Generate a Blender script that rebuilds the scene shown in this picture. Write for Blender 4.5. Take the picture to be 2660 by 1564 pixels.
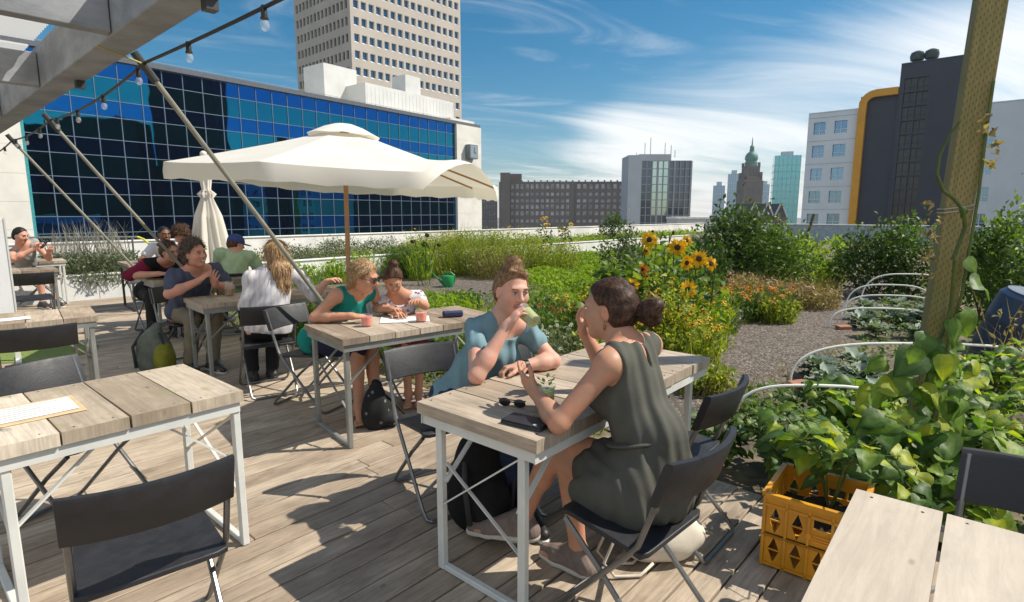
import bpy, bmesh, math, random
import numpy as np
from mathutils import Vector, Matrix, Quaternion
for o in list(bpy.data.objects): bpy.data.objects.remove(o)
SC = bpy.context.scene
R = math.radians
random.seed(7); RNG = np.random.default_rng(11)
# ---------------------------------------------------------------- camera
H = 1.54
cam = bpy.data.cameras.new('camera'); cam.sensor_width = 36; cam.lens = 20.0
cam.clip_start = 0.05; cam.clip_end = 6000
CAM = bpy.data.objects.new('camera', cam); SC.collection.objects.link(CAM)
CAM.location = (0, 0, H); CAM.rotation_euler = (R(90 - 8.81), 0, 0); SC.camera = CAM
# ---------------------------------------------------------------- light
SUN_AZ, SUN_EL = 83.0, 49.0
sd = Vector((math.sin(R(SUN_AZ)) * math.cos(R(SUN_EL)), math.cos(R(SUN_AZ)) * math.cos(R(SUN_EL)), math.sin(R(SUN_EL))))
sl = bpy.data.lights.new('sun', 'SUN'); sl.energy = 4.8; sl.angle = R(0.5); sl.color = (1.0, 0.93, 0.81)
so = bpy.data.objects.new('sun', sl); SC.collection.objects.link(so)
so.rotation_euler = sd.to_track_quat('Z', 'Y').to_euler()
SC.view_settings.view_transform = 'Standard'; SC.view_settings.look = 'None'
SC.view_settings.exposure = 0.38; SC.view_settings.gamma = 1.0
# ---------------------------------------------------------------- world: sky with cirrus
W = bpy.data.worlds.new('World'); SC.world = W; W.use_nodes = True
nt = W.node_tree; nt.nodes.clear()
def nd(t, kind, **kw):
    n = t.nodes.new(kind)
    for k, v in kw.items():
        if k == 'i':
            for kk, vv in v.items(): n.inputs[kk].default_value = vv
        else: setattr(n, k, v)
    return n
def mathn(t, op, a, b=None, c=None, clamp=False):
    n = t.nodes.new('ShaderNodeMath'); n.operation = op; n.use_clamp = clamp
    for i, x in enumerate((a, b, c)):
        if x is None: continue
        if hasattr(x, 'is_linked') or hasattr(x, 'links'): t.links.new(x, n.inputs[i])
        else: n.inputs[i].default_value = x
    return n.outputs[0]
def maprange(t, v, a, b, c=0, d=1, smooth=True):
    n = t.nodes.new('ShaderNodeMapRange'); n.interpolation_type = 'SMOOTHSTEP' if smooth else 'LINEAR'
    t.links.new(v, n.inputs[0])
    for i, x in enumerate((a, b, c, d)): n.inputs[i + 1].default_value = x
    return n.outputs[0]
def mixc(t, f, a, b, blend='MIX'):
    n = t.nodes.new('ShaderNodeMix'); n.data_type = 'RGBA'; n.blend_type = blend
    for idx, x in ((0, f), (6, a), (7, b)):
        if hasattr(x, 'links'): t.links.new(x, n.inputs[idx])
        elif isinstance(x, (int, float)): n.inputs[idx].default_value = x
        else: n.inputs[idx].default_value = (*x[:3], 1)
    return n.outputs[2]
sky = nd(nt, 'ShaderNodeTexSky', sky_type='NISHITA', sun_disc=False, sun_elevation=R(SUN_EL), sun_rotation=R(SUN_AZ),
         altitude=30, air_density=1.0, dust_density=0.35, ozone_density=3.0)
hs = nd(nt, 'ShaderNodeHueSaturation', i={'Saturation': 1.46, 'Value': 0.62, 'Hue': 0.486}); nt.links.new(sky.outputs[0], hs.inputs['Color'])
tc = nd(nt, 'ShaderNodeTexCoord'); sep = nd(nt, 'ShaderNodeSeparateXYZ'); nt.links.new(tc.outputs['Generated'], sep.inputs[0])
X, Y, Z = sep.outputs
zz = mathn(nt, 'MAXIMUM', mathn(nt, 'ADD', Z, 0.10), 0.03)
qx = mathn(nt, 'DIVIDE', X, zz); qy = mathn(nt, 'DIVIDE', Y, zz)
def streak(ang, sa, sb, off, scale, detail, dist, rough=0.6):
    ca, sa_ = math.cos(R(ang)), math.sin(R(ang))
    u = mathn(nt, 'ADD', mathn(nt, 'MULTIPLY', qx, sa_ * sa), mathn(nt, 'MULTIPLY', qy, ca * sa))
    v = mathn(nt, 'ADD', mathn(nt, 'MULTIPLY', qx, ca * sb), mathn(nt, 'MULTIPLY', qy, -sa_ * sb))
    cb = nd(nt, 'ShaderNodeCombineXYZ'); nt.links.new(u, cb.inputs[0]); nt.links.new(v, cb.inputs[1]); cb.inputs[2].default_value = off
    nz = nd(nt, 'ShaderNodeTexNoise', i={'Scale': scale, 'Detail': detail, 'Distortion': dist, 'Roughness': rough}); nt.links.new(cb.outputs[0], nz.inputs['Vector'])
    return nz.outputs[0]
n1 = streak(62, 0.30, 1.0, 3.7, 0.9, 9, 1.1)
n2 = streak(75, 0.45, 1.3, 9.1, 1.7, 8, 1.6)
ratio = mathn(nt, 'DIVIDE', X, mathn(nt, 'MAXIMUM', Y, 0.05))            # tangent of the azimuth
elev = mathn(nt, 'DIVIDE', Z, mathn(nt, 'MAXIMUM', Y, 0.05))
# the great cirrus fan lies to the right (east), below a diagonal edge that climbs eastwards
edge = mathn(nt, 'SUBTRACT', mathn(nt, 'ADD', 0.165, mathn(nt, 'MULTIPLY', ratio, 0.22)), elev)
m1 = mathn(nt, 'MULTIPLY', maprange(nt, edge, -0.10, 0.07), maprange(nt, ratio, 0.03, 0.20))
m2 = maprange(nt, Z, 0.15, 0.0, 0, 0.55)
c1 = maprange(nt, mathn(nt, 'ADD', n1, mathn(nt, 'MULTIPLY', m1, 0.34)), 0.55, 0.98)
c2 = mathn(nt, 'MULTIPLY', maprange(nt, n2, 0.50, 0.80), 0.26)
lowc = mathn(nt, 'MULTIPLY', maprange(nt, mathn(nt, 'ADD', n2, m2), 0.72, 1.02), 0.6)
front = maprange(nt, Y, 0.05, 0.3)
cl = mathn(nt, 'MULTIPLY', mathn(nt, 'MAXIMUM', mathn(nt, 'MAXIMUM', c1, c2), lowc), front, None, True)
n3 = streak(20, 0.7, 1.0, 15.3, 1.2, 7, 1.0)          # unseen cloud added behind the viewer to whiten and strengthen the fill light
fill_cloud = mathn(nt, 'MULTIPLY', mathn(nt, 'MULTIPLY', maprange(nt, Y, -0.12, -0.45), maprange(nt, n3, 0.25, 0.55)), maprange(nt, Z, -0.02, 0.1))
cl = mathn(nt, 'MAXIMUM', mathn(nt, 'MULTIPLY', cl, 0.80), mathn(nt, 'MULTIPLY', fill_cloud, 0.56))
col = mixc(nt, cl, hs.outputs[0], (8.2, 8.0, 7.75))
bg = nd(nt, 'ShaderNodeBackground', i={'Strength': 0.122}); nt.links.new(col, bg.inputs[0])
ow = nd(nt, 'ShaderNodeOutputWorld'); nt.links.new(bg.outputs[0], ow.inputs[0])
# ---------------------------------------------------------------- frames: L runs along the deck boards, S along the deck's edge
A0 = R(42)
def LS(l, s, z=0.0): return Vector((math.sin(A0) * l - math.cos(A0) * s, math.cos(A0) * l + math.sin(A0) * s, z))
def V3(*a): return Vector(a)
def az(a): return Vector((math.sin(R(a)), math.cos(R(a)), 0))
# ---------------------------------------------------------------- materials
MATS = {}
def newmat(name):
    m = bpy.data.materials.new(name); m.use_nodes = True
    t = m.node_tree; t.nodes.clear()
    o = t.nodes.new('ShaderNodeOutputMaterial'); b = t.nodes.new('ShaderNodeBsdfPrincipled'); t.links.new(b.outputs[0], o.inputs[0])
    MATS[name] = m
    return m, t, b, o
def mat(name, col, rough=0.6, metal=0.0, var=0.18, ns=6.0, bump=0.0, bs=60.0, spec=0.5, col2=None, detail=5, stretch=None, coord='Object', streaks=0):
    m, t, b, o = newmat(name)
    tc = nd(t, 'ShaderNodeTexCoord'); mp = nd(t, 'ShaderNodeMapping'); t.links.new(tc.outputs[coord], mp.inputs[0])
    if stretch: mp.inputs['Scale'].default_value = stretch
    nz = nd(t, 'ShaderNodeTexNoise', i={'Scale': ns, 'Detail': detail, 'Roughness': 0.62}); t.links.new(mp.outputs[0], nz.inputs['Vector'])
    f = maprange(t, nz.outputs[0], 0.3, 0.7)
    a = tuple(c * (1 - var) for c in col); bb = tuple(min(1, c * (1 + var)) for c in (col2 or col))
    c = mixc(t, f, a, bb)
    t.links.new(c, b.inputs['Base Color'])
    b.inputs['Roughness'].default_value = rough; b.inputs['Metallic'].default_value = metal; b.inputs['Specular IOR Level'].default_value = spec
    if rough > 0.2:
        t.links.new(maprange(t, nz.outputs[0], 0.2, 0.8, max(0.05, rough - 0.12), min(1, rough + 0.1), False), b.inputs['Roughness'])
    if bump:
        n2 = nd(t, 'ShaderNodeTexNoise', i={'Scale': bs, 'Detail': 4}); t.links.new(mp.outputs[0], n2.inputs['Vector'])
        bp = nd(t, 'ShaderNodeBump', i={'Strength': bump, 'Distance': 0.01}); t.links.new(n2.outputs[0], bp.inputs['Height']); t.links.new(bp.outputs[0], b.inputs['Normal'])
    return m
def woodmat(name, stops, rough=0.75, grain=1.0, gs=(1.3, 26.0), dirt=0.35, moss=None):
    m, t, b, o = newmat(name)
    at = nd(t, 'ShaderNodeAttribute', attribute_name='var')
    uv = nd(t, 'ShaderNodeUVMap'); mp = nd(t, 'ShaderNodeMapping'); mp.inputs['Scale'].default_value = (gs[0], gs[1], 1); t.links.new(uv.outputs[0], mp.inputs[0])
    g = nd(t, 'ShaderNodeTexNoise', i={'Scale': 2.2, 'Detail': 8, 'Roughness': 0.7, 'Distortion': 0.7}); t.links.new(mp.outputs[0], g.inputs['Vector'])
    mp2 = nd(t, 'ShaderNodeMapping'); mp2.inputs['Scale'].default_value = (1.0, 2.2, 1); t.links.new(uv.outputs[0], mp2.inputs[0])
    d = nd(t, 'ShaderNodeTexNoise', i={'Scale': 3.0, 'Detail': 7, 'Roughness': 0.65}); t.links.new(mp2.outputs[0], d.inputs['Vector'])
    kn = nd(t, 'ShaderNodeTexVoronoi', i={'Scale': 2.6, 'Randomness': 1.0}); t.links.new(mp2.outputs[0], kn.inputs['Vector'])
    k1 = maprange(t, kn.outputs['Distance'], 0.07, 0.03)
    rp = nd(t, 'ShaderNodeValToRGB'); el = rp.color_ramp.elements
    while len(el) < len(stops): el.new(0.5)
    for i, c in enumerate(stops): el[i].position = i / (len(stops) - 1); el[i].color = (*c, 1)
    t.links.new(at.outputs['Fac'], rp.inputs[0])
    c = mixc(t, maprange(t, g.outputs[0], 0.35, 0.7, 0, 0.75 * grain), rp.outputs[0], tuple(x * 0.52 for x in stops[0]))
    c = mixc(t, maprange(t, d.outputs[0], 0.45, 0.75, 0, dirt), c, tuple(x * 0.42 for x in stops[0]))
    c = mixc(t, maprange(t, d.outputs[0], 0.5, 0.25, 0, 0.35), c, tuple(min(1, x * 1.25) for x in stops[-1]))
    c = mixc(t, mathn(t, 'MULTIPLY', k1, 0.6), c, tuple(x * 0.3 for x in stops[0]))
    if moss:
        mz = nd(t, 'ShaderNodeTexNoise', i={'Scale': 9.0, 'Detail': 5}); t.links.new(uv.outputs[0], mz.inputs['Vector'])
        c = mixc(t, maprange(t, mz.outputs[0], 0.55, 0.7, 0, 0.5), c, moss)
    t.links.new(c, b.inputs['Base Color']); b.inputs['Roughness'].default_value = rough; b.inputs['Specular IOR Level'].default_value = 0.3
    bp = nd(t, 'ShaderNodeBump', i={'Strength': 0.35, 'Distance': 0.004}); t.links.new(g.outputs[0], bp.inputs['Height']); t.links.new(bp.outputs[0], b.inputs['Normal'])
    return m
def leafmat(name, stops, trans=0.32, rough=0.5, tcol=None):
    m, t, b, o = newmat(name)
    at = nd(t, 'ShaderNodeAttribute', attribute_name='var')
    rp = nd(t, 'ShaderNodeValToRGB'); el = rp.color_ramp.elements
    while len(el) < len(stops): el.new(0.5)
    for i, c in enumerate(stops): el[i].position = i / max(1, (len(stops) - 1)); el[i].color = (*c, 1)
    t.links.new(at.outputs['Fac'], rp.inputs[0])
    tc = nd(t, 'ShaderNodeTexCoord'); nz = nd(t, 'ShaderNodeTexNoise', i={'Scale': 14.0, 'Detail': 4}); t.links.new(tc.outputs['Object'], nz.inputs['Vector'])
    c = mixc(t, maprange(t, nz.outputs[0], 0.3, 0.7, 0, 0.45), rp.outputs[0], tuple(x * 0.5 for x in stops[0]))
    t.links.new(c, b.inputs['Base Color']); b.inputs['Roughness'].default_value = rough; b.inputs['Specular IOR Level'].default_value = 0.35
    vz = nd(t, 'ShaderNodeTexVoronoi', i={'Scale': 55.0}); t.links.new(tc.outputs['Object'], vz.inputs['Vector']); bp = nd(t, 'ShaderNodeBump', i={'Strength': 0.14, 'Distance': 0.005}); t.links.new(vz.outputs['Distance'], bp.inputs['Height']); t.links.new(bp.outputs[0], b.inputs['Normal'])
    tr = nd(t, 'ShaderNodeBsdfTranslucent'); tcn = mixc(t, 1.0, rp.outputs[0], tcol or (1.9, 1.9, 0.8), 'MULTIPLY'); t.links.new(tcn, tr.inputs[0])
    mx = nd(t, 'ShaderNodeMixShader', i={0: trans}); t.links.new(b.outputs[0], mx.inputs[1]); t.links.new(tr.outputs[0], mx.inputs[2]); t.links.new(mx.outputs[0], o.inputs[0])
    return m
def glassmat(name, col, rough=0.0, ior=1.45):
    m, t, b, o = newmat(name)
    b.inputs['Base Color'].default_value = (*col, 1); b.inputs['Roughness'].default_value = rough
    b.inputs['Transmission Weight'].default_value = 1.0; b.inputs['IOR'].default_value = ior
    return m
def mirrorglass(name, col, base, rough=0.03, wave=0.0, metal=1.0, ws=0.35, panel=None):
    m, t, b, o = newmat(name)
    tc = nd(t, 'ShaderNodeTexCoord')
    nz = nd(t, 'ShaderNodeTexNoise', i={'Scale': ws, 'Detail': 2}); t.links.new(tc.outputs['Object'], nz.inputs['Vector'])
    b.inputs['Base Color'].default_value = (*col, 1); b.inputs['Metallic'].default_value = metal
    b.inputs['Roughness'].default_value = rough
    if wave:
        bp = nd(t, 'ShaderNodeBump', i={'Strength': wave, 'Distance': 0.2}); t.links.new(nz.outputs[0], bp.inputs['Height']); t.links.new(bp.outputs[0], b.inputs['Normal'])
    return m
# ---------------------------------------------------------------- mesh builder
class MB:
    def __init__(s): s.v = []; s.f = []; s.m = []; s.uv = []; s.c = []
    def add(s, vs, fs, mi=0, uvs=None, var=None):
        b = len(s.v); s.v += [tuple(x) for x in vs]; var = random.random() if var is None else var
        for k, f in enumerate(fs):
            s.f.append(tuple(b + i for i in f)); s.m.append(mi); s.c.append(var)
            s.uv.append(uvs[k] if uvs else [(vs[i][0], vs[i][1]) for i in f])
    def box(s, c, d, rot=None, mi=0, var=None, sub=0):
        x, y, z = (k / 2 for k in d); M3 = rot or Matrix.Identity(3); c = Vector(c)
        L8 = [Vector((a * x, b * y, e * z)) for a in (-1, 1) for b in (-1, 1) for e in (-1, 1)]
        fs = [(0, 1, 3, 2), (4, 6, 7, 5), (0, 4, 5, 1), (2, 3, 7, 6), (0, 2, 6, 4), (1, 5, 7, 3)]
        la = max(range(3), key=lambda i: d[i]); ou, ov = random.uniform(0, 40), random.uniform(0, 40)
        uvs = []
        for k, f in enumerate(fs):
            nax = k // 2; ot = [i for i in range(3) if i != nax and i != la]; o2 = ot[0]
            u_ = la if la != nax else ot[-1]
            uvs.append([(L8[i][u_] + ou, L8[i][o2] + ov + k * 0.37) for i in f])
        s.add([c + M3 @ p for p in L8], fs, mi, uvs, var)
    def bar(s, a, b, w, h, up=(0, 0, 1), mi=0, var=None):
        a = Vector(a); b = Vector(b); d = b - a; n = d.length; d.normalize(); u = Vector(up)
        sd_ = d.cross(u)
        if sd_.length < 1e-4: sd_ = d.cross(Vector((0, 1, 0)))
        sd_.normalize(); u = sd_.cross(d)
        s.box((a + b) / 2, (n, w, h), Matrix((d, sd_, u)).transposed(), mi, var)
    def tube(s, pts, r, n=8, mi=0, closed=False, cap=True, var=None):
        pts = [Vector(p) for p in pts]; N = len(pts); rs = r if isinstance(r, (list, tuple)) else [r] * N
        vs = []; prev = None
        for i, p in enumerate(pts):
            a = pts[(i - 1) % N] if (i > 0 or closed) else p; b = pts[(i + 1) % N] if (i < N - 1 or closed) else p
            d = (b - a).normalized() if (b - a).length > 1e-9 else Vector((0, 0, 1))
            if prev is None: q = d.orthogonal().normalized()
            else:
                q = prev - d * prev.dot(d); q = q.normalized() if q.length > 1e-6 else d.orthogonal().normalized()
            prev = q; w = d.cross(q)
            vs += [p + (q * math.cos(2 * math.pi * k / n) + w * math.sin(2 * math.pi * k / n)) * rs[i] for k in range(n)]
        fs = []
        for i in range(N if closed else N - 1):
            j = (i + 1) % N
            fs += [(i * n + k, i * n + (k + 1) % n, j * n + (k + 1) % n, j * n + k) for k in range(n)]
        if cap and not closed: fs += [tuple(range(n))[::-1], tuple((N - 1) * n + k for k in range(n))]
        L = 0; us = [0]
        for i in range(1, N): L += (pts[i] - pts[i - 1]).length; us.append(L)
        uvs = [[(us[min(i // n, N - 1)], (i % n) / n * 2 * math.pi * max(rs)) for i in f] for f in fs]
        s.add(vs, fs, mi, uvs, var)
    def lathe(s, prof, n=20, o=(0, 0, 0), rot=None, mi=0, var=None, capb=True, capt=True):
        M3 = rot or Matrix.Identity(3); o = Vector(o); vs = []
        for r, z in prof: vs += [o + M3 @ Vector((r * math.cos(2 * math.pi * k / n), r * math.sin(2 * math.pi * k / n), z)) for k in range(n)]
        fs = [(i * n + k, i * n + (k + 1) % n, (i + 1) * n + (k + 1) % n, (i + 1) * n + k) for i in range(len(prof) - 1) for k in range(n)]
        if capb: fs.append(tuple(range(n))[::-1])
        if capt: fs.append(tuple((len(prof) - 1) * n + k for k in range(n)))
        s.add(vs, fs, mi, None, var)
    def ball(s, c, r, n=12, m=8, mi=0, rot=None):
        r = r if isinstance(r, (tuple, list)) else (r, r, r); M3 = rot or Matrix.Identity(3); c = Vector(c); vs = []
        for i in range(m + 1):
            a = math.pi * i / m
            vs += [c + M3 @ Vector((r[0] * math.sin(a) * math.cos(2 * math.pi * k / n), r[1] * math.sin(a) * math.sin(2 * math.pi * k / n), r[2] * math.cos(a))) for k in range(n)]
        s.add(vs, [(i * n + k, (i + 1) * n + k, (i + 1) * n + (k + 1) % n, i * n + (k + 1) % n) for i in range(m) for k in range(n)], mi)
    def prism(s, poly, z0, z1, mi=0, var=None):
        n = len(poly); vs = [(x, y, z0) for x, y in poly] + [(x, y, z1) for x, y in poly]
        s.add(vs, [tuple(range(n))[::-1], tuple(range(n, 2 * n))] + [(i, (i + 1) % n, n + (i + 1) % n, n + i) for i in range(n)], mi, None, var)
    def build(s, name, mats, parent=None, smooth=False, bevel=0, loc=None, seg=2, ang=35):
        me = bpy.data.meshes.new(name); me.from_pydata(s.v, [], s.f)
        ms = mats if isinstance(mats, (list, tuple)) else [mats]
        for m in ms: me.materials.append(m)
        me.polygons.foreach_set('material_index', s.m)
        ul = me.uv_layers.new(name='UVMap'); ul.data.foreach_set('uv', np.array([c for f in s.uv for p in f for c in p], dtype=np.float32))
        at = me.attributes.new('var', 'FLOAT', 'FACE'); at.data.foreach_set('value', np.array(s.c, dtype=np.float32))
        if smooth: me.polygons.foreach_set('use_smooth', [True] * len(s.f))
        me.update()
        o = bpy.data.objects.new(name, me); SC.collection.objects.link(o)
        if smooth and smooth != 'all':
            try: me.set_sharp_from_angle(angle=R(ang))
            except Exception: pass
        if parent: o.parent = parent
        if loc is not None: o.location = loc
        if bevel:
            b = o.modifiers.new('b', 'BEVEL'); b.width = bevel; b.segments = seg; b.limit_method = 'ANGLE'; b.angle_limit = R(40)
        return o
def tag(o, label=None, cat=None, group=None, kind=None):
    if label: o['label'] = label
    if cat: o['category'] = cat
    if group: o['group'] = group
    if kind: o['kind'] = kind
    return o
def empty(name, loc, rz=0.0, label=None, cat=None, group=None):
    o = bpy.data.objects.new(name, None); SC.collection.objects.link(o); o.location = loc; o.rotation_euler = (0, 0, rz); o.empty_display_size = 0.1
    return tag(o, label, cat, group)
def kids(o): return [c for c in bpy.data.objects if c.parent == o]
def copy_tree(o, parent=None):
    c = o.copy(); SC.collection.objects.link(c)
    if parent: c.parent = parent
    for ch in kids(o): copy_tree(ch, c)
    return c
def rotz(a): return Matrix.Rotation(a, 3, 'Z')
# ================================================================ MATERIALS
deckM = woodmat('weathered deck board', [(0.34, 0.265, 0.195), (0.45, 0.365, 0.275), (0.55, 0.46, 0.36)], grain=0.75, dirt=0.7)
topM = woodmat('weathered table plank', [(0.27, 0.205, 0.15), (0.40, 0.32, 0.24), (0.55, 0.46, 0.36)], grain=0.7, dirt=0.45, gs=(1.6, 22))
topM2 = woodmat('mossy table plank', [(0.33, 0.265, 0.195), (0.46, 0.38, 0.29), (0.70, 0.61, 0.49)], grain=0.6, dirt=0.4, moss=(0.26, 0.25, 0.12))
poleM = woodmat('umbrella wood', [(0.50, 0.28, 0.14), (0.56, 0.34, 0.18)], grain=0.5, dirt=0.1)
postM = None
whiteSt = mat('white painted steel', (0.62, 0.63, 0.60), 0.45, 0, 0.08, 5)
greySt = mat('grey steel', (0.30, 0.31, 0.30), 0.42, 0.4, 0.12, 8)
darkSt = mat('dark steel', (0.055, 0.055, 0.055), 0.45, 0.3, 0.2, 8)
tubeM = mat('chair tube', (0.20, 0.20, 0.20), 0.35, 0.75, 0.15, 10)
plasM = mat('black chair plastic', (0.017, 0.0175, 0.021), 0.55, 0, 0.25, 18, 0.1, 120)
concM = mat('grey painted beam', (0.25, 0.265, 0.285), 0.75, 0, 0.28, 2.2, 0.15, 30, stretch=(1, 1, 2.5))
whiteWall = mat('white planter wall', (0.76, 0.75, 0.72), 0.8, 0, 0.14, 1.2, 0.15, 20)
stoneM = mat('cream stone', (0.70, 0.67, 0.60), 0.8, 0, 0.09, 0.35)
soilM = mat('garden soil', (0.075, 0.058, 0.040), 0.95, 0, 0.4, 4, 0.6, 30, col2=(0.16, 0.13, 0.085))
gravelM = mat('grey gravel', (0.115, 0.087, 0.066), 0.95, 0, 0.25, 14, 0, col2=(0.19, 0.148, 0.115), detail=2)
def gravel_tune(m):
    t = m.node_tree; b = [n for n in t.nodes if n.type == 'BSDF_PRINCIPLED'][0]
    tc = nd(t, 'ShaderNodeTexCoord'); vo = nd(t, 'ShaderNodeTexVoronoi', i={'Scale': 38.0}); t.links.new(tc.outputs['Object'], vo.inputs['Vector'])
    sp = nd(t, 'ShaderNodeSeparateColor'); t.links.new(vo.outputs['Color'], sp.inputs[0])
    src = b.inputs['Base Color'].links[0].from_socket
    c = mixc(t, maprange(t, sp.outputs[0], 0, 1, 0.0, 0.9), src, (0.07, 0.062, 0.055)); c = mixc(t, maprange(t, sp.outputs[1], 0.7, 1.0, 0, 0.7), c, (0.27, 0.24, 0.21))
    t.links.new(c, b.inputs['Base Color'])
    bp = nd(t, 'ShaderNodeBump', i={'Strength': 0.9, 'Distance': 0.02}); t.links.new(vo.outputs['Distance'], bp.inputs['Height']); bp.invert = True; t.links.new(bp.outputs[0], b.inputs['Normal'])
gravel_tune(gravelM)
cityM = mat('city ground', (0.16, 0.16, 0.15), 0.9, 0, 0.35, 0.01)
roofM = mat('roof slab', (0.25, 0.24, 0.23), 0.9, 0, 0.2, 0.5)
turfM = mat('artificial turf', (0.16, 0.22, 0.05), 0.9, 0, 0.25, 60, 0.6, 300)
# ================================================================ GROUND AND DECK
mb = MB(); mb.box((0, 1100, -18.5), (2300, 2400, 1)); tag(mb.build('city_ground', cityM), kind='structure')
mb = MB(); r42 = rotz(R(90 - 42)); mb.box(LS(13, 0, -9.2), (50, 33, 17.9), r42); tag(mb.build('roof_slab', roofM), kind='structure')
def sheet(name, pts, z, m, div=1):
    mb = MB(); mb.add([LS(l, s, z) for l, s in pts], [tuple(range(len(pts)))]); return tag(mb.build(name, m), kind='structure')
sheet('garden_soil', [(3.0, -15), (37, -15), (37, 12.4), (3.0, 12.4)], -0.12, soilM)
# gravel path, widening towards the camera, and the little gravel clearing by the watering can
pl = [(3.6, 2.3), (4.6, 2.75), (5.6, 2.95), (6.6, 3.0), (8, 3.25), (9.2, 2.9), (11, 2.75), (13.4, 2.9), (16, 3.2), (18, 3.4)]
pr = [(18, 2.6), (15, 2.3), (12, 1.95), (9.5, 1.75), (8.2, 1.6), (7.0, 1.5), (6, 1.55), (5, 1.6), (4.2, 1.7), (3.5, 1.75)]
mb = MB(); vs = [LS(l, s, -0.108) for l, s in pl + pr]; mb.add(vs, [(i, i + 1, 18 - i, 19 - i) for i in range(9)]); tag(mb.build('gravel_path', gravelM), kind='structure')
sheet('gravel_clearing', [(6.2, 7.6), (7.2, 7.2), (9.2, 7.6), (9.9, 9.2), (9.6, 10.6), (8.2, 11.0), (6.6, 10.6), (5.9, 9.2)], -0.108, gravelM)
# deck: individual boards in one mesh
mb = MB(); s = -5.0; bw = 0.138
while s < 12.35:
    l1 = 3.11 + random.uniform(-0.012, 0.012); l0 = -4.0
    cuts = [l0] + sorted(random.uniform(-3, 2.2) for _ in range(2)) + [l1]
    for a, b in zip(cuts[:-1], cuts[1:]):
        if b - a < 0.1: continue
        mb.box(LS((a + b) / 2, s + bw / 2, -0.014 + random.uniform(-0.0015, 0.0015)), (b - a - 0.004, bw - 0.009, 0.028), r42 @ Matrix.Rotation(random.uniform(-0.004, 0.004), 3, 'X'))
    s += bw
tag(mb.build('deck', deckM, bevel=0.003, seg=1), kind='structure')
mb = MB(); mb.box(LS(-0.5, 3.7, -0.085), (7.14, 17.3, 0.09), r42); tag(mb.build('deck_base', mat('dark deck base', (0.012, 0.010, 0.009), 0.95)), kind='structure')
mb = MB(); mb.box(LS(3.02, 3.7, -0.07), (0.045, 17.3, 0.08), r42); tag(mb.build('deck_joist', deckM), kind='structure')
mb = MB(); mb.add([LS(l, s, 0.006) for l, s in [(0.70, 7.76), (1.05, 7.42), (1.5, 7.65), (1.61, 7.98), (1.33, 8.68), (0.60, 9.4)]], [(0, 1, 2, 3, 4, 5)]); tag(mb.build('turf_mat', turfM), kind='structure')
# ================================================================ WALLS OF THE ROOF
def wall(name, l0, l1, s, z0, z1, th, label, m, cope=0.03, joints=2.4):
    e = empty(name, LS((l0 + l1) / 2, s, z0), 0, label, 'wall')
    o = Vector(e.location); w = MB(); l = l0; k = 0
    while l < l1 - 0.01:
        l2 = min(l + joints, l1); w.box(LS((l + l2) / 2, s, (z0 + z1) / 2) - o, (l2 - l - 0.012, th, z1 - z0), r42); l = l2
    w.box(LS((l0 + l1) / 2, s + 0.0, (z0 + z1) / 2 - 0.01) - o, (l1 - l0 - 0.03, th - 0.03, z1 - z0 - 0.03), r42)
    w.build('panel', m, e)
    if cope:
        c = MB(); c.box(LS((l0 + l1) / 2, s, z1 + cope / 2 + 0.001) - o, (l1 - l0 + 0.02, th + 0.05, cope), r42); c.build('coping', m, e, bevel=0.006)
    return e
wall('planter_wall', -4.5, 5.0, 13.0, -0.1, 0.38, 0.12, 'white concrete planter wall behind the deck, below the lavender and rosemary', whiteWall)
wall('planter_wall', 5.02, 27, 12.55, -0.15, 0.43, 0.12, 'long white planter wall in the garden running behind the watering can and bright green carpet', whiteWall)
wall('roof_parapet', -8, 36.5, 16.0, -0.4, 0.86, 0.25, 'long white roof parapet in front of the blue glass facade', whiteWall)
e = empty('roof_parapet', LS(36.6, 0, -0.4), 0, 'pale blue grey parapet closing the far right end of the roof garden', 'wall')
w = MB(); w.box((0, 0, 0.62), (0.3, 31, 1.24), r42); w.build('panel', mat('blue grey parapet', (0.30, 0.37, 0.43), 0.8), e)
c = MB(); c.box((0, 0, 1.27), (0.4, 31, 0.05), r42); c.build('coping', whiteWall, e)
mb = MB(); mb.box(LS(21.0, 14.25, 0.10), (31.9, 3.24, 0.44), r42); mb.box(LS(0.2, 14.47, 0.08), (9.6, 2.8, 0.40), r42); tag(mb.build('planter_soil', soilM), kind='structure')
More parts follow.
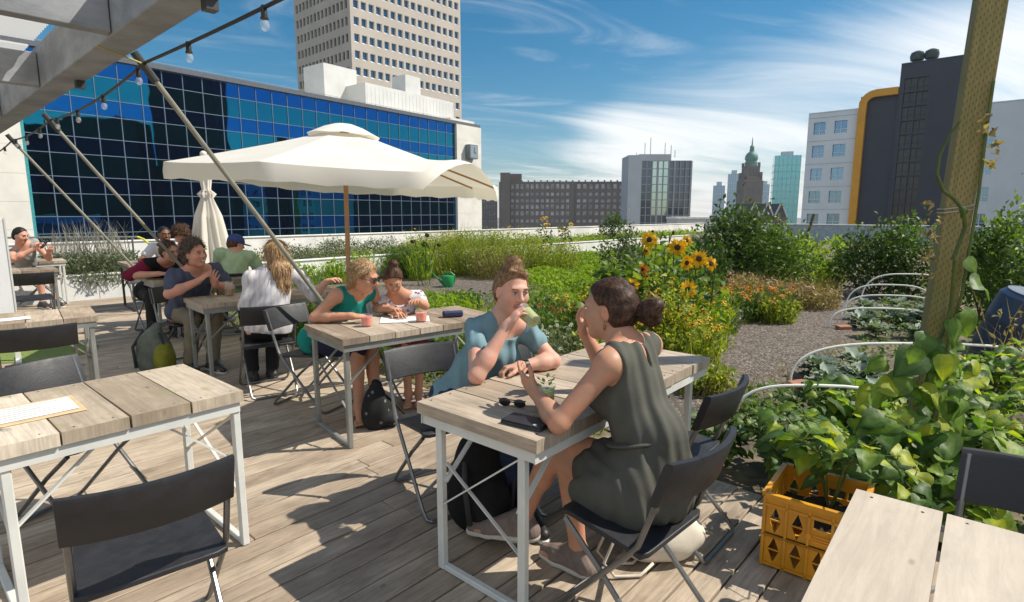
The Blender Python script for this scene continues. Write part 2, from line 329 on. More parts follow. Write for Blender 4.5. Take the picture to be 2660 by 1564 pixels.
# ================================================================ BEAMS, RODS, STRING LIGHTS
def pergola():
    e = empty('pergola_frame', LS(1.05, 3.0, 0), 0, 'grey concrete pergola beam with cross beams overhead at the upper left', 'pergola')
    o = Vector(e.location); B = MB(); B.box(LS(1.075, 8.9, 2.655) - o, (0.18, 12.2, 0.31), r42); B.build('beam', concM, e, bevel=0.008)
    for sx in (3.86, 5.85, 7.85, 9.85, 11.85):
        c = MB(); c.box(LS(-0.96, sx, 2.635) - o, (3.88, 0.09, 0.25), r42); c.build('cross_beam', concM, e, bevel=0.006)
    for k, sx in enumerate((4.88, 6.9, 8.9, 10.9)):
        p = MB(); w_ = 0.075
        for i in range(24):
            p.add([LS(-2.9, sx - 0.92 + i * w_, 2.832) - o, LS(0.97, sx - 0.92 + i * w_, 2.832) - o, LS(0.97, sx - 0.92 + (i + 0.5) * w_, 2.855) - o, LS(-2.9, sx - 0.92 + (i + 0.5) * w_, 2.855) - o], [(0, 1, 2, 3)])
            p.add([LS(-2.9, sx - 0.92 + (i + 0.5) * w_, 2.855) - o, LS(0.97, sx - 0.92 + (i + 0.5) * w_, 2.855) - o, LS(0.97, sx - 0.92 + (i + 1) * w_, 2.832) - o, LS(-2.9, sx - 0.92 + (i + 1) * w_, 2.832) - o], [(0, 1, 2, 3)])
        p.build('roof_sheet', roofsheetM, e)
    for sx in (2.86, 5.3, 9.6):
        b = MB(); b.box(LS(1.13, sx, 2.475) - o, (0.055, 0.06, 0.06), r42); b.build('bracket', darkSt, e)
    w = MB(); w.tube([LS(0.95, 4.0, 2.47) - o, LS(1.22, 4.2, 2.46) - o], 0.006, 6); w.build('tie_cord', mat('yellow cord', (0.5, 0.45, 0.15), 0.7), e)
roofsheetM, t_, b_, o_ = newmat('translucent roof sheet'); b_.inputs['Base Color'].default_value = (0.75, 0.75, 0.72, 1); b_.inputs['Roughness'].default_value = 0.5
tr_ = nd(t_, 'ShaderNodeBsdfTranslucent', i={0: (0.85, 0.85, 0.82, 1)}); mx_ = nd(t_, 'ShaderNodeMixShader', i={0: 0.55}); t_.links.new(b_.outputs[0], mx_.inputs[1]); t_.links.new(tr_.outputs[0], mx_.inputs[2]); t_.links.new(mx_.outputs[0], o_.inputs[0])
pergola()
rodM = mat('khaki painted steel rod', (0.26, 0.25, 0.20), 0.5, 0.2, 0.15, 6)
RODS = [(-2.33, 3.79, 2.46, 'nearest steel tie rod, crossing in front of the open umbrella'), (-4.67, 5.97, 2.45, 'middle of the three sloping steel tie rods, ending at the seated men'), (-6.45, 7.58, 2.46, 'farthest steel tie rod at the left, crossing the glass facade to the lavender bush')]
for x, y, z, lab in RODS:
    d = az(40); b = Vector((x, y, z)) + d * 1.72; b.z = 0.0
    e = empty('tie_rod', b, 0, lab, 'rod', 'steel tie rods of the pergola')
    r_ = MB(); top = Vector((x, y, z)) - b; r_.tube([top, (0, 0, 0.02)], 0.0175, 10); r_.build('rod', rodM, e, smooth=True)
    k_ = MB(); k_.tube([top * 1.03, top * 0.965], 0.026, 10); k_.build('clamp', darkSt, e, smooth=True)
    f_ = MB(); f_.lathe([(0.06, 0.0), (0.06, 0.012), (0.03, 0.02)], 14); f_.build('foot_plate', darkSt, e)
bulbG, t_, b_, o_ = newmat('clear bulb glass'); b_.inputs['Base Color'].default_value = (0.9, 0.92, 0.93, 1); b_.inputs['Roughness'].default_value = 0.02
tr_ = nd(t_, 'ShaderNodeBsdfTransparent'); mx_ = nd(t_, 'ShaderNodeMixShader', i={0: 0.80}); t_.links.new(b_.outputs[0], mx_.inputs[1]); t_.links.new(tr_.outputs[0], mx_.inputs[2]); t_.links.new(mx_.outputs[0], o_.inputs[0])
blackRub = mat('black rubber', (0.018, 0.018, 0.018), 0.5, 0, 0.2, 10)
def string_lights():
    A_ = [Vector((0.15, 1.63, 2.47)), Vector((-2.31, 3.77, 2.475)), Vector((-4.67, 5.97, 2.47)), Vector((-6.45, 7.58, 2.47)), Vector((-9.3, 10.2, 2.48))]
    e = empty('string_lights', A_[1], 0, 'black string of clear bulbs hanging along the pergola edge at upper left', 'string lights'); pts = []
    def pt(i, f): p = A_[i].lerp(A_[i + 1], f); p.z -= 4 * [0.02, 0.06, 0.04, 0.06][i] * f * (1 - f); return p
    for i in range(4): pts += [pt(i, k / 10) for k in range(10)]
    pts.append(A_[-1]); c = MB(); c.tube([p - A_[1] for p in pts], 0.0095, 7); c.build('cable', blackRub, e, smooth=True)
    for i, fs in ((0, (0.25, 0.515, 0.785)), (1, (0.05, 0.34, 0.62, 0.9)), (2, (0.25, 0.6, 0.9)), (3, (0.2, 0.5))):
        for f in fs:
            p = pt(i, f) - A_[1]; s_ = MB(); s_.lathe([(0.011, 0.010), (0.014, 0.005), (0.014, -0.040), (0.018, -0.042), (0.018, -0.050)], 12, p); so_ = s_.build('socket', blackRub, e, smooth=True)
            b = MB(); b.lathe([(0.010, -0.050), (0.017, -0.060), (0.021, -0.075), (0.017, -0.091), (0.007, -0.100), (0.001, -0.1015)], 14, p); b.build('bulb', bulbG, so_, smooth='all')
string_lights()
# ================================================================ BUILDINGS
def pane_objs(panes, m, parent, limit=100, name='window', thick=0.03, key=None, frame=None):
    """panes: list of 4-corner quads; the largest-looking ones become parts, the rest one stuff part"""
    def size(q): c = sum((Vector(p) for p in q), Vector()) / 4; return (Vector(q[0]) - Vector(q[2])).length / max(0.1, (c + Vector(parent.location) - Vector((0, 0, H))).length) * (0.05 if c.z + parent.location.z < 1.2 else 1)
    panes = sorted(panes, key=size, reverse=True); rest = MB()
    for i, q in enumerate(panes):
        if i < limit:
            w = MB(); w.add(q, [(0, 1, 2, 3)]); wo = w.build(name, m, parent)
            if frame: frame(q, wo)
        else: rest.add(q, [(0, 1, 2, 3)])
    if rest.f: tag(rest.build(name, m, parent), kind='stuff')
def facade(wallmb, panes, o, d, width, z0, cols, rows, depth, sill=0.0):
    """flat wall along unit vector d from o, with recessed openings; cols/rows: list of (a,b) openings; outward normal n"""
    d = Vector(d).normalized(); n = Vector((d.y, -d.x, 0)); up = Vector((0, 0, 1)); o = Vector(o)
    xs = [0]; wc = []
    for a, b in cols: xs += [a, b]; wc.append(len(xs) - 2)
    xs.append(width); ys = [z0]; wr = []
    for a, b in rows: ys += [a, b]; wr.append(len(ys) - 2)
    ys.append(rows[-1][1] + 0.01 if False else ZTOP[0])
    P_ = lambda x, z, k=0: o + d * x + up * z - n * k
    vs = [P_(x, z) for x in xs for z in ys]; ny = len(ys); fs = []
    for i in range(len(xs) - 1):
        for j in range(ny - 1):
            if i in wc and j in wr: continue
            fs.append((i * ny + j, (i + 1) * ny + j, (i + 1) * ny + j + 1, i * ny + j + 1))
    wallmb.add(vs, fs)
    for i in wc:
        for j in wr:
            x0, x1, a, b = xs[i], xs[i + 1], ys[j], ys[j + 1]; sl_ = sill
            F = [P_(x0, a), P_(x1, a), P_(x1, b), P_(x0, b)]; K = [P_(x0, a + sl_, depth), P_(x1, a + sl_, depth), P_(x1, b, depth), P_(x0, b, depth)]
            wallmb.add(F + K, [(0, 1, 5, 4), (1, 2, 6, 5), (2, 3, 7, 6), (3, 0, 4, 7)], SILL[0])
            panes.append([p for p in K])
ZTOP = [0]; SILL = [0]
def grid(n, pitch, w, off): return [(off + i * pitch, off + i * pitch + w) for i in range(n)]
# --- glass office block
GA = Vector((-42.8, 51, 0)); GT = Vector((0.596, 0.803, 0)).normalized(); GN = Vector((GT.y, -GT.x, 0)); GLEN = 56.0; GTOP = 16.3
tealG = mirrorglass('teal mirror glass', (0.010, 0.19, 0.27), 0, 0.02, 0.2, ws=0.16)
blueG = mirrorglass('deep blue spandrel glass', (0.006, 0.11, 0.33), 0, 0.02, 0.2, ws=0.16)
mullM = mat('pale blue mullion', (0.14, 0.19, 0.26), 0.5, 0.2, 0.08, 1)
e = empty('glass_building', GA + GT * 28 - Vector((0, 0, 18)), 0, 'wide office block with blue and teal mirror glass facade across the left', 'building'); o = Vector(e.location)
P_ = lambda a, z, k=0.0: GA + GT * a + GN * k + Vector((0, 0, z)) - o
b = MB(); z = GTOP - 0.5; i = 0; bands = []
while z > -6:
    h = 1.55 if i % 2 == 0 else 2.1; bands.append((z - h, z, i % 2)); z -= h; i += 1
gt, gb, mu = MB(), MB(), MB()
for z0, z1, k in bands:
    (gt if k else gb).add([P_(0, z0), P_(GLEN, z0), P_(GLEN, z1), P_(0, z1)], [(0, 1, 2, 3)])
    mu.box(P_(GLEN / 2, z1, 0.03), (GLEN, 0.07, 0.065), rotz(math.atan2(GT.y, GT.x)))
for i in range(29): mu.box(P_(i * 2.0, (GTOP - 6.5) / 2, 0.04), (0.065, 0.09, GTOP + 5.5), rotz(math.atan2(GT.y, GT.x)))
gt.build('glass_band', tealG, e); gb.build('spandrel_band', blueG, e); mu.build('mullion_grid', mullM, e)
rG = rotz(math.atan2(GT.y, GT.x)); bo = MB(); st2 = MB()
bo.box(P_(GLEN / 2, (GTOP - 18) / 2, -13.2), (GLEN, 26, GTOP + 18), rG); bo.build('body', stoneM, e)
st = MB()
for k in range(9):
    st.box(P_(GLEN + 3.15, GTOP + 0.3 - 1.95 - k * 2.4, -0.1), (6.2, 1.2, 2.385), rG)
for k in range(9):
    st2.box(P_(-5.1, GTOP - 3.0 - k * 2.4, 0.35), (10, 1.6, 2.385), rG)
st.box(P_(GLEN + 3.15, -5, -13.2), (6.0, 24.6, 44), rG); st.build('stone_wing', stoneM, e); st = st2; st.box(P_(-5.1, -5, -13.2), (9.8, 26, 38), rG); st.build('stone_wing', stoneM, e)
cp = MB(); cp.box(P_(GLEN / 2 + 0.6, GTOP - 0.2, 0.12), (GLEN + 11.3, 0.4, 0.5), rG); cp.build('roof_edge', mat('dark roof edge', (0.10, 0.11, 0.13), 0.6), e)
edgeM = mat('turquoise edge strip', (0.05, 0.30, 0.32), 0.4); ed = MB(); ed.box(P_(0.02, 1.0, 0.6), (0.25, 1.0, 28), rG); ed.build('edge_strip', edgeM, e)
rail_ = MB()
for i in range(60): rail_.bar(P_(i * 0.93, GTOP, -0.3), P_(i * 0.93, GTOP + 0.35, -0.3), 0.04, 0.04)
rail_.bar(P_(0, GTOP + 0.33, -0.3), P_(GLEN, GTOP + 0.33, -0.3), 0.04, 0.04); rail_.build('roof_rail', greySt, e)
pc = mat('white cladding', (0.60, 0.60, 0.58), 0.6, 0, 0.06, 0.4); pw = MB()
pw.box(P_(52.3, GTOP + 2.2, -9), (19.4, 7, 4.4), rG)
for i in range(25): pw.box(P_(42.9 + i * 0.78, GTOP + 2.0, -5.49), (0.05, 0.03, 4.0), rG)
pw.box(P_(41.7, GTOP + 3.5, -12.5), (6.0, 5, 7.2), rG); pw.box(P_(53.8, GTOP + 5.9, -8.6), (3.4, 3.2, 3.2), rG)
pw.build('penthouse', pc, e, bevel=0.05, seg=1)
# clock on the stone wing
ce = empty('wall_clock', GA + GT * (GLEN + 3.1) + GN * 0.55 + Vector((0, 0, 11.6)), math.atan2(GT.y, GT.x), 'square grey wall clock on the pale stone end of the glass block', 'clock')
k_ = MB(); k_.box((0, -0.5, 0), (2.1, 1.0, 2.3)); k_.build('case', mat('clock grey', (0.16, 0.18, 0.20), 0.5), ce, bevel=0.04)
k_ = MB(); k_.box((0, -1.02, 0), (1.75, 0.03, 1.95)); fc = k_.build('dial', mat('clock dial', (0.24, 0.29, 0.33), 0.4), ce)
k_ = MB(); k_.bar((0, -1.06, 0), (0.05, -1.06, 0.75), 0.1, 0.02, (0, 1, 0)); k_.bar((0, -1.07, 0), (0.42, -1.07, -0.3), 0.1, 0.02, (0, 1, 0)); k_.build('hands', darkSt, ce)
# --- beige tower
TC = Vector((-35, 131, 0)); t1 = Vector((0.667, 0.745, 0)).normalized(); t2 = Vector((-0.745, 0.667, 0)).normalized()
towM = mat('beige precast concrete', (0.46, 0.41, 0.355), 0.8, 0, 0.08, 0.15); winM = mirrorglass('tower window glass', (0.10, 0.20, 0.30), 0, 0.05, 0, 0.75)
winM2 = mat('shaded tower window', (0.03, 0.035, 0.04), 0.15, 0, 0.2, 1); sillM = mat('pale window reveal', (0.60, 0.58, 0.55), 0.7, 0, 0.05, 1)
e = empty('tower_block', TC - Vector((0, 0, 18)), 0, 'tall beige tower with rows of square windows rising behind the glass block', 'tower'); o = Vector(e.location)
wm, pan, pan2 = MB(), [], []; ZTOP[0] = 62 + 18
rows = [(47.3 - 1.8 - 3.49 * k + 18, 47.3 - 3.49 * k + 18) for k in range(12, -4, -1)]
SILL[0] = 1
facade(wm, pan, TC - o + Vector((0, 0, -18)), t1, 32.6, 0, grid(16, 1.98, 1.36, 0.85), rows, 0.55, 0.35)
SILL[0] = 0
facade(wm, pan2, TC - o + t2 * 24 + Vector((0, 0, -18)), -t2, 24, 0, grid(14, 1.62, 1.02, 0.85), rows, 0.4, 0)
wm.box(TC + t1 * 16.3 + t2 * 12 + Vector((0, 0, 31)) - o - Vector((0, 0, 9)), (31, 22.4, 79.8), rotz(math.atan2(t1.y, t1.x)))
wm.build('wall', [towM, sillM], e); pane_objs(pan, winM, e, 80); pane_objs(pan2, winM2, e, 20)
# --- brown office block far off
def at(px, D): return (px - 1260) / 1417 * D
brM = mat('dark brown masonry', (0.15, 0.125, 0.115), 0.85, 0, 0.12, 0.1); brW = mat('pale window frame and blind', (0.40, 0.40, 0.41), 0.3, 0, 0.4, 0.35, detail=1)
D = 275; x0, x1, x2 = at(1228, D), at(1392, D), at(1548, D)
e = empty('brown_office_block', (at(1390, D), D, -18), 0, 'long dark brown office block with rows of pale windows on the skyline', 'building'); o = Vector(e.location); wm, pan = MB(), []
ZTOP[0] = 16.2 + 18; d_ = Vector((1, -0.06, 0)).normalized()
rw = [(a + 18, a + h + 18) for a, h in ((-6.5, 1.5), (-3.0, 1.5), (0.4, 1.9), (3.5, 1.9), (6.5, 1.5), (9.6, 1.5), (12.9, 2.2))]
facade(wm, pan, Vector((x0, D + 2, -18)) - o, d_, x1 - x0 + 4, 0, grid(14, 2.4, 1.45, 0.8), rw, 0.35)
facade(wm, pan, Vector((x1 + 3.4, D + 0.9, -18)) - o, d_, x2 - x1 - 3, 0, grid(9, 2.85, 1.6, 2.0), rw, 0.35)
ZTOP[0] = 14.5 + 18
facade(wm, pan, Vector((at(1186, D + 22), D + 22, -18)) - o, Vector((0.42, -0.9, 0)), 20, 0, grid(5, 3.2, 1.6, 2.0), rw[:-1], 0.35)
wm.box(((x0 + x2) / 2 - o.x, 12, 16.6), (x2 - x0 - 1, 20, 33.2)); wm.box((x0 + 3 - o.x, 1.5, 19), (4.6, 6, 38.5)); wm.box((x0 + 6.4 - o.x, 8, 36), (9, 6, 4.2))
for i in range(18): wm.box((x0 + 8 + i * 3.0 - o.x, 2.2 - i * 0.18, 34.4), (0.7, 0.6, 0.9))
wm.build('wall', brM, e); pane_objs(pan, brW, e, 100)
# --- glass high-rise right of it
D = 235; x0, xa, x1 = at(1542, D), at(1574, D), at(1696, D)
e = empty('glass_high_rise', ((x0 + x1) / 2, D, -18), 0, 'dark gridded glass high rise with pale grey side slab on the skyline', 'building'); o = Vector(e.location)
slab = MB(); slab.box(((x0 + xa) / 2 - o.x, 6, 21.2), (xa - x0, 14, 42.4)); slab.box(((x0 + x1) / 2 - o.x - 1, 8, 21.6), (13, 9, 43.2)); slab.build('side_slab', mat('pale grey slab', (0.42, 0.45, 0.48), 0.7, 0, 0.06, 0.2), e)
gl = MB(); cols = 9; rws = 13; wd = (x1 - xa) / cols
for i in range(cols):
    for j in range(rws):
        tilt = -0.012 * (i - 2.0) + random.uniform(-0.004, 0.004); xx = xa + i * wd - o.x; h_ = 40.2 / rws
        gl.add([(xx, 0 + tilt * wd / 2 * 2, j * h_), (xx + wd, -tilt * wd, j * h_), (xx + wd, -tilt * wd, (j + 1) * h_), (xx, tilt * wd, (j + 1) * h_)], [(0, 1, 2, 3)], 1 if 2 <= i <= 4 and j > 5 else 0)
gl.build('glass_front', [mirrorglass('dark tower glass', (0.10, 0.12, 0.15), 0, 0.08, 0, 0.7), mirrorglass('glass with painted green reflection', (0.50, 0.62, 0.58), 0, 0.06, 0, 0.85)], e)  # pale green panes paint the reflection of a bright building into the glass colour
mu = MB()
for i in range(cols + 1): mu.box((xa + i * wd - o.x, -0.2, 20.1), (0.32 if i % 3 else 0.7, 0.4, 40.2))
for j in range(rws + 1): mu.box(((xa + x1) / 2 - o.x, -0.15, j * 40.2 / rws), (x1 - xa, 0.3, 0.28))
mu.build('facade_grid', mat('grey facade grid', (0.28, 0.29, 0.31), 0.6), e)
bd = MB(); bd.box(((xa + x1) / 2 - o.x, 8, 20), (x1 - xa - 0.2, 15, 40)); bd.build('body', brM, e)
an = MB()
for xx, hh in ((at(1590, D), 6), (at(1604, D), 8), (at(1640, D), 6), (at(1655, D), 5), (at(1570, D), 2), (at(1665, D), 3)): an.bar((xx - o.x, 6, 42), (xx - o.x, 6, 42 + hh), 0.22, 0.22)
an.build('antenna', greySt, e)
# --- tower hall with green copper dome
D = 430; cx = at(1841, D)
e = empty('domed_clock_tower', (cx, D, -18), 0, 'brown stone tower with a green copper dome on the far skyline', 'tower'); dk = mat('brown tower stone', (0.10, 0.072, 0.055), 0.85, 0, 0.15, 0.2); cop = mat('green copper', (0.045, 0.17, 0.14), 0.6, 0, 0.2, 0.5)
s_ = MB(); s_.box((0, 0, 24), (13, 13, 50)); s_.box((0, 0, 50), (11.8, 11.8, 4)); s_.box((0, 0, 55), (9, 9, 12)); 
for sx in (-1, 1):
    for sy in (-1, 1): s_.box((sx * 5.1, sy * 5.1, 53), (1.6, 1.6, 6)); s_.box((sx * 3.9, sy * 3.9, 62), (1.4, 1.4, 4))
s_.build('shaft', dk, e, bevel=0.15, seg=1)
for sx in (-2.6, 0, 2.6):
    for c_, d_ in (((sx * 0.85, -4.55, 56), (1.2, 0.3, 5)), ((sx * 1.3, -6.55, 40), (1.1, 0.2, 6))): w_ = MB(); w_.box(c_, d_); w_.build('window', darkSt, e)
d_ = MB(); d_.lathe([(4.1, 60.5), (4.1, 64.5), (3.4, 65), (4.3, 67), (4.1, 69.5), (3.0, 71.8), (1.6, 73), (1.3, 76.5), (1.6, 77), (0.5, 78.5), (0.25, 83), (0.1, 85)], 12); d_.build('dome', cop, e, smooth=True); e.scale = (1.08, 1.08, 0.875)
# --- far glass towers
tg = mirrorglass('turquoise tower glass', (0.10, 0.42, 0.46), 0, 0.12, 0, 0.6); bgl = mirrorglass('pale blue tower glass', (0.26, 0.38, 0.50), 0, 0.2, 0, 0.45); rib = mat('pale tower rib', (0.34, 0.42, 0.50), 0.6)
def far_tower(pxa, pxb, pyt, D, lab, m, corner=None, n=6, crown=False):
    xa, xb = at(pxa, D), at(pxb, D); h = H + (524 - pyt) / 1417 * D + 18
    e = empty('office_tower', ((xa + xb) / 2, D, -18), 0, lab, 'tower', None); w = xb - xa; b = MB()
    yaw = rotz(R(-18)); c_ = math.cos(R(18)) + math.sin(R(18)) * 0.8; ww = w / c_
    b.box((0, ww * 0.4, h / 2), (ww, ww * 0.8, h), yaw); b.build('shaft', m, e)
    f = MB()
    for j in range(1, int(h / 7)): f.box((0, ww * 0.4, j * 7.0), (ww + 0.5, ww * 0.8 + 0.5, 0.5), yaw)
    for k in range(n + 1): f.box(Vector((0, ww * 0.4, 0)) + yaw @ Vector((-ww / 2 + k * ww / n, -ww * 0.4, h / 2)), (0.5, 0.5, h), yaw)
    f.build('facade_ribs', rib if m is not tg else mat('teal rib', (0.10, 0.33, 0.36), 0.6), e)
    t = MB(); t.box((0, ww * 0.4, h + 2), (ww * 0.45, ww * 0.4, 5), yaw); t.build('roof_plant', rib, e)
far_tower(1903, 1972, 386, 620, 'turquoise glass tower on the skyline, right of the domed tower', tg)
far_tower(1754, 1786, 458, 700, 'pale ribbed tower left of the domed tower, shortest of that pair', bgl)
far_tower(1789, 1822, 430, 720, 'blue grey tower half hidden behind the domed tower', bgl)
far_tower(1870, 1893, 455, 800, 'slim pale blue tower between the domed tower and the turquoise one', bgl)
far_tower(1540, 1575, 432, 420, 'low blue grey tower peeking out left of the gridded high rise', bgl)
# --- low roofs and gabled row under them
D = 150; lowM = mat('pale low building', (0.50, 0.50, 0.49), 0.8); slate = mat('dark slate roof', (0.05, 0.05, 0.06), 0.7)
e = empty('low_building', (at(1720, D), D, -18), 0, 'low white flat roofed building at the foot of the high rise', 'building')
b = MB(); b.box((0, 5, 9.0), (11, 10, 18.0)); b.build('wall', lowM, e); b = MB(); b.box((0, 5, 18.2), (11.6, 10.6, 0.5)); b.build('roof', whiteWall, e)
for i in range(7): w_ = MB(); w_.box((-4.6 + i * 1.5, -0.05, 16.0), (0.9, 0.12, 1.3)); w_.build('window', winM2, e)
D = 190; e = empty('gabled_house_row', (at(1905, D), D, -18), 0, 'row of old gabled houses with dark roofs and pale gables below the turquoise tower', 'building')
b = MB(); b.box((-2, 6, 9), (13.5, 10, 18.0)); b.build('wall', mat('old brick', (0.13, 0.085, 0.07), 0.85), e); rf = MB(); gb_ = MB()
for i in range(3):
    xx = -6.2 + i * 4.4; rf.add([(xx - 2.2, 1, 18), (xx + 2.2, 1, 18), (xx, 1, 22.6), (xx - 2.2, 11, 18), (xx + 2.2, 11, 18), (xx, 11, 22.6)], [(0, 1, 2), (0, 2, 5, 3), (1, 4, 5, 2), (3, 5, 4)])
    for q in (-1, 1): gb_.bar((xx + q * 2.3, 0.8, 17.8), (xx, 0.8, 22.9), 0.4, 0.5, (0, 1, 0))
rf.build('roof', slate, e); gb_.build('gable_trim', lowM, e)
# --- right hand complex
RO = Vector((36.2, 72, 0)); rd = Vector((0.743, -0.669, 0)); rn = Vector((-0.669, -0.743, 0)); rR = rotz(math.atan2(rd.y, rd.x))
whM = mat('white render', (0.78, 0.80, 0.83), 0.75, 0, 0.05, 0.3); dkM = mat('charcoal cladding', (0.052, 0.058, 0.078), 0.6, 0, 0.12, 0.4); orM = mat('ochre frame', (0.78, 0.36, 0.035), 0.6, 0, 0.08, 0.5)
rwin = mirrorglass('blue window glass', (0.22, 0.34, 0.46), 0, 0.05, 0, 0.7); rwin2 = mat('dark window', (0.035, 0.037, 0.042), 0.12, 0, 0.3, 0.6)
def rblock(name, lab, l0, l1, top, off, m, cols, rows, gm, depth=0.25, thick=12, frames=None, wname='window'):
    c = RO + rd * ((l0 + l1) / 2) - Vector((0, 0, 18)); e = empty(name, c, 0, lab, 'building'); o = Vector(c); wm, pan = MB(), []
    ZTOP[0] = top + 18; facade(wm, pan, RO + rd * l0 + rn * off + Vector((0, 0, -18)) - o, rd, l1 - l0, 0, cols, [(a + 18, b + 18) for a, b in rows], depth)
    wm.box(RO + rd * ((l0 + l1) / 2) + rn * (off - thick / 2 - depth - 0.05) + Vector((0, 0, (top - 18) / 2)) - o, (l1 - l0 - 0.02, thick, top + 18), rR)
    wm.box(RO + rd * (l0 - 0.0 + 0.05) + rn * (off - 0.2) + Vector((0, 0, (top - 18) / 2)) - o, (0.1, 0.38, top + 17.9), rR); wm.box(RO + rd * (l1 - 0.05) + rn * (off - 0.2) + Vector((0, 0, (top - 18) / 2)) - o, (0.1, 0.38, top + 17.9), rR)
    wm.box(RO + rd * ((l0 + l1) / 2) + rn * (off - thick / 2) + Vector((0, 0, top + 0.06)) - o, (l1 - l0, thick + 0.1, 0.1), rR)
    w_ = wm.build('wall', m, e)
    def frame(q, wo):
        fr = MB(); a, b_, c_, d__ = (Vector(x) + rn * 0.05 for x in q); mx = (a + b_) / 2; my = (c_ + d__) / 2
        fr.bar(mx, my, 0.07, 0.06, rn); q1 = a.lerp(d__, 0.32); q2 = b_.lerp(c_, 0.32)
        fr.bar(q1, q2, 0.06, 0.05, rn); fr.build('window_frame', frames or m, wo)
    pane_objs(pan, gm, e, 100, wname, frame=frame)
    return e, o
rows5 = [(1.5 + k * 2.62 - 4.6 - 2.62, 1.5 + k * 2.62 - 3.1 - 2.62) for k in range(-1, 7)]
rows5 = [(0.0 + k * 2.72 - 2.7, 1.42 + k * 2.72 - 2.7) for k in range(0, 6)]
e, o = rblock('white_apartment_block', 'white block with two columns of windows beside the ochre frame on the right', 0, 5.4, 13.4, 0, whM, [(0.65, 1.95), (2.9, 4.25)], rows5, rwin)
sm = MB()
for k in range(6): sm.box(RO + rd * 2.7 + rn * 0.01 + Vector((0, 0, -0.75 + k * 2.72)) - o, (5.4, 0.03, 0.04), rR)
sm.build('seam', mat('grey seam', (0.35, 0.37, 0.40), 0.8), e)
e, o = rblock('charcoal_apartment_block', 'charcoal clad block wrapped by a rounded ochre frame', 5.42, 9.1, 14.6, 0.0, dkM, [(3.4, 3.5)], [(-10, -9.5)], rwin2)
fr = MB(); prof = [(5.72, -18)] + [(5.72, z) for z in (0, 6, 12.6)] + [(5.72 + 1.3 * (1 - math.cos(a)), 13.6 + 1.3 * math.sin(a)) for a in (0.3, 0.6, 0.9, 1.2, 1.57)] + [(8.0, 14.9), (9.08, 14.9)]
vs = []
for i, (a, za) in enumerate(prof):
    p0, p1 = Vector(prof[max(0, i - 1)]), Vector(prof[min(len(prof) - 1, i + 1)]); tg = (p1 - p0).normalized(); nx, nz_ = -tg.y * 0.40, tg.x * 0.40
    for q, k in ((1, 0.55), (1, -0.35), (-1, -0.35), (-1, 0.55)): vs.append(RO + rd * (a + q * nx) + rn * k + Vector((0, 0, za + q * nz_)) - o)
fr.add(vs, [(i * 4 + k, i * 4 + (k + 1) % 4, i * 4 + 4 + (k + 1) % 4, i * 4 + 4 + k) for i in range(len(prof) - 1) for k in range(4)] + [(0, 1, 2, 3), tuple(len(vs) - 4 + k for k in range(4))])
fr.build('ochre_frame', orM, e, bevel=0.02, seg=1)
sm = MB()
for k in (-0.7, 4.6, 9.9): sm.box(RO + rd * 7.6 + rn * 0.012 + Vector((0, 0, k)) - o, (2.9, 0.03, 0.05), rR)
sm.build('seam', slate, e)
e, o = rblock('charcoal_tower', 'tallest charcoal block with a full height strip of windows and two round roof vents', 9.12, 16.5, 17.6, 0.35, dkM, [(0.45, 1.5), (1.62, 2.67)], [(-3.3 + k * 1.5, -1.95 + k * 1.5) for k in range(0, 13)], rwin2, frames=slate)
v_ = MB()
for a in (10.3, 11.6): v_.lathe([(0.35, 17.5), (0.35, 18.0), (0.62, 18.1), (0.7, 18.5), (0.6, 18.9), (0.2, 19.1)], 14, RO + rd * a - rn * 1.0 - o)
v_.build('roof_vent', mat('dark vent', (0.06, 0.075, 0.075), 0.5), e, smooth=True)
e, o = rblock('white_apartment_block', 'white block at the far right edge, behind the wooden post', 16.52, 27, 12.6, 0.0, whM, [(0.3, 1.3), (4.3, 5.7), (7.4, 8.8)], rows5[:-1], rwin, thick=12)
# --- dark city seen only in the mirror facade (across the street to the east)
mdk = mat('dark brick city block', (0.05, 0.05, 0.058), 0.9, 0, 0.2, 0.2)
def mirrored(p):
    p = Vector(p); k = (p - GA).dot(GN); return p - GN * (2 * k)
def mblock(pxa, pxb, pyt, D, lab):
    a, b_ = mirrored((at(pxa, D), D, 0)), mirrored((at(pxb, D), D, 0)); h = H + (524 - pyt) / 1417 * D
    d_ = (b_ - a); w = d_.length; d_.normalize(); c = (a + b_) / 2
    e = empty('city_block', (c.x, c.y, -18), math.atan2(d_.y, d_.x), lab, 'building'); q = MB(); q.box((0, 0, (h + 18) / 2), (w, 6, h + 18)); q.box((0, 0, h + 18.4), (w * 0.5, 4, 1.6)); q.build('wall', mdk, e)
    z = MB()
    for i in range(int(w / 4)): z.box((-w / 2 + 2 + i * 4, 0, h + 14), (1.4, 6.1, 1.6))
    z.build('windows', darkSt, e)
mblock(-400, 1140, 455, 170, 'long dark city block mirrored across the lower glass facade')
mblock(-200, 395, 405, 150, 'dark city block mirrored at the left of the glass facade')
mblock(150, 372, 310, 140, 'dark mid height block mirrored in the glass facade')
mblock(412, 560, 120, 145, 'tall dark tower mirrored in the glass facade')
mblock(-80, 118, 320, 135, 'dark block mirrored at the left end of the glass facade')
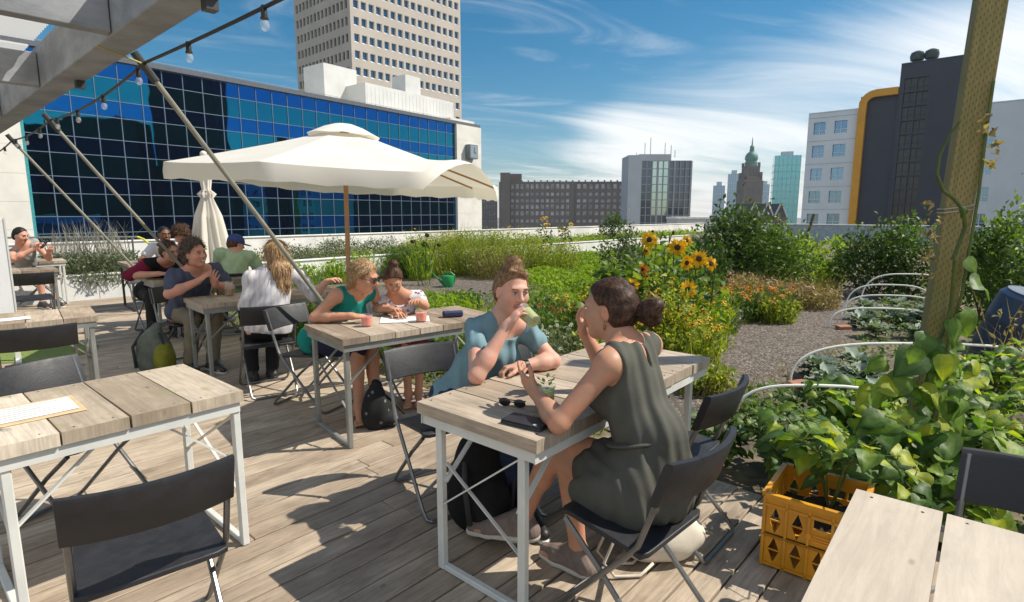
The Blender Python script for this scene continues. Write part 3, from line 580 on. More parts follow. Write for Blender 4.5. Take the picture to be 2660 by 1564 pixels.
# ================================================================ TABLES
def table(c0, az_, length, width, label, legm=whiteSt, top=topM, plank=0.2, thick=0.042, legs=(0.05, 0.05), ht=0.75, yin=0.035):
    """c0: corner of the top at the near side of its -x end; x runs along azimuth az_"""
    d = az(az_); q = Vector((-d.y, d.x, 0)); c = Vector((c0[0], c0[1], 0)) + d * length / 2 + q * width / 2
    e = empty('plank_table', c, R(90 - az_), label, 'table', 'weathered plank tables on the roof deck')
    n = max(1, round(length / plank)); pw = length / n; b = MB()
    for i in range(n):
        b.box((-length / 2 + (i + 0.5) * pw, random.uniform(-0.004, 0.004), ht - thick / 2 + random.uniform(-0.0015, 0.0015)), (pw - 0.007, width + random.uniform(-0.006, 0.006), thick), rotz(random.uniform(-0.004, 0.004)))
    for i in range(n):
        for sy in (-1, 1):
            for q in (-0.28, 0.28): b.lathe([(0.0042, 0), (0.0042, 0.0006)], 8, (-length / 2 + (i + 0.5 + q) * pw + random.uniform(-.006, .006), sy * (width / 2 - 0.035) + random.uniform(-.005, .005), ht + 0.0012), None, 1)
    b.build('tabletop', [top, darkSt], e, bevel=0.005, seg=2)
    zr = ht - thick - 0.024; yl = width / 2 - yin
    for sy in (-1, 1):
        r_ = MB(); r_.box((0, sy * (width / 2 - 0.014), zr), (length - 0.03, 0.006, 0.045)); r_.box((0, sy * (width / 2 - 0.035), ht - thick - 0.0035), (length - 0.03, 0.040, 0.005)); r_.build('rail', legm, e)
    for sx in (-1, 1): r_ = MB(); r_.box((sx * (length / 2 - 0.022), 0, zr), (0.006, width - 0.04, 0.045)); r_.build('end_rail', legm, e)
    for sx, ins in ((-1, legs[0]), (1, legs[1])):
        x = sx * (length / 2 - ins)
        for sy in (-1, 1):
            l_ = MB(); l_.box((x, sy * yl, (ht - thick) / 2 - 0.004), (0.032, 0.036, ht - thick - 0.012)); l_.build('leg', legm, e, bevel=0.004, seg=1)
            s_ = MB(); s_.bar((x - sx * 0.30, sy * (yl - 0.024), zr), (x, sy * (yl - 0.024), ht - 0.34), 0.008, 0.022, (0, 1, 0))
            s_.build('brace', legm, e)
        f = MB(); f.box((x, 0, 0.016), (0.028, 2 * yl - 0.038, 0.026)); f.build('foot_bar', legm, e, bevel=0.003, seg=1)
        s_ = MB(); s_.bar((x, -yl + 0.02, ht - 0.12), (x, yl - 0.02, ht - 0.44), 0.006, 0.022, (1, 0, 0)); s_.bar((x + 0.012, yl - 0.02, ht - 0.26), (x + 0.012, -yl + 0.02, ht - 0.52), 0.006, 0.014, (1, 0, 0)); s_.build('cross_brace', legm, e)
    return e
def back(c, az_, l): d = az(az_); return (c[0] - d.x * l, c[1] - d.y * l)
table(back((-1.21, 2.47), 41, 0.88), 41, 0.88, 0.70, 'front left plank table with a menu sheet and mossy board edges', whiteSt, topM2, 0.215, 0.05, (0.06, 0.03))
table((0.081, 1.893), 41.0, 1.55, 0.645, 'plank table between the two women, with a green drink and a dark wallet on it', whiteSt, topM, 0.215, 0.05, yin=0.095)
table((-1.07, 3.50), 50, 1.32, 0.66, 'plank table with two pink drinks and a drawing sheet, beside the teal topped woman', greySt, topM, 0.2, yin=0.06)
table((-2.70, 4.88), 46, 1.35, 0.56, 'shaded plank table with a beer glass between the laughing man and the long haired blonde', greySt, topM, 0.2)
table((-4.19, 6.59), 45, 1.2, 0.62, 'plank table the man in the maroon shirt leans on', greySt, topM, 0.2)
table((-5.93, 8.76), 46, 1.2, 0.85, 'dark legged plank table in front of the man in the white shirt', darkSt, topM, 0.2)
table(back((-3.22, 4.36), 49, 1.3), 49, 1.3, 0.6, 'plank table at the left edge with loose papers and a white board behind it', greySt, topM, 0.2)
table(back((-7.52, 9.6), 46, 1.5), 46, 1.5, 0.6, 'farthest plank table at the left, by the man with the phone', whiteSt, topM, 0.2)
table(back((-6.43, 8.05), 46, 1.4), 46, 1.4, 0.6, 'plank table at the left with a black chair pushed up to it', greySt, topM, 0.2)
table((-3.75, 6.45), 46, 1.3, 0.62, 'sunlit plank table behind the blonde woman, below the rosemary planter', greySt, topM, 0.2)
d9 = az(130); q9 = Vector((-d9.y, d9.x, 0)); k9 = Vector((0.995, 1.545, 0)) - q9 * 0.72
table((k9.x, k9.y), 130, 1.25, 0.72, 'pale plank table cropped by the lower right corner, next to the yellow crate', whiteSt, woodmat('pale new plank', [(0.47, 0.40, 0.32), (0.53, 0.46, 0.375), (0.57, 0.50, 0.41)], grain=0.4, dirt=0.16, gs=(1.6, 16)), 0.208, 0.03)
# ================================================================ CHAIRS
def chair_proto():
    e = empty('folding_chair', (0, 0, 0)); w = 0.205
    for sx in (-1, 1):
        a = MB(); a.tube([(sx * w, -0.262, 0.775), (sx * w, -0.205, 0.60), (sx * w, -0.155, 0.46), (sx * w, -0.10, 0.39), (sx * w, 0.20, 0.06), (sx * w * 0.97, 0.235, 0.022), (sx * w * 0.86, 0.245, 0.012)], 0.0105, 8); a.build('leg', tubeM, e, smooth=True)
        b = MB(); b.tube([(sx * 0.182, 0.17, 0.425), (sx * 0.182, 0.02, 0.30), (sx * 0.182, -0.24, 0.05), (sx * 0.176, -0.265, 0.022), (sx * 0.155, -0.27, 0.012)], 0.0105, 8); b.build('leg', tubeM, e, smooth=True)
    f = MB(); f.tube([(-0.178, 0.245, 0.012), (0.178, 0.245, 0.012)], 0.0105, 8); f.build('foot_bar', tubeM, e, smooth=True)
    f = MB(); f.tube([(-0.157, -0.27, 0.012), (0.157, -0.27, 0.012)], 0.0105, 8); f.build('foot_bar', tubeM, e, smooth=True)
    # seat: shallow dished panel with rounded corners and a lip
    s = MB(); nx, ny = 12, 12; top, bot = [], []
    for j in range(ny + 1):
        for i in range(nx + 1):
            u, v = i / nx * 2 - 1, j / ny * 2 - 1; hw = 0.197 * (1 - 0.05 * v); x = u * hw; y = 0.01 + v * 0.19
            cr = max(0, abs(u) - 0.8) / 0.2; y *= 1 - 0.08 * cr * cr * abs(v); z = 0.452 + 0.016 * v - 0.009 * (1 - u * u) * (1 - v * v) - 0.018 * max(0, v - 0.8) / 0.2
            top.append((x, y, z)); bot.append((x, y, z - 0.020))
    N = (nx + 1); vs = top + bot; K = len(top); fs = []
    for j in range(ny):
        for i in range(nx):
            a = j * N + i; fs += [(a, a + 1, a + N + 1, a + N), (K + a, K + a + N, K + a + N + 1, K + a + 1)]
    ring = [i for i in range(N)] + [j * N + nx for j in range(1, ny + 1)] + [ny * N + i for i in range(nx - 1, -1, -1)] + [j * N for j in range(ny - 1, 0, -1)]
    fs += [(ring[k], K + ring[k], K + ring[(k + 1) % len(ring)], ring[(k + 1) % len(ring)]) for k in range(len(ring))]
    s.add(vs, fs); s.build('seat', plasM, e, smooth=True, bevel=0.004)
    # backrest: curved band wrapped round the tubes
    s = MB(); n = 14; vs = []; zs = (0.628, 0.634, 0.775, 0.787); 
    for i in range(n + 1):
        u = i / n * 2 - 1; x = u * 0.222; bow = 0.050 * (1 - u * u)
        for z in zs:
            yb = -0.262 + (0.775 - z) * 0.33; 
            vs.append((x, yb - bow + (0.016 if z in zs[1:3] else 0.010), z)); 
        for z in zs[::-1]:
            yb = -0.262 + (0.775 - z) * 0.33
            vs.append((x, yb - bow - (0.016 if z in zs[1:3] else 0.010), z))
    m = 8; fs = [(i * m + k, i * m + (k + 1) % m, (i + 1) * m + (k + 1) % m, (i + 1) * m + k) for i in range(n) for k in range(m)] + [tuple(range(m))[::-1], tuple(n * m + k for k in range(m))]
    s.add(vs, fs); s.build('backrest', plasM, e, smooth=True)
    return e
CH = [(-1.215, 1.75, -40, 'black folding chair seen from behind at the front left table'),
      (-2.16, 2.70, 106, 'black folding chair tucked under the far side of the front left table'),
      (-0.38, 2.94, 148, 'black folding chair the woman in the blue shirt sits on'),
      (0.13, 3.00, 136, 'empty black folding chair beside the blue shirted woman, its back behind her arm'),
      (0.445, 1.965, -45, 'black folding chair the woman in the dark dress sits on'),
      (0.755, 2.60, -49, 'empty black folding chair beyond the woman in the dark dress, at the garden edge'),
      (1.42, 1.40, 226, 'black folding chair behind the cropped table at the lower right'),
      (-3.36, 3.93, -41, 'black folding chair at the left edge table, below its papers'),
      (-2.14, 4.84, -33, 'black folding chair carrying the long haired blonde woman'),
      (-1.60, 4.46, 112, 'black folding chair carrying the woman in the teal top'),
      (-0.93, 4.80, 135, 'black folding chair the girl sits on, behind the table with pink drinks'),
      (-6.27, 7.37, -43, 'black folding chair at the left before the farthest tables'),
      (-3.32, 5.70, 128, 'black folding chair under the laughing man'),
      (-4.62, 7.28, 130, 'black folding chair under the man in the maroon shirt'),
      (-5.75, 9.55, 165, 'black folding chair under the man in the white shirt'),
      (-8.15, 9.75, 60, 'black folding chair under the man with the phone'),
      (-3.62, 7.35, -30, 'black folding chair under the man in the blue cap')]
proto = chair_proto()
for i, (x, y, f, lab) in enumerate(CH):
    c = proto if i == 0 else copy_tree(proto)
    c.location = (x, y, 0.003); c.rotation_euler = (0, 0, R(-f)); tag(c, lab, 'chair', 'black folding chairs on the deck')
# ================================================================ UMBRELLAS
canvasM, t_, b_, o_ = newmat('off white canvas'); 
tcn_ = nd(t_, 'ShaderNodeTexCoord'); nz_ = nd(t_, 'ShaderNodeTexNoise', i={'Scale': 2.5, 'Detail': 5}); t_.links.new(tcn_.outputs['Object'], nz_.inputs[0])
cc_ = mixc(t_, maprange(t_, nz_.outputs[0], 0.35, 0.7), (0.88, 0.86, 0.81), (0.84, 0.81, 0.74)); t_.links.new(cc_, b_.inputs['Base Color']); b_.inputs['Roughness'].default_value = 0.85; b_.inputs['Specular IOR Level'].default_value = 0.15
tr_ = nd(t_, 'ShaderNodeBsdfTranslucent', i={0: (0.85, 0.78, 0.64, 1)}); mx_ = nd(t_, 'ShaderNodeMixShader', i={0: 0.30}); t_.links.new(b_.outputs[0], mx_.inputs[1]); t_.links.new(tr_.outputs[0], mx_.inputs[2]); t_.links.new(mx_.outputs[0], o_.inputs[0])
def open_umbrella(loc):
    e = empty('parasol', loc, 0, 'open off white canvas parasol on a wooden pole over the middle tables', 'parasol')
    tilt = Matrix.Rotation(R(2.6), 3, 'Y'); top = Vector((0.03, 0, 2.50))
    p = MB(); p.tube([(0, 0, 0.02), (0.03, 0, 2.42)], 0.026, 14); p.build('pole', poleM, e, smooth=True)
    p = MB(); p.lathe([(0.26, 0), (0.27, 0.02), (0.25, 0.06), (0.10, 0.08), (0.05, 0.10), (0.045, 0.34), (0.03, 0.345)], 24); p.build('base', darkSt, e, smooth=True, ang=30)
    Rr, rise = 1.75, 0.53; NS, NR = 8, 12
    def surf(k, f, r):   # k sector, f 0..1 across, r 0..1 from hub to rim
        a0 = R(38.5 + 45 * k); a1 = a0 + R(45); A = Vector((math.cos(a0), math.sin(a0), 0)); B = Vector((math.cos(a1), math.sin(a1), 0))
        q = A.lerp(B, f) * (Rr * (0.14 + 0.86 * r)); sag = 0.018 * r * (4 * f * (1 - f)) ; rr = 0.14 + 0.86 * r
        z = -rise * (rr ** 0.92) - 0.006 * math.sin(math.pi * r) - sag * 0.7
        if k == 6: z += 0.20 * r ** 3 * math.sin(math.pi * min(1, f * 1.05)) ** 1.3 - 0.05 * r ** 3 * f   # the windward panel is blown upwards
        if k == 7: z -= 0.05 * r ** 3 * (1 - f)
        if k in (2, 3): z += 0.09 * r * r * ((1 - f) if k == 3 else f)
        return top + Vector((0, 0, -0.02)) + tilt @ Vector((q.x, q.y, z))
    c = MB(); M_ = 8
    for k in range(NS):
        vs = [surf(k, i / M_, j / NR) for j in range(NR + 1) for i in range(M_ + 1)]
        c.add(vs, [(j * (M_ + 1) + i, j * (M_ + 1) + i + 1, (j + 1) * (M_ + 1) + i + 1, (j + 1) * (M_ + 1) + i) for j in range(NR) for i in range(M_)])
    c.build('canopy', canvasM, e, smooth=True, ang=50)
    v = MB(); per = [surf(k, i / 10, 1) for k in range(NS) for i in range(10)]; n = len(per); vs = []
    for i, q in enumerate(per):
        ctr = Vector((top.x, top.y, q.z)); outw = (q - ctr).normalized(); ph = (i % 10) / 10
        wv = 0.005 * math.sin(i * 1.7) + 0.008 * math.sin(i * 0.53); drop = 0.150 + 0.010 * math.sin(i * 2 * math.pi / 10 * 3 + 0.6)
        if 60 <= i < 70: fl_ = math.sin((i - 60) / 10 * math.pi) ** 0.5; drop *= 1 - 0.75 * fl_; wv += 0.10 * fl_
        vs += [q, q + outw * (0.012 + wv * 0.5) + Vector((0, 0, -drop * 0.5)), q + outw * (0.008 + wv) + Vector((0, 0, -drop))]
    fs = []
    for i in range(n):
        j = (i + 1) % n; fs += [(i * 3, j * 3, j * 3 + 1, i * 3 + 1), (i * 3 + 1, j * 3 + 1, j * 3 + 2, i * 3 + 2)]
    v.add(vs, fs); v.build('valance', canvasM, e, smooth='all')
    # vent cap
    c = MB(); prof = [(0.02, 0.020), (0.10, 0.012), (0.22, -0.028), (0.34, -0.088), (0.41, -0.122)]; vs = []
    for r, z in prof: vs += [top + tilt @ Vector((r * math.cos(R(38.5 + 22.5 * k)) * (1.0 if k % 2 == 0 else 0.95), r * math.sin(R(38.5 + 22.5 * k)) * (1.0 if k % 2 == 0 else 0.95), z + (0.012 if r > 0.3 and k % 2 else 0))) for k in range(16)]
    c.add(vs, [(i * 16 + k, i * 16 + (k + 1) % 16, (i + 1) * 16 + (k + 1) % 16, (i + 1) * 16 + k) for i in range(len(prof) - 1) for k in range(16)]); c.build('vent_cap', canvasM, e, smooth='all')
    for k in range(NS):
        r_ = MB(); a = surf(k, 0, 0.0) - Vector((0, 0, 0.035)); b = surf(k, 0, 1.0) - Vector((0, 0, 0.03)); r_.tube([a.lerp(b, t) * 1 + (surf(k, 0, t) - Vector((0, 0, 0.028)) - a.lerp(b, t)) for t in (0, 0.3, 0.6, 0.85, 1)], 0.011, 6); rb = r_.build('rib', poleM, e)
        s_ = MB(); s_.tube([Vector((0.025, 0, 1.93)), surf(k, 0, 0.48) - Vector((0, 0, 0.045))], 0.009, 6); s_.build('strut', poleM, rb)
    h = MB(); h.lathe([(0.03, 1.88), (0.05, 1.89), (0.05, 1.97), (0.03, 1.98)], 12, (0.024, 0, 0)); h.build('runner', poleM, e); h = MB(); h.lathe([(0.05, 2.36), (0.06, 2.4), (0.02, 2.52)], 12, (0.03, 0, 0)); h.build('hub', poleM, e)
    return e
open_umbrella((-1.90, 6.55, 0))
def closed_umbrella(loc):
    e = empty('parasol', loc, 0, 'closed parasol with its off white canvas hanging in folds, left of the open one', 'parasol')
    p = MB(); p.tube([(0, 0, 0.02), (0, 0, 2.32)], 0.024, 12); p.build('pole', poleM, e, smooth=True)
    p = MB(); p.lathe([(0.25, 0), (0.26, 0.03), (0.06, 0.09), (0.045, 0.30)], 20); p.build('base', darkSt, e, smooth=True, ang=30)
    c = MB(); n = 64; prof = [(2.32, 0.02), (2.27, 0.06), (2.16, 0.085), (2.0, 0.075), (1.86, 0.055), (1.80, 0.10), (1.74, 0.075), (1.5, 0.145), (1.2, 0.19), (0.9, 0.235), (0.72, 0.26)]; vs = []
    for z, r in prof:
        for k in range(n):
            a = 2 * math.pi * k / n; amp = 0.30 if r > 0.09 else 0.12
            rr = r * (1 + amp * math.sin(8 * a + 0.7 * z) * 0.7 + amp * 0.45 * math.sin(13 * a + 2.1 * z)); vs.append((rr * math.cos(a), rr * math.sin(a), z + (0.05 * math.sin(4 * a + 1) if z < 0.8 else 0)))
    c.add(vs, [(i * n + k, i * n + (k + 1) % n, (i + 1) * n + (k + 1) % n, (i + 1) * n + k) for i in range(len(prof) - 1) for k in range(n)]); c.build('canopy', canvasM, e, smooth='all')
    s = MB(); s.lathe([(0.075, 1.84), (0.085, 1.80), (0.08, 1.77)], 24); s.build('strap', mat('tan strap', (0.34, 0.24, 0.15), 0.8), e)
    s = MB(); s.ball((0, 0, 2.34), 0.045); s.build('finial', canvasM, e, smooth=True)
    return e
closed_umbrella((-4.25, 8.05, 0))
# ================================================================ SMALL THINGS ON AND AROUND THE TABLES
paperM = mat('white paper', (0.78, 0.78, 0.76), 0.7, 0, 0.03, 20); navyM = mat('navy fabric', (0.025, 0.03, 0.085), 0.7, 0, 0.2, 30)
clearM, t_, b_, o_ = newmat('clear drinking glass'); b_.inputs['Base Color'].default_value = (0.85, 0.88, 0.87, 1); b_.inputs['Roughness'].default_value = 0.03
tr_ = nd(t_, 'ShaderNodeBsdfTransparent', i={0: (0.97, 0.98, 0.97, 1)}); mx_ = nd(t_, 'ShaderNodeMixShader', i={0: 0.90}); t_.links.new(b_.outputs[0], mx_.inputs[1]); t_.links.new(tr_.outputs[0], mx_.inputs[2]); t_.links.new(mx_.outputs[0], o_.inputs[0]); woodclip = mat('pale wood board', (0.60, 0.45, 0.26), 0.6, 0, 0.12, 12)
inkM = mat('grey print', (0.35, 0.35, 0.36), 0.8)
TZ = 0.7515
def sheet_thing(name, x, y, a, w, h, label, cat, lines=5, board=None, pics=()):
    e = empty(name, (x, y, TZ), R(a), label, cat)
    z = 0.001
    if board: b = MB(); b.box((0, 0, 0.003), (w + 0.04, h + 0.06, 0.005)); b.build('board', board, e, bevel=0.002, seg=1); z = 0.006
    p = MB(); n = 8
    vs = [(-w / 2 + w * i / n, yy, z + 0.0015 + 0.004 * max(0, (i / n - 0.7)) ** 1) for yy in (-h / 2, h / 2) for i in range(n + 1)]
    p.add(vs, [(i, i + 1, n + 2 + i, n + 1 + i) for i in range(n)]); p.build('paper', paperM, e)
    k = MB()
    for i in range(lines):
        k.box((-w * 0.04 * (i % 3), h * (0.36 - 0.72 * i / max(1, lines - 1)), z + 0.0045), (w * (0.72 - 0.12 * ((i * 7) % 4)), 0.004, 0.0006))
    if lines: k.build('print', inkM, e)
    return e
sheet_thing('menu_sheet', -1.93, 2.17, 48, 0.30, 0.21, 'white menu sheet on a pale wooden board on the front left table', 'menu', 6, woodclip)
sheet_thing('menu_sheet', 0.565, 2.80, 40, 0.30, 0.20, 'white menu sheet on the table between the two women', 'menu', 6)
sheet_thing('drawing_sheet', -0.80, 4.18, 10, 0.36, 0.24, 'white drawing sheet in front of the girl and the woman in teal', 'paper', 4)
sheet_thing('paper_sheet', -3.80, 4.14, 44, 0.36, 0.16, 'loose white papers on the left edge table', 'paper', 3)
def tumbler(x, y, z, label, liquid, name='drink_glass', r=0.038, h=0.10, fill=0.8, group=None, cat='glass', rot=None):
    e = empty(name, (x, y, z), 0, label, cat, group)
    if rot: e.rotation_euler = rot
    g = MB(); g.lathe([(r * 0.80, 0), (r * 0.86, 0.004), (r, h), (r - 0.0025, h), (r * 0.82, 0.009), (0.001, 0.008)], 24, capt=False); g.build('tumbler', clearM, e, smooth=True, ang=40)
    l = MB(); l.lathe([(r * 0.80, 0.0095), (r * 0.80 + (r - 0.004 - r * 0.8) * fill, h * fill), (0.001, h * fill)], 24, capt=False); l.build('drink', liquid, e, smooth=True, ang=40)
    return e
pinkM = mat('pink lemonade', (0.85, 0.20, 0.13), 0.15, 0, 0.1, 10); greenM = mat('green juice', (0.40, 0.42, 0.10), 0.2, 0, 0.15, 14); beerM = mat('amber beer', (0.40, 0.16, 0.02), 0.15); greenL = mat('lime drink', (0.58, 0.62, 0.12), 0.25, 0, 0.3, 40)
tumbler(-1.02, 3.93, TZ, 'pink drink by the forearm of the woman in teal', pinkM, r=0.044, h=0.085)
tumbler(-0.665, 4.10, TZ, 'pink drink in a tumbler next to the navy case', pinkM, r=0.046, h=0.085)
tumbler(-2.72, 5.42, TZ, 'half empty beer glass in front of the laughing man', beerM, r=0.042, h=0.14, fill=0.45)
def lime_glass(x, y):
    e = tumbler(x, y, TZ, 'green drink with mint beside the open hand of the woman in the dress', greenL, r=0.040, h=0.115)
    m_ = MB()
    for k in range(14):
        a = k * 2.4; p = Vector((0.02 * math.cos(a), 0.02 * math.sin(a), 0.09 + 0.004 * k)); q = p + Vector((math.cos(a) * 0.022, math.sin(a) * 0.022, 0.016)); s_ = Vector((-math.sin(a), math.cos(a), 0)) * 0.009
        m_.add([p, (p + q) / 2 + s_, q, (p + q) / 2 - s_], [(0, 1, 2, 3)])
    m_.build('mint', mat('mint leaf', (0.22, 0.34, 0.05), 0.5, 0, 0.3, 60), e)
lime_glass(0.135, 2.19)
e = empty('pencil_case', (-0.455, 4.30, TZ), R(16), 'navy zipped case at the right end of the table with pink drinks', 'case')
b = MB(); b.box((0, 0, 0.024), (0.155, 0.07, 0.046)); b.build('pouch', navyM, e, bevel=0.014, seg=4); b = MB(); b.tube([(-0.07, 0.0, 0.0475), (0.07, 0.0, 0.0475)], 0.003, 6); b.tube([(0.07, 0, 0.048), (0.085, 0.008, 0.04)], 0.002, 5); b.build('zip', greySt, e)
e = empty('wallet', (0.055, 2.055, TZ), R(-33), 'dark flat wallet lying near the table corner by the woman in the dress', 'wallet')
b = MB(); b.box((0, 0, 0.006), (0.175, 0.095, 0.011)); b.box((0, 0.0, 0.0145), (0.172, 0.092, 0.005)); b.build('cover', mat('black leather', (0.022, 0.023, 0.028), 0.45, 0, 0.3, 30, 0.15, 150), e, bevel=0.004); b = MB(); b.box((0.055, -0.03, 0.0176), (0.012, 0.012, 0.0015)); b.build('stud', whiteSt, e)
e = empty('sunglasses', (0.0, 2.245, TZ), R(-20), 'folded sunglasses beside the wallet on the table between the two women', 'sunglasses')
b = MB()
for sx in (-1, 1): b.ball((sx * 0.033, 0, 0.018), (0.026, 0.004, 0.018), 14, 8); 
b.build('lens', mat('dark lens', (0.012, 0.012, 0.014), 0.1), e, smooth='all'); b = MB(); b.tube([(-0.06, 0, 0.03), (0, 0.002, 0.028), (0.06, 0, 0.03)], 0.0025, 6); b.tube([(-0.06, 0, 0.03), (0.05, 0.016, 0.006)], 0.0022, 6); b.tube([(0.06, 0, 0.03), (-0.05, 0.022, 0.006)], 0.0022, 6); b.build('frame', blackRub, e)
# white board on white feet beside the left edge table
e = empty('sign_board', (-5.20, 5.83, 0), R(42), 'white free standing board at the left edge of the deck', 'board')
b = MB(); b.box((-0.22, 0, 0.98), (0.5, 0.022, 1.0)); b.build('panel', mat('white board', (0.72, 0.74, 0.76), 0.4, 0, 0.03, 3), e, bevel=0.004)
b = MB(); b.box((0.035, 0, 0.98), (0.014, 0.035, 1.02)); b.box((-0.475, 0, 0.98), (0.014, 0.035, 1.02)); b.build('frame', whiteSt, e)
for sx in (0.0, -0.44): b = MB(); b.box((sx, 0, 0.245), (0.045, 0.03, 0.47)); b.box((sx, 0, 0.012), (0.05, 0.36, 0.02)); b.build('leg', whiteSt, e, bevel=0.003, seg=1)
# hand rail with a yellow end at the far left
e = empty('hand_rail', (-7.9, 11.35, 0), 0, 'thin steel hand rail with a yellow end in front of the lavender', 'rail')
b = MB(); b.tube([(-3.5, -0.35, 1.06), (0.42, 0.1, 1.06)], 0.02, 8); b.build('rail', greySt, e, smooth=True); b = MB(); b.tube([(0.40, 0.1, 1.065), (0.52, 0.1, 1.02), (0.62, 0.09, 0.93)], 0.022, 8); b.build('end_grip', mat('yellow grip', (0.62, 0.60, 0.04), 0.5), e, smooth=True)
for px_ in (-3.4, 0.30): b = MB(); b.tube([(px_, 0.09 + 0.115 * (px_ - 0.3), 0), (px_, 0.09 + 0.115 * (px_ - 0.3), 1.05)], 0.017, 8); b.build('post', greySt, e, smooth=True)
# watering can
e = empty('watering_can', (-1.44, 12.72, -0.105), R(180), 'small green plastic watering can on the gravel clearing', 'watering can'); canM = mat('green plastic', (0.01, 0.24, 0.07), 0.4, 0, 0.1, 10)
b = MB(); b.lathe([(0.115, 0), (0.125, 0.02), (0.15, 0.24), (0.145, 0.25), (0.11, 0.252)], 24); b.build('body', canM, e, smooth=True, ang=40)
b = MB(); b.tube([(0.11, 0, 0.06), (0.22, 0, 0.18), (0.31, 0, 0.26)], [0.03, 0.022, 0.015], 10); b.lathe([(0.02, 0), (0.04, 0.03)], 12, (0.31, 0, 0.255), Matrix.Rotation(R(50), 3, 'Y')); b.build('spout', canM, e, smooth=True)
b = MB(); b.tube([(0.10, 0, 0.25), (0.06, 0, 0.32), (-0.06, 0, 0.33), (-0.15, 0, 0.26), (-0.16, 0, 0.15), (-0.12, 0, 0.07)], 0.013, 8); b.build('handle', canM, e, smooth=True)
# yellow crate with soil
def crate():
    e = empty('plastic_crate', (1.355, 2.352, 0.004), R(-38), 'yellow plastic bottle crate used as a planter beside the cropped table', 'crate')
    yel = mat('yellow crate plastic', (0.60, 0.27, 0.015), 0.38, 0, 0.14, 5); w, d, h = 0.35, 0.36, 0.335; th = 0.007
    def panel(length, place, holes):
        P = MB()
        # rows of diamonds: build the panel from triangles round each diamond hole
        nx = holes; cw = length / nx; zr = [0.012, 0.148, 0.285]
        for j in range(2):
            z0, z1 = zr[j], zr[j + 1]; zc = (z0 + z1) / 2
            for i in range(nx):
                x0 = -length / 2 + i * cw; x1 = x0 + cw; xc = (x0 + x1) / 2; hw, hh = cw * 0.27, (z1 - z0) * 0.43
                solid = (holes == 4 and j == 1 and 1 < i < 4 - 0)
                D = [(xc - hw, zc), (xc, zc - hh), (xc + hw, zc), (xc, zc + hh)]; C = [(x0, z0), (x1, z0), (x1, z1), (x0, z1)]
                if holes == 4 and j == 1 and i in (2, 3):   # grip slot half
                    a = xc - cw * 0.5 if i == 3 else xc - cw * 0.32; b_ = xc + cw * 0.32 if i == 3 else xc + cw * 0.5; s0, s1 = z1 - 0.052, z1 - 0.012
                    polys = [[(x0, z0), (x1, z0), (x1, s0), (x0, s0)], [(x0, s1), (x1, s1), (x1, z1), (x0, z1)]]
                    if i == 2: polys.append([(x0, s0), (a, s0), (a, s1), (x0, s1)])
                    else: polys.append([(b_, s0), (x1, s0), (x1, s1), (b_, s1)])
                else:
                    polys = [[C[0], C[1], D[1]], [C[0], D[1], D[0]], [C[3], C[0], D[0]], [C[1], C[2], D[2]], [C[1], D[2], D[1]], [C[2], C[3], D[3]], [C[2], D[3], D[2]], [C[3], D[0], D[3]]]
                    P.box(place(xc, zc, 0.0), (0.004, 0.004, 0.004)); 
                    rr = place(1, 0, 0) - place(0, 0, 0); P.bar(place(xc - hw, zc, -0.002), place(xc + hw, zc, -0.002), 0.006, 0.006)
                for po in polys:
                    n = len(po); vs = [place(x, z, 0) for x, z in po] + [place(x, z, -th) for x, z in po]
                    P.add(vs, [tuple(range(n)), tuple(range(n, 2 * n))[::-1]] + [(k, (k + 1) % n, n + (k + 1) % n, n + k) for k in range(n)], 0, None, 0.5)
            for zz in (z0, z1): P.bar(place(-length / 2, zz, 0.004), place(length / 2, zz, 0.004), 0.010, 0.012)
        P.bar(place(-length / 2, 0.302, 0.0), place(length / 2, 0.302, 0.0), 0.008, 0.036); P.bar(place(-length / 2, h - 0.008, 0.004), place(length / 2, h - 0.008, 0.004), 0.022, 0.022)
        for i in range(nx + 1): P.bar(place(-length / 2 + i * cw, 0, 0.004), place(-length / 2 + i * cw, 0.32, 0.004), 0.010, 0.010)
        P.build('side_panel', yel, e)
    panel(w, lambda x, z, k: Vector((x, -d / 2 - k, z)), 4); panel(w, lambda x, z, k: Vector((x, d / 2 + k, z)), 4)
    panel(d, lambda x, z, k: Vector((-w / 2 - k, x, z)), 3); panel(d, lambda x, z, k: Vector((w / 2 + k, x, z)), 3)
    b = MB(); b.box((0, 0, 0.01), (w - 0.02, d - 0.02, 0.012)); b.build('bottom', yel, e)
    lg = MB()
    for k in range(3): lg.box((0.055 - k * 0.0, -d / 2 - 0.0085, 0.18 + k * 0.012), (0.075, 0.0015, 0.004))
    lg.ball((0.0, -d / 2 - 0.0075, 0.195), (0.012, 0.002, 0.016), 10, 6); lg.build('print', mat('orange print', (0.75, 0.30, 0.02), 0.5), e)
    s_ = MB(); vs = [(-w / 2 + 0.015 + i / 12 * (w - 0.03), -d / 2 + 0.015 + j / 10 * (d - 0.03), 0.21 + random.uniform(-0.015, 0.02)) for j in range(11) for i in range(13)]
    s_.add(vs, [(j * 13 + i, j * 13 + i + 1, (j + 1) * 13 + i + 1, (j + 1) * 13 + i) for j in range(10) for i in range(12)]); s_.build('soil', mat('dark potting soil', (0.02, 0.015, 0.011), 0.95, 0, 0.4, 40), e, smooth=True)
    return e
crate()
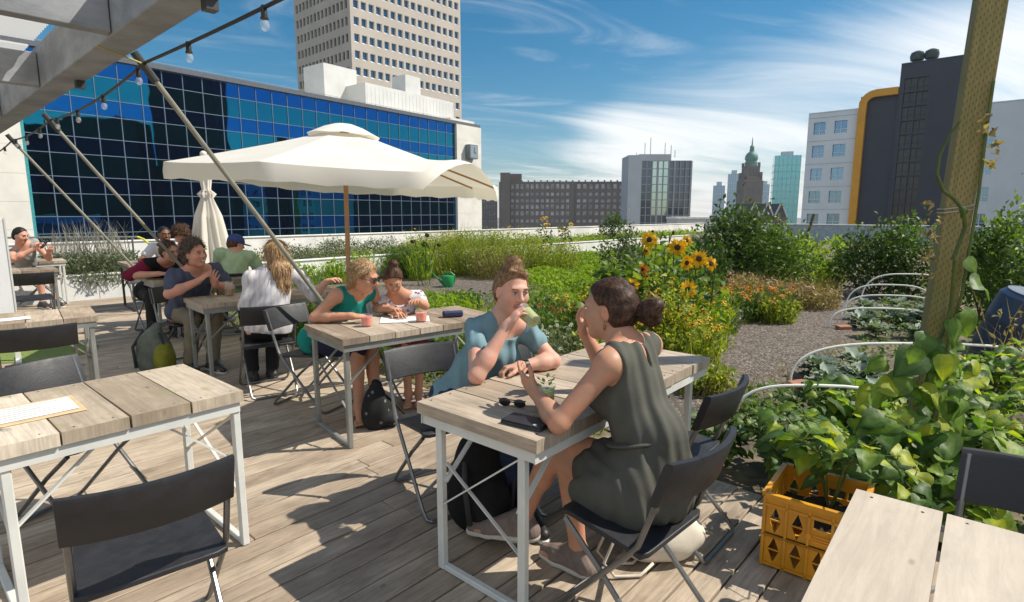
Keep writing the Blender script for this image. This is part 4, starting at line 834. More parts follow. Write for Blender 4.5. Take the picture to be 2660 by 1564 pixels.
# ================================================================ PLANTS
gM = {
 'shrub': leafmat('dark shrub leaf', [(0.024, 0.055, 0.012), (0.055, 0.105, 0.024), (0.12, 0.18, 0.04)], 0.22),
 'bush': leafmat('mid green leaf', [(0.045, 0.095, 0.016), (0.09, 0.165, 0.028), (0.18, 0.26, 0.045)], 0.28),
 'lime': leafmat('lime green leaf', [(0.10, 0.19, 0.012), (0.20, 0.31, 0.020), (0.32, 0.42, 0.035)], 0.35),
 'yellowgreen': leafmat('yellow green herb', [(0.115, 0.16, 0.022), (0.23, 0.29, 0.035), (0.40, 0.44, 0.06)], 0.3),
 'dry': leafmat('dry straw grass', [(0.17, 0.13, 0.06), (0.28, 0.22, 0.10), (0.40, 0.32, 0.17)], 0.25),
 'grey': leafmat('grey green leaf', [(0.07, 0.10, 0.055), (0.14, 0.175, 0.10), (0.24, 0.27, 0.17)], 0.22),
 'kale': leafmat('blue green kale leaf', [(0.07, 0.11, 0.085), (0.15, 0.21, 0.165), (0.28, 0.35, 0.28)], 0.2),
 'bean': leafmat('bean leaf', [(0.04, 0.095, 0.016), (0.095, 0.18, 0.03), (0.20, 0.31, 0.045), (0.42, 0.47, 0.03)], 0.36, 0.5),
 'sunleaf': leafmat('sunflower leaf', [(0.04, 0.09, 0.015), (0.09, 0.16, 0.025), (0.22, 0.30, 0.04)], 0.3),
 'stem': leafmat('green stem', [(0.08, 0.11, 0.02), (0.15, 0.19, 0.04)], 0.0),
 'twig': mat('brown twig', (0.10, 0.07, 0.045), 0.85, 0, 0.3, 20),
 'yellow': leafmat('yellow petal', [(0.78, 0.46, 0.006), (0.90, 0.60, 0.015)], 0.3, 0.6, (1.2, 1.0, 0.3)),
 'orange': leafmat('orange petal', [(0.75, 0.22, 0.01), (0.85, 0.38, 0.015)], 0.3, 0.6, (1.2, 0.8, 0.3)),
 'red': leafmat('red petal', [(0.45, 0.05, 0.02), (0.60, 0.14, 0.05)], 0.25, 0.6, (1.2, 0.7, 0.5)),
 'pink': leafmat('pink flower head', [(0.50, 0.22, 0.20), (0.62, 0.34, 0.28)], 0.25, 0.6, (1.2, 0.8, 0.7)),
 'white': leafmat('white blossom', [(0.60, 0.58, 0.50), (0.75, 0.73, 0.66)], 0.25, 0.6, (1, 1, 1)),
 'lav': leafmat('lavender spike', [(0.22, 0.21, 0.20), (0.36, 0.34, 0.30)], 0.2),
 'disc': mat('dark seed disc', (0.045, 0.022, 0.008), 0.9, 0, 0.4, 60, 0.5, 200)}
TL = {'leaf': (np.array([(0, 0, 0), (-.5, .45, .07), (0, .5, -.03), (.5, .45, .07), (0, 1, -.12)]), np.array([(0, 3, 4, 2), (0, 2, 4, 1)])),
      'blade': (np.array([(-.5, 0, 0), (.5, 0, 0), (-.42, .4, .0), (.42, .4, .0), (-.27, .75, -.07), (.27, .75, -.07), (-.03, 1, -.22), (.03, 1, -.22)]), np.array([(0, 1, 3, 2), (2, 3, 5, 4), (4, 5, 7, 6)]))}
def heart():
    ys = [-0.08, 0.08, 0.3, 0.52, 0.76, 1.0]; ws = [0.30, 0.50, 0.53, 0.43, 0.22, 0.015]; v, f = [], []; xs = (-1, -0.5, 0, 0.5, 1)
    for j, (y, w) in enumerate(zip(ys, ws)):
        for x in xs: v.append((x * w, y - (0.06 if j == 0 and x == 0 else 0) + (0.10 if j == 0 and x == 0 else 0), 0.16 * abs(x) * w + 0.02 * math.sin(9 * y + 4 * x) - 0.30 * max(0, y - 0.2) ** 2 - 0.05 * (abs(x) == 1)))
    for j in range(5):
        for i in range(4): f.append((j * 5 + i, j * 5 + i + 1, j * 5 + i + 6, j * 5 + i + 5))
    return np.array(v), np.array(f)
TL['heart'] = heart()
def bend(T, cup, droop, twist):
    v, f = TL[T]; v = v.copy(); y = v[:, 1]; v[:, 2] += cup * v[:, 0] ** 2 - droop * y ** 2 + 0.05 * np.sin(11 * y + 5 * v[:, 0]); a = twist * y; x, z = v[:, 0].copy(), v[:, 2].copy(); v[:, 0] = x * np.cos(a) - z * np.sin(a); v[:, 2] = x * np.sin(a) + z * np.cos(a); return v, f
TL['heart_cupped'] = bend('heart', 0.55, 0.0, 0.3); TL['heart_drooped'] = bend('heart', -0.35, 0.35, -0.4); TL['heart_twisted'] = bend('heart', 0.2, 0.15, 0.9)
TL['leaf_drooped'] = bend('leaf', 0.2, 0.25, 0.4); TL['leaf_twisted'] = bend('leaf', -0.1, -0.1, -0.8)
VEIN = {k: np.array([0.08, 0.0, 0.0, 0.08] * 5) * -1 + np.repeat([0.0, 0.05, -0.03, 0.05, -0.02], 4) + np.array([0, .11, .11, 0] * 5) for k in ('heart', 'heart_cupped', 'heart_drooped', 'heart_twisted')}
MIXT = {'heart': ('heart', 'heart_cupped', 'heart_drooped', 'heart_twisted'), 'leaf': ('leaf', 'leaf_drooped', 'leaf_twisted')}
def frilly():
    v, f = [], []; ys = np.linspace(0, 1, 7); xs = (-1, -0.55, -0.08, 0.08, 0.55, 1); ws = [0.06, 0.22, 0.36, 0.44, 0.42, 0.30, 0.08]
    for j, (y, w) in enumerate(zip(ys, ws)):
        for x in xs: v.append((x * w, y + (0.03 if abs(x) == 1 else 0) * (-1) ** j, 0.10 * abs(x) - 0.45 * y * y + (0.06 * (-1) ** j if abs(x) == 1 else 0)))
    for j in range(6):
        for i in range(5): f.append((j * 6 + i, j * 6 + i + 1, j * 6 + i + 7, j * 6 + i + 6))
    return np.array(v), np.array(f)
TL['frill'] = frilly()
def norm(a): return a / np.maximum(1e-9, np.linalg.norm(a, axis=-1, keepdims=True))
class Foliage:
    def __init__(s): s.V = []; s.F = []; s.C = []; s.n = 0
    def add(s, T, P, D, N, Ln, Wd, var):
        P, D, N = np.asarray(P, float), norm(np.asarray(D, float)), np.asarray(N, float); n = len(P)
        if n == 0: return
        if T in MIXT:      # leaves of one plant differ in curl
            ts = MIXT[T]; pick = RNG.integers(0, len(ts), n); Ln, Wd, var = (np.broadcast_to(q, (n,)) for q in (Ln, Wd, var))
            for i, t_ in enumerate(ts):
                m = pick == i
                if m.any(): s.raw(t_, P[m], D[m], N[m], Ln[m], Wd[m], var[m])
            return
        s.raw(T, P, D, N, Ln, Wd, var)
    def raw(s, T, P, D, N, Ln, Wd, var):
        tv, tf = TL[T]; n = len(P)
        X = norm(np.cross(D, N)); N = np.cross(X, D); Ln = np.broadcast_to(Ln, (n,)); Wd = np.broadcast_to(Wd, (n,)); var = np.broadcast_to(var, (n,))
        v = P[:, None, :] + tv[None, :, 0:1] * (X * Wd[:, None])[:, None, :] + tv[None, :, 1:2] * (D * Ln[:, None])[:, None, :] + tv[None, :, 2:3] * (N * Ln[:, None])[:, None, :]
        s.V.append(v.reshape(-1, 3)); s.F.append((tf[None] + (np.arange(n) * len(tv))[:, None, None] + s.n).reshape(-1, 4)); s.C.append(np.repeat(var, len(tf)) + (np.tile(VEIN[T], n) if T in VEIN else 0)); s.n += n * len(tv)
    def build(s, name, m, parent=None, smooth=False):
        V, F, C = np.concatenate(s.V), np.concatenate(s.F), np.concatenate(s.C)
        me = bpy.data.meshes.new(name); me.vertices.add(len(V)); me.vertices.foreach_set('co', V.astype(np.float32).ravel()); me.loops.add(F.size); me.loops.foreach_set('vertex_index', F.astype(np.int32).ravel())
        me.polygons.add(len(F)); me.polygons.foreach_set('loop_start', np.arange(0, F.size, 4, dtype=np.int32)); me.update(calc_edges=True)
        if smooth: me.polygons.foreach_set('use_smooth', [True] * len(F))
        a = me.attributes.new('var', 'FLOAT', 'FACE'); a.data.foreach_set('value', np.clip(C, 0, 1).astype(np.float32)); me.materials.append(m)
        o = bpy.data.objects.new(name, me); SC.collection.objects.link(o)
        if parent: o.parent = parent
        return o
def rdir(n, up=0.0):
    d = RNG.normal(size=(n, 3)); d = norm(d); d[:, 2] += up; return norm(d)
def shrub(name, loc, rx, rz, n, ll, m, label, cat='shrub', z0=0.12, nc=18, up=0.25, stems=6, group=None, asp=0.5, T='leaf', clump=0.20, gaps=1.1, tint=0.0, ry=None, parent_pts=None):
    e = empty(name, loc, 0, label, cat, group); f = Foliage(); ry = ry or rx
    c = rdir(nc, 0.15); rad = RNG.uniform(0.45, 1.0, nc) ** 0.6; c *= rad[:, None] * gaps; c[:, 0] *= rx; c[:, 1] *= ry; c[:, 2] = (c[:, 2] * 0.5 + 0.5).clip(0.08, 1.15) * (rz - z0) + z0
    k = RNG.integers(0, nc, n); off = RNG.normal(size=(n, 3)) * np.array([rx, ry, rz * 0.75]) * clump
    p = c[k] + off; p[:, 2] = np.abs(p[:, 2] - 0.02) + 0.02
    out = p - np.array([0, 0, rz * 0.35]); d = norm(norm(out) * 0.8 + rdir(n) * 0.9 + np.array([0, 0, 0.15])); nn = norm(rdir(n) * 0.75 + np.array([0, 0, 0.9]))
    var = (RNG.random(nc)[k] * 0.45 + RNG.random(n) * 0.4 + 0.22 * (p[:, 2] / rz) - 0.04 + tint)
    L_ = ll * RNG.uniform(0.6, 1.25, n); f.add(T, p, d, nn, L_, L_ * asp, var); f.build('foliage', m, e)
    b = MB()
    for i in range(min(stems, nc)):
        q = c[i]; b.tube([(RNG.uniform(-.05, .05), RNG.uniform(-.05, .05), -0.05), (q[0] * 0.35, q[1] * 0.35, q[2] * 0.5), tuple(q)], [0.016 * rz ** 0.5, 0.011 * rz ** 0.5, 0.004], 5)
    if stems: b.build('branches', gM['twig'], e)
    return e
def blades(f, P, hgt, w, lean=0.35, var=None, drift=(0, 0)):
    n = len(P); d = np.stack([RNG.normal(0, lean, n) + drift[0], RNG.normal(0, lean, n) + drift[1], np.ones(n)], 1); nn = rdir(n); nn[:, 2] = 0.1
    f.add('blade', P, d, nn, hgt * RNG.uniform(0.5, 1.2, n), w, RNG.random(n) if var is None else var)
def flowers(mb_pts, r, m, name, parent, npet=8, face=None, disc=True, cup=0.25):
    f = Foliage(); P, D, N = [], [], []; dm = MB()
    for p in mb_pts:
        n_ = Vector(face(p)) if face else Vector((random.uniform(-.6, .6), random.uniform(-.9, 0.2), 0.9)); n_.normalize(); a = n_.orthogonal().normalized(); b = n_.cross(a)
        for k in range(npet):
            t = 2 * math.pi * k / npet + random.uniform(-.1, .1); d = a * math.cos(t) + b * math.sin(t) + n_ * cup
            P.append(Vector(p) + d * r * 0.22); D.append(d); N.append(n_)
        if disc: dm.ball(Vector(p) + n_ * r * 0.08, (r * 0.34, r * 0.34, r * 0.16), 8, 5, 0, n_.to_track_quat('Z', 'Y').to_matrix())
    f.add('leaf', np.array(P), np.array(D), np.array(N), r * 0.8, r * 0.42, RNG.random(len(P))); o = f.build(name, m, parent)
    if disc: dm.build('seed_disc', gM['disc'], o)
    return o
def herb(name, loc, r, h, n, m, label, cat='plant', group=None, fl=None, blade=0.012, leafy=0.0, lm=None, drift=(0, 0), T=None, ll=0.05):
    e = empty(name, loc, 0, label, cat, group); f = Foliage(); a = RNG.uniform(0, 6.283, n); q = np.sqrt(RNG.random(n)) * r; P = np.stack([q * np.cos(a), q * np.sin(a), np.zeros(n)], 1)
    blades(f, P, h, blade, 0.30, None, drift); f.build('foliage', m, e)
    if leafy:
        k = int(n * leafy); g = Foliage(); a = RNG.uniform(0, 6.283, k); q = np.sqrt(RNG.random(k)) * r * 1.1; z = RNG.uniform(0.1, 0.95, k) * h
        g.add('leaf', np.stack([q * np.cos(a), q * np.sin(a), z], 1), rdir(k, 0.3), norm(rdir(k) * 0.8 + np.array([0, 0, 0.8])), ll * RNG.uniform(.6, 1.3, k), ll * 0.5, RNG.random(k)); g.build('leaves', lm or m, e)
    if fl:
        fm, num, fr, nm = fl; pts = []
        for _ in range(num):
            t = random.uniform(0, 6.283); rr = math.sqrt(random.random()) * r * 1.15; pts.append((rr * math.cos(t), rr * math.sin(t), h * random.uniform(0.75, 1.12)))
        if num < 6:
            for q in pts: flowers([q], fr, gM[fm], nm, e, 9)
        else: flowers(pts, fr, gM[fm], nm, e, 7)
    return e
GZ = -0.11
def spt(px_x, px_y, D):   # real spot at ground distance D seen along a sight line
    v = px_y - 741; u = px_x - 1260; f_ = 1400 * 0.98817 - v * 0.15314; d_ = 1400 * 0.15314 + v * 0.98817; return Vector((u / f_ * D, D, H - d_ / f_ * D))
def grd(x, y, z=GZ):    # a spot on the garden soil
    return Vector((x, y, z))
# --- bright carpet of low greenery, weeds and litter (nobody could count these)
def inpoly(l, s, poly):
    c = np.zeros(len(l), bool); n = len(poly)
    for i in range(n):
        (a, b), (c_, d) = poly[i], poly[(i + 1) % n]; c ^= ((b > s) != (d > s)) & (l < (c_ - a) * (s - b) / (d - b + 1e-12) + a)
    return c
def cover(name, poly, dens, h, w, m, T='leaf', z=GZ, lean=0.5, hv=None, holes=()):
    po = np.array(poly); lo, hi = po.min(0), po.max(0); A = (hi - lo).prod(); n = int(A * dens); l = RNG.uniform(lo[0], hi[0], n); s = RNG.uniform(lo[1], hi[1], n); k = inpoly(l, s, poly)
    for hp in holes: k &= ~inpoly(l, s, hp)
    l, s = l[k], s[k]; n = len(l)
    P = np.stack([math.sin(A0) * l - math.cos(A0) * s, math.cos(A0) * l + math.sin(A0) * s, np.full(n, z)], 1)
    pat = np.sin(l * 2.1 + 1.3 * np.sin(s * 1.7)) * np.sin(s * 2.6 + 1.1 * np.sin(l * 1.3)) * 0.5 + 0.5; hh = h * (0.55 + 0.75 * pat)
    f = Foliage(); var = 0.25 + 0.35 * RNG.random(n) + 0.35 * pat - 0.1
    if T == 'leaf':
        P[:, 2] += hh * RNG.uniform(0.15, 1, n) ** 0.7; f.add('leaf', P, rdir(n, 0.5), norm(rdir(n) * 0.7 + np.array([0, 0, 0.8])), w * RNG.uniform(.6, 1.4, n), w * 0.6, var)
    else: blades(f, P, hh, w, lean, var)
    return tag(f.build(name, m), kind='stuff')
pathpoly = [(l, s) for l, s in pl + pr]; clearing = [(6.2, 7.6), (7.2, 7.2), (9.2, 7.6), (9.9, 9.2), (9.6, 10.6), (8.2, 11.0), (6.6, 10.6), (5.9, 9.2)]
cover('green_carpet', [(7.6, 5.2), (12, 4.6), (21, 5.2), (27, 8.5), (27, 12.3), (13, 12.3), (10.5, 9.6), (9.0, 7.3)], 340, 0.24, 0.085, gM['lime'])
cover('green_carpet', [(7.6, 5.2), (12, 4.6), (21, 5.2), (27, 8.5), (27, 12.3), (13, 12.3), (10.5, 9.6), (9.0, 7.3)], 120, 0.22, 0.012, gM['lime'], 'blade')
cover('low_weeds', [(3.2, 2.2), (9, 3.0), (9, 7.4), (6.0, 9), (5.9, 12.3), (3.2, 12.3)], 170, 0.14, 0.05, gM['bush'], holes=[pathpoly])
cover('low_weeds', [(3.2, 2.2), (18, 3.0), (18, 5.2), (9, 7.4), (5.9, 12.3), (3.2, 12.3)], 110, 0.16, 0.010, gM['yellowgreen'], 'blade', holes=[pathpoly, clearing])
cover('dry_grass', [(6.5, 3.0), (17, 3.0), (19, 4.5), (13, 5.4), (7.5, 4.6)], 330, 0.30, 0.009, gM['dry'], 'blade', lean=0.4, holes=[pathpoly])
cover('low_weeds', [(3.2, -6), (20, -6), (24, 2.0), (16, 2.25), (8.2, 1.45), (5.8, 1.2), (3.3, 1.65)], 120, 0.16, 0.06, gM['bush'], holes=[pathpoly])
cover('path_edge_grass', [(3.3, 2.9), (9, 3.5), (9, 3.0), (6.6, 2.8), (5.6, 2.6), (3.5, 2.1)], 260, 0.12, 0.008, gM['dry'], 'blade')
cover('path_edge_grass', [(3.4, 1.9), (5.2, 1.9), (8.2, 1.7), (8.2, 1.5), (5, 1.4), (3.4, 1.5)], 260, 0.10, 0.008, gM['dry'], 'blade')
cover('planter_grass', [(9.5, 12.7), (27, 12.7), (33, 15.7), (5, 15.7)], 110, 0.26, 0.011, gM['yellowgreen'], 'blade', z=0.32)
cover('planter_grass', [(14, 12.7), (30, 12.7), (33, 15.7), (13, 15.7)], 70, 0.24, 0.09, gM['lime'], z=0.32)
cover('planter_grass', [(4.4, 12.7), (14, 12.7), (14, 15.7), (4.4, 15.7)], 60, 0.22, 0.07, gM['grey'], z=0.32)
cover('fallen_leaves', [(-3, -3), (3.0, -3), (3.0, 4), (-3, 4)], 0.5, 0.008, 0.03, gM['dry'], z=0.012)
# --- far planters: lavender, rosemary mounds, shrub on the wall
def lavender(loc):
    e = herb('lavender_bush', loc, 0.72, 0.62, 1200, gM['grey'], 'large grey green lavender bush spilling over the planter at the far left', 'shrub', None, None, 0.010, 3.2, gM['grey'], ll=0.07)
    f = Foliage(); n = 260; a = RNG.uniform(0, 6.28, n); q = np.sqrt(RNG.random(n)) * 0.7; P = np.stack([q * np.cos(a), q * np.sin(a), np.full(n, 0.55)], 1); blades(f, P, 0.62, 0.012, 0.22); f.build('flower_spikes', gM['lav'], e); return e
lavender(LS(2.75, 13.55, 0.18))
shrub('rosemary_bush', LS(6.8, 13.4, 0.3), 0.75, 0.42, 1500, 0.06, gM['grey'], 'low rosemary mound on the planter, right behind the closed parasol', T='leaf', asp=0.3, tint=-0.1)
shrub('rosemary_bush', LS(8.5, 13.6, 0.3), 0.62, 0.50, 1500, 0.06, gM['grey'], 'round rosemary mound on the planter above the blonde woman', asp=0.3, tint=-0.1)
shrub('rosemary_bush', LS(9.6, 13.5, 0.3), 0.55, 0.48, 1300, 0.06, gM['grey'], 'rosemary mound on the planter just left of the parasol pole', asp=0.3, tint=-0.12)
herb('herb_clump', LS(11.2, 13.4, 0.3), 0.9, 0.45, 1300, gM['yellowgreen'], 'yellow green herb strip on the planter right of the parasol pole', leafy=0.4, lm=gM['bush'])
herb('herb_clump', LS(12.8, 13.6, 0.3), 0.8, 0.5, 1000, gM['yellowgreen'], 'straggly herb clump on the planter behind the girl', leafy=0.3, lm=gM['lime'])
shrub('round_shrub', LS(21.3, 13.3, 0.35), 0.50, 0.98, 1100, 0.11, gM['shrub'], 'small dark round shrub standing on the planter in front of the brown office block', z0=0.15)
# --- tall fennel like mass right of the watering can
for i, (l, s, r, h, mm, lab) in enumerate([(9.9, 11.7, 0.75, 1.10, 'yellowgreen', 'tall feathery yellow green herb behind the watering can'), (10.9, 11.3, 0.8, 1.22, 'yellowgreen', 'tallest feathery herb clump, in front of the stone wing'),
        (11.8, 10.6, 0.8, 1.15, 'yellowgreen', 'feathery herb clump with yellow flowers left of the long white planter wall'), (10.7, 10.2, 0.7, 0.85, 'dry', 'straw coloured herb clump above the watering can'), (12.5, 9.8, 0.75, 0.80, 'yellowgreen', 'lower herb clump behind the bun of the blue shirted woman'), (9.2, 12.0, 0.5, 0.8, 'bush', 'green weed clump against the white wall left of the watering can')]):
    herb('tall_herb', LS(l, s, GZ), r, h, 520, gM[mm], lab, 'plant', None, ('yellow', 40, 0.035, 'flower') if i in (0, 2, 4) else None, 0.012, 5.0, gM['yellowgreen'] if i != 5 else gM['bush'], ll=0.06)
for i, (l, s) in enumerate(((13.6, 10.9), (14.2, 10.6))):
    e = herb('grey_mallow', LS(l, s, GZ), 0.22, 1.35, 26, gM['stem'], ('tall thin grey leaved plant in front of the white wall, nearer stem', 'second tall thin grey leaved plant in front of the white wall')[i], 'plant', None, ('yellow', 4, 0.09, 'flower'), 0.012, 5.0, gM['grey'], ll=0.12)
# wild plants along the near wall
for i, (l, s, h, lab) in enumerate([(7.2, 12.2, 0.55, 'green weed at the foot of the white wall behind the blonde woman'), (8.0, 12.2, 0.7, 'thin upright weed against the white wall left of the parasol pole'), (8.8, 12.1, 0.5, 'leafy weed at the wall foot just right of the parasol pole'), (6.4, 12.1, 0.5, 'leafy weed at the foot of the wall beside the rod'), (9.0, 11.2, 0.75, 'sprawling green plant behind the girl')]):
    herb('wall_weed', LS(l, s, GZ), 0.28, h, 160, gM['lime'], lab, 'plant', None, None, 0.02, 1.0, gM['lime'], ll=0.10)
e = herb('seedhead_sunflower', LS(8.3, 10.2, GZ), 0.16, 1.25, 8, gM['stem'], 'drooping sunflowers gone to seed behind the girl', 'sunflower', None, None, 0.02, 3.0, gM['sunleaf'], ll=0.16); m_ = MB()
for q in ((0.1, 0, 1.15), (-0.25, 0.1, 1.0), (0.35, 0.1, 0.92)): m_.ball(q, (0.055, 0.05, 0.045), 10, 6); m_.tube([(q[0] * 0.3, 0, 0.3), (q[0] * 0.8, q[1], q[2] + 0.05), q], 0.008, 5)
m_.build('seed_head', gM['disc'], e)
# --- herb and flower border between deck and carpet
BORD = [(3.75, 5.6, .34, .50, 'lime', None, 'lime green leafy herb behind the girl, by the deck edge'), (4.3, 6.3, .40, .48, 'lime', None, 'lime green leafy clump left of the gravel clearing'), (4.5, 5.4, .42, .46, 'lime', ('yellow', 10, .025, 'flower'), 'lime herb with tiny yellow flowers behind the navy case'),
        (5.2, 5.9, .45, .46, 'lime', None, 'lime leafy clump in front of the gravel clearing'), (5.1, 4.8, .40, .46, 'yellowgreen', ('orange', 9, .03, 'flower'), 'yellow green herb with orange specks behind the blue shirted woman'), (3.8, 4.7, .36, .42, 'bush', None, 'dark green herb at the deck edge right of the pink drinks table'),
        (4.2, 4.1, .38, .40, 'bush', ('yellow', 8, .025, 'flower'), 'green herb with yellow specks behind the empty chair'), (5.9, 5.0, .45, .55, 'bush', ('red', 13, .04, 'flower'), 'flower clump with red blossoms behind the drinking woman'), (5.4, 4.1, .40, .50, 'bush', ('red', 11, .04, 'flower'), 'dark green clump with red blossoms left of the dress woman'),
        (6.3, 4.3, .45, .55, 'yellowgreen', ('yellow', 16, .04, 'flower'), 'yellow green clump with yellow blossoms at the left of the sunflowers'), (4.6, 3.4, .42, .45, 'grey', ('white', 14, .025, 'flower'), 'grey green herb with white specks between the two women'), (3.7, 3.5, .34, .42, 'yellowgreen', None, 'yellow green herb at the deck edge beyond the table of the two women'),
        (4.8, 2.95, .36, .50, 'yellowgreen', ('yellow', 26, .035, 'flower'), 'yellow flowering herb at the path edge beyond the table end'), (5.6, 3.2, .42, .60, 'yellowgreen', ('yellow', 30, .045, 'flower'), 'loose yellow flowering clump at the foot of the sunflowers'), (7.0, 4.8, .5, .5, 'lime', ('yellow', 8, .03, 'flower'), 'lime clump in front of the bright carpet'),
        (6.8, 5.7, .5, .42, 'lime', None, 'lime clump at the near edge of the bright carpet'), (5.7, 6.6, .45, .45, 'lime', None, 'lime clump at the near rim of the gravel clearing'), (4.0, 7.2, .42, .5, 'lime', None, 'lime herb behind the teal topped woman'), (6.3, 6.9, .40, .36, 'bush', None, 'low green clump right of the gravel clearing')]
for l, s, r, h, mm, fl, lab in BORD:
    herb('border_herb', LS(l, s, GZ), r, h, 230, gM[mm], lab, 'plant', None, fl, 0.014, 2.6, gM[mm], ll=0.075)
for i, (x, y, D, r, h, n, fl, lab) in enumerate([(1690, 880, 6.0, .34, .46, 260, 'yellow', 'bright yellow flowering herb at the path edge, nearest the table end'), (1715, 820, 6.9, .38, .55, 260, 'yellow', 'yellow flowering herb at the path edge, below the sunflowers'), (1640, 860, 6.3, .36, .60, 240, 'yellow', 'yellow green clump with many small blossoms in front of the sunflower stems'), (1560, 850, 6.4, .38, .50, 240, 'yellow', 'yellow flowering clump behind the hair bun of the woman in the dress'), (1600, 800, 7.2, .40, .80, 220, 'yellow', 'tall loose yellow blooming clump inside the sunflower stand'), (1735, 760, 7.9, .30, .60, 200, 'yellow', 'yellow blooming stalks at the right of the sunflower stand'), (1725, 930, 5.2, .26, .22, 240, None, 'low straw coloured tuft on the gravel at the table end')]):
    p = spt(x, y, D); herb('border_herb', (p.x, p.y, GZ), r, h, n, gM['yellowgreen' if fl else 'dry'], lab, 'plant', None, (fl, 34, .042, 'flower') if fl else None, 0.013, 2.6, gM['lime' if i % 2 else 'yellowgreen'], ll=0.075)
# --- sunflowers
def face_to(az_, el_): return Vector((math.sin(R(az_)) * math.cos(R(el_)), math.cos(R(az_)) * math.cos(R(el_)), math.sin(R(el_))))
def sunflower(loc, h, lab, heads, petal='yellow', r=0.10, leaves=12):
    e = empty('sunflower', loc, 0, lab, 'sunflower'); st = MB(); f = Foliage(); P, D, N, Ls = [], [], [], []
    sway = Vector((random.uniform(-.08, .08), random.uniform(-.08, .08), 0)); axis = [Vector((0, 0, -0.05)), sway * 0.4 + Vector((0, 0, h * 0.5)), sway + Vector((0, 0, h * 0.97))]; st.tube(axis, [0.014, 0.012, 0.008], 6)
    for k in range(leaves):
        t = 0.18 + 0.76 * k / leaves; p = sway * t + Vector((0, 0, h * t)); a = k * 2.4 + random.uniform(-.3, .3); d = Vector((math.cos(a), math.sin(a), 0.25)); q = p + d * 0.09; st.tube([p, q], 0.004, 4)
        P.append(q); D.append(Vector((math.cos(a), math.sin(a), random.uniform(-0.5, 0.1)))); N.append(Vector((0, 0, 1))); Ls.append(random.uniform(0.11, 0.19) * (1.15 - 0.5 * t))
    f.add('heart', np.array(P), np.array(D), np.array(N), np.array(Ls), np.array(Ls) * 0.85, RNG.random(len(P)))
    for hd in heads:
        p = Vector(hd[:3]); b_ = sway * (p.z / h * 0.6) + Vector((0, 0, max(0.1, p.z - 0.22))); st.tube([b_, b_.lerp(p, 0.6) + Vector((0, 0, 0.04)), p], [0.008, 0.007, 0.007], 6)
    st.build('stem', gM['stem'], e); f.build('leaves', gM['sunleaf'], e, True)
    for hd in heads:
        p = Vector(hd[:3]); n_ = face_to(hd[3], hd[4]); n_ = n_.normalized(); q = n_.to_track_quat('Z', 'Y').to_matrix(); rr = hd[5] if len(hd) > 5 else r
        d_ = MB(); d_.lathe([(rr * 0.2, -0.03), (rr * 0.33, -0.01), (rr * 0.35, 0.008), (rr * 0.2, 0.020), (0.001, 0.018)], 14, p, q); do = d_.build('flower_head', gM['disc'], e, smooth=True)
        if hd[5:] and hd[5] < 0.06: continue
        g = Foliage(); np_ = 24; a = np.linspace(0, 6.283, np_, endpoint=False) + RNG.normal(0, 0.05, np_); dd = np.stack([np.cos(a), np.sin(a), RNG.uniform(-0.05, 0.3, np_)], 1) @ np.array(q).T
        g.add('leaf', np.array(p)[None] + dd * rr * 0.26, dd, np.broadcast_to(np.array(n_), dd.shape) + RNG.normal(0, .15, dd.shape), rr * RNG.uniform(0.72, 1.0, np_), rr * 0.36, RNG.random(np_)); g.build('petals', gM[petal], do)
    return e
def spt(px_x, px_y, D):   # real spot at ground distance D seen along a sight line
    v = px_y - 741; u = px_x - 1260; f_ = 1400 * 0.98817 - v * 0.15314; d_ = 1400 * 0.15314 + v * 0.98817; return Vector((u / f_ * D, D, H - d_ / f_ * D))
SF = [((1598, 590, 7.6), 195, 12, 0.135, 'yellow', 'sunflower with the highest open yellow head, left in the clump'), ((1667, 609, 7.0), 190, 15, 0.135, 'yellow', 'tall sunflower with a large head at the middle of the clump'), ((1720, 637, 6.8), 185, 14, 0.125, 'yellow', 'sunflower with two heads side by side at the right of the clump'),
      ((1749, 649, 6.9), 160, 12, 0.105, 'yellow', 'sunflower at the right edge of the clump, head turned right'), ((1693, 713, 6.3), 205, 10, 0.12, 'yellow', 'lower sunflower with a half shaded yellow head'), ((1690, 592, 7.9), 150, 15, 0.10, 'yellow', 'small headed sunflower at the back of the clump'),
      ((1557, 701, 6.6), 200, 12, 0.09, 'yellow', 'short sunflower just above the hair bun of the woman in the dress'), ((1582, 663, 7.0), 200, 20, 0.085, 'orange', 'orange yellow sunflower left of the clump'), ((1608, 729, 6.4), 190, 10, 0.075, 'red', 'small dark red sunflower low in the clump'), ((1590, 618, 7.8), 190, 25, 0.075, 'yellow', 'flat yellow sunflower by the dark shrub'),
      ((1606, 570, 8.0), 180, 80, 0.055, 'yellow', 'seed head without petals, left at the top of the sunflower clump'), ((1657, 572, 8.0), 180, 80, 0.055, 'yellow', 'seed head without petals, right at the top of the sunflower clump'), ((1640, 742, 6.1), 195, 25, 0.07, 'yellow', 'little sunflower among the leaves at the front of the clump')]
for (x, y, D), fa, fe, rr, pe, lab in SF:
    p = spt(x, y, D); b = Vector((p.x + random.uniform(-.12, .12), p.y + random.uniform(-.05, .2), GZ)); q = p - b; rr *= 0.82 if rr > 0.06 else 1; hs_ = [(q.x, q.y, q.z, fa, fe, rr)]
    if 'two heads' in lab: hs_.append((q.x - 0.155, q.y - 0.05, q.z - 0.045, 230, 5, 0.085))
    sunflower(b, q.z + 0.02, lab, hs_, pe, rr, 13)
shrub('sunflower_undergrowth', LS(6.2, 3.6, GZ), 0.50, 0.85, 480, 0.13, gM['sunleaf'], 'tangle of broad leaves filling the sunflower clump', 'plant', T='heart', asp=0.8, nc=20)
shrub('sunflower_undergrowth', LS(7.0, 3.5, GZ), 0.5, 1.0, 480, 0.12, gM['bush'], 'taller leafy growth at the back of the sunflower clump', 'plant', T='leaf', asp=0.55, nc=22)
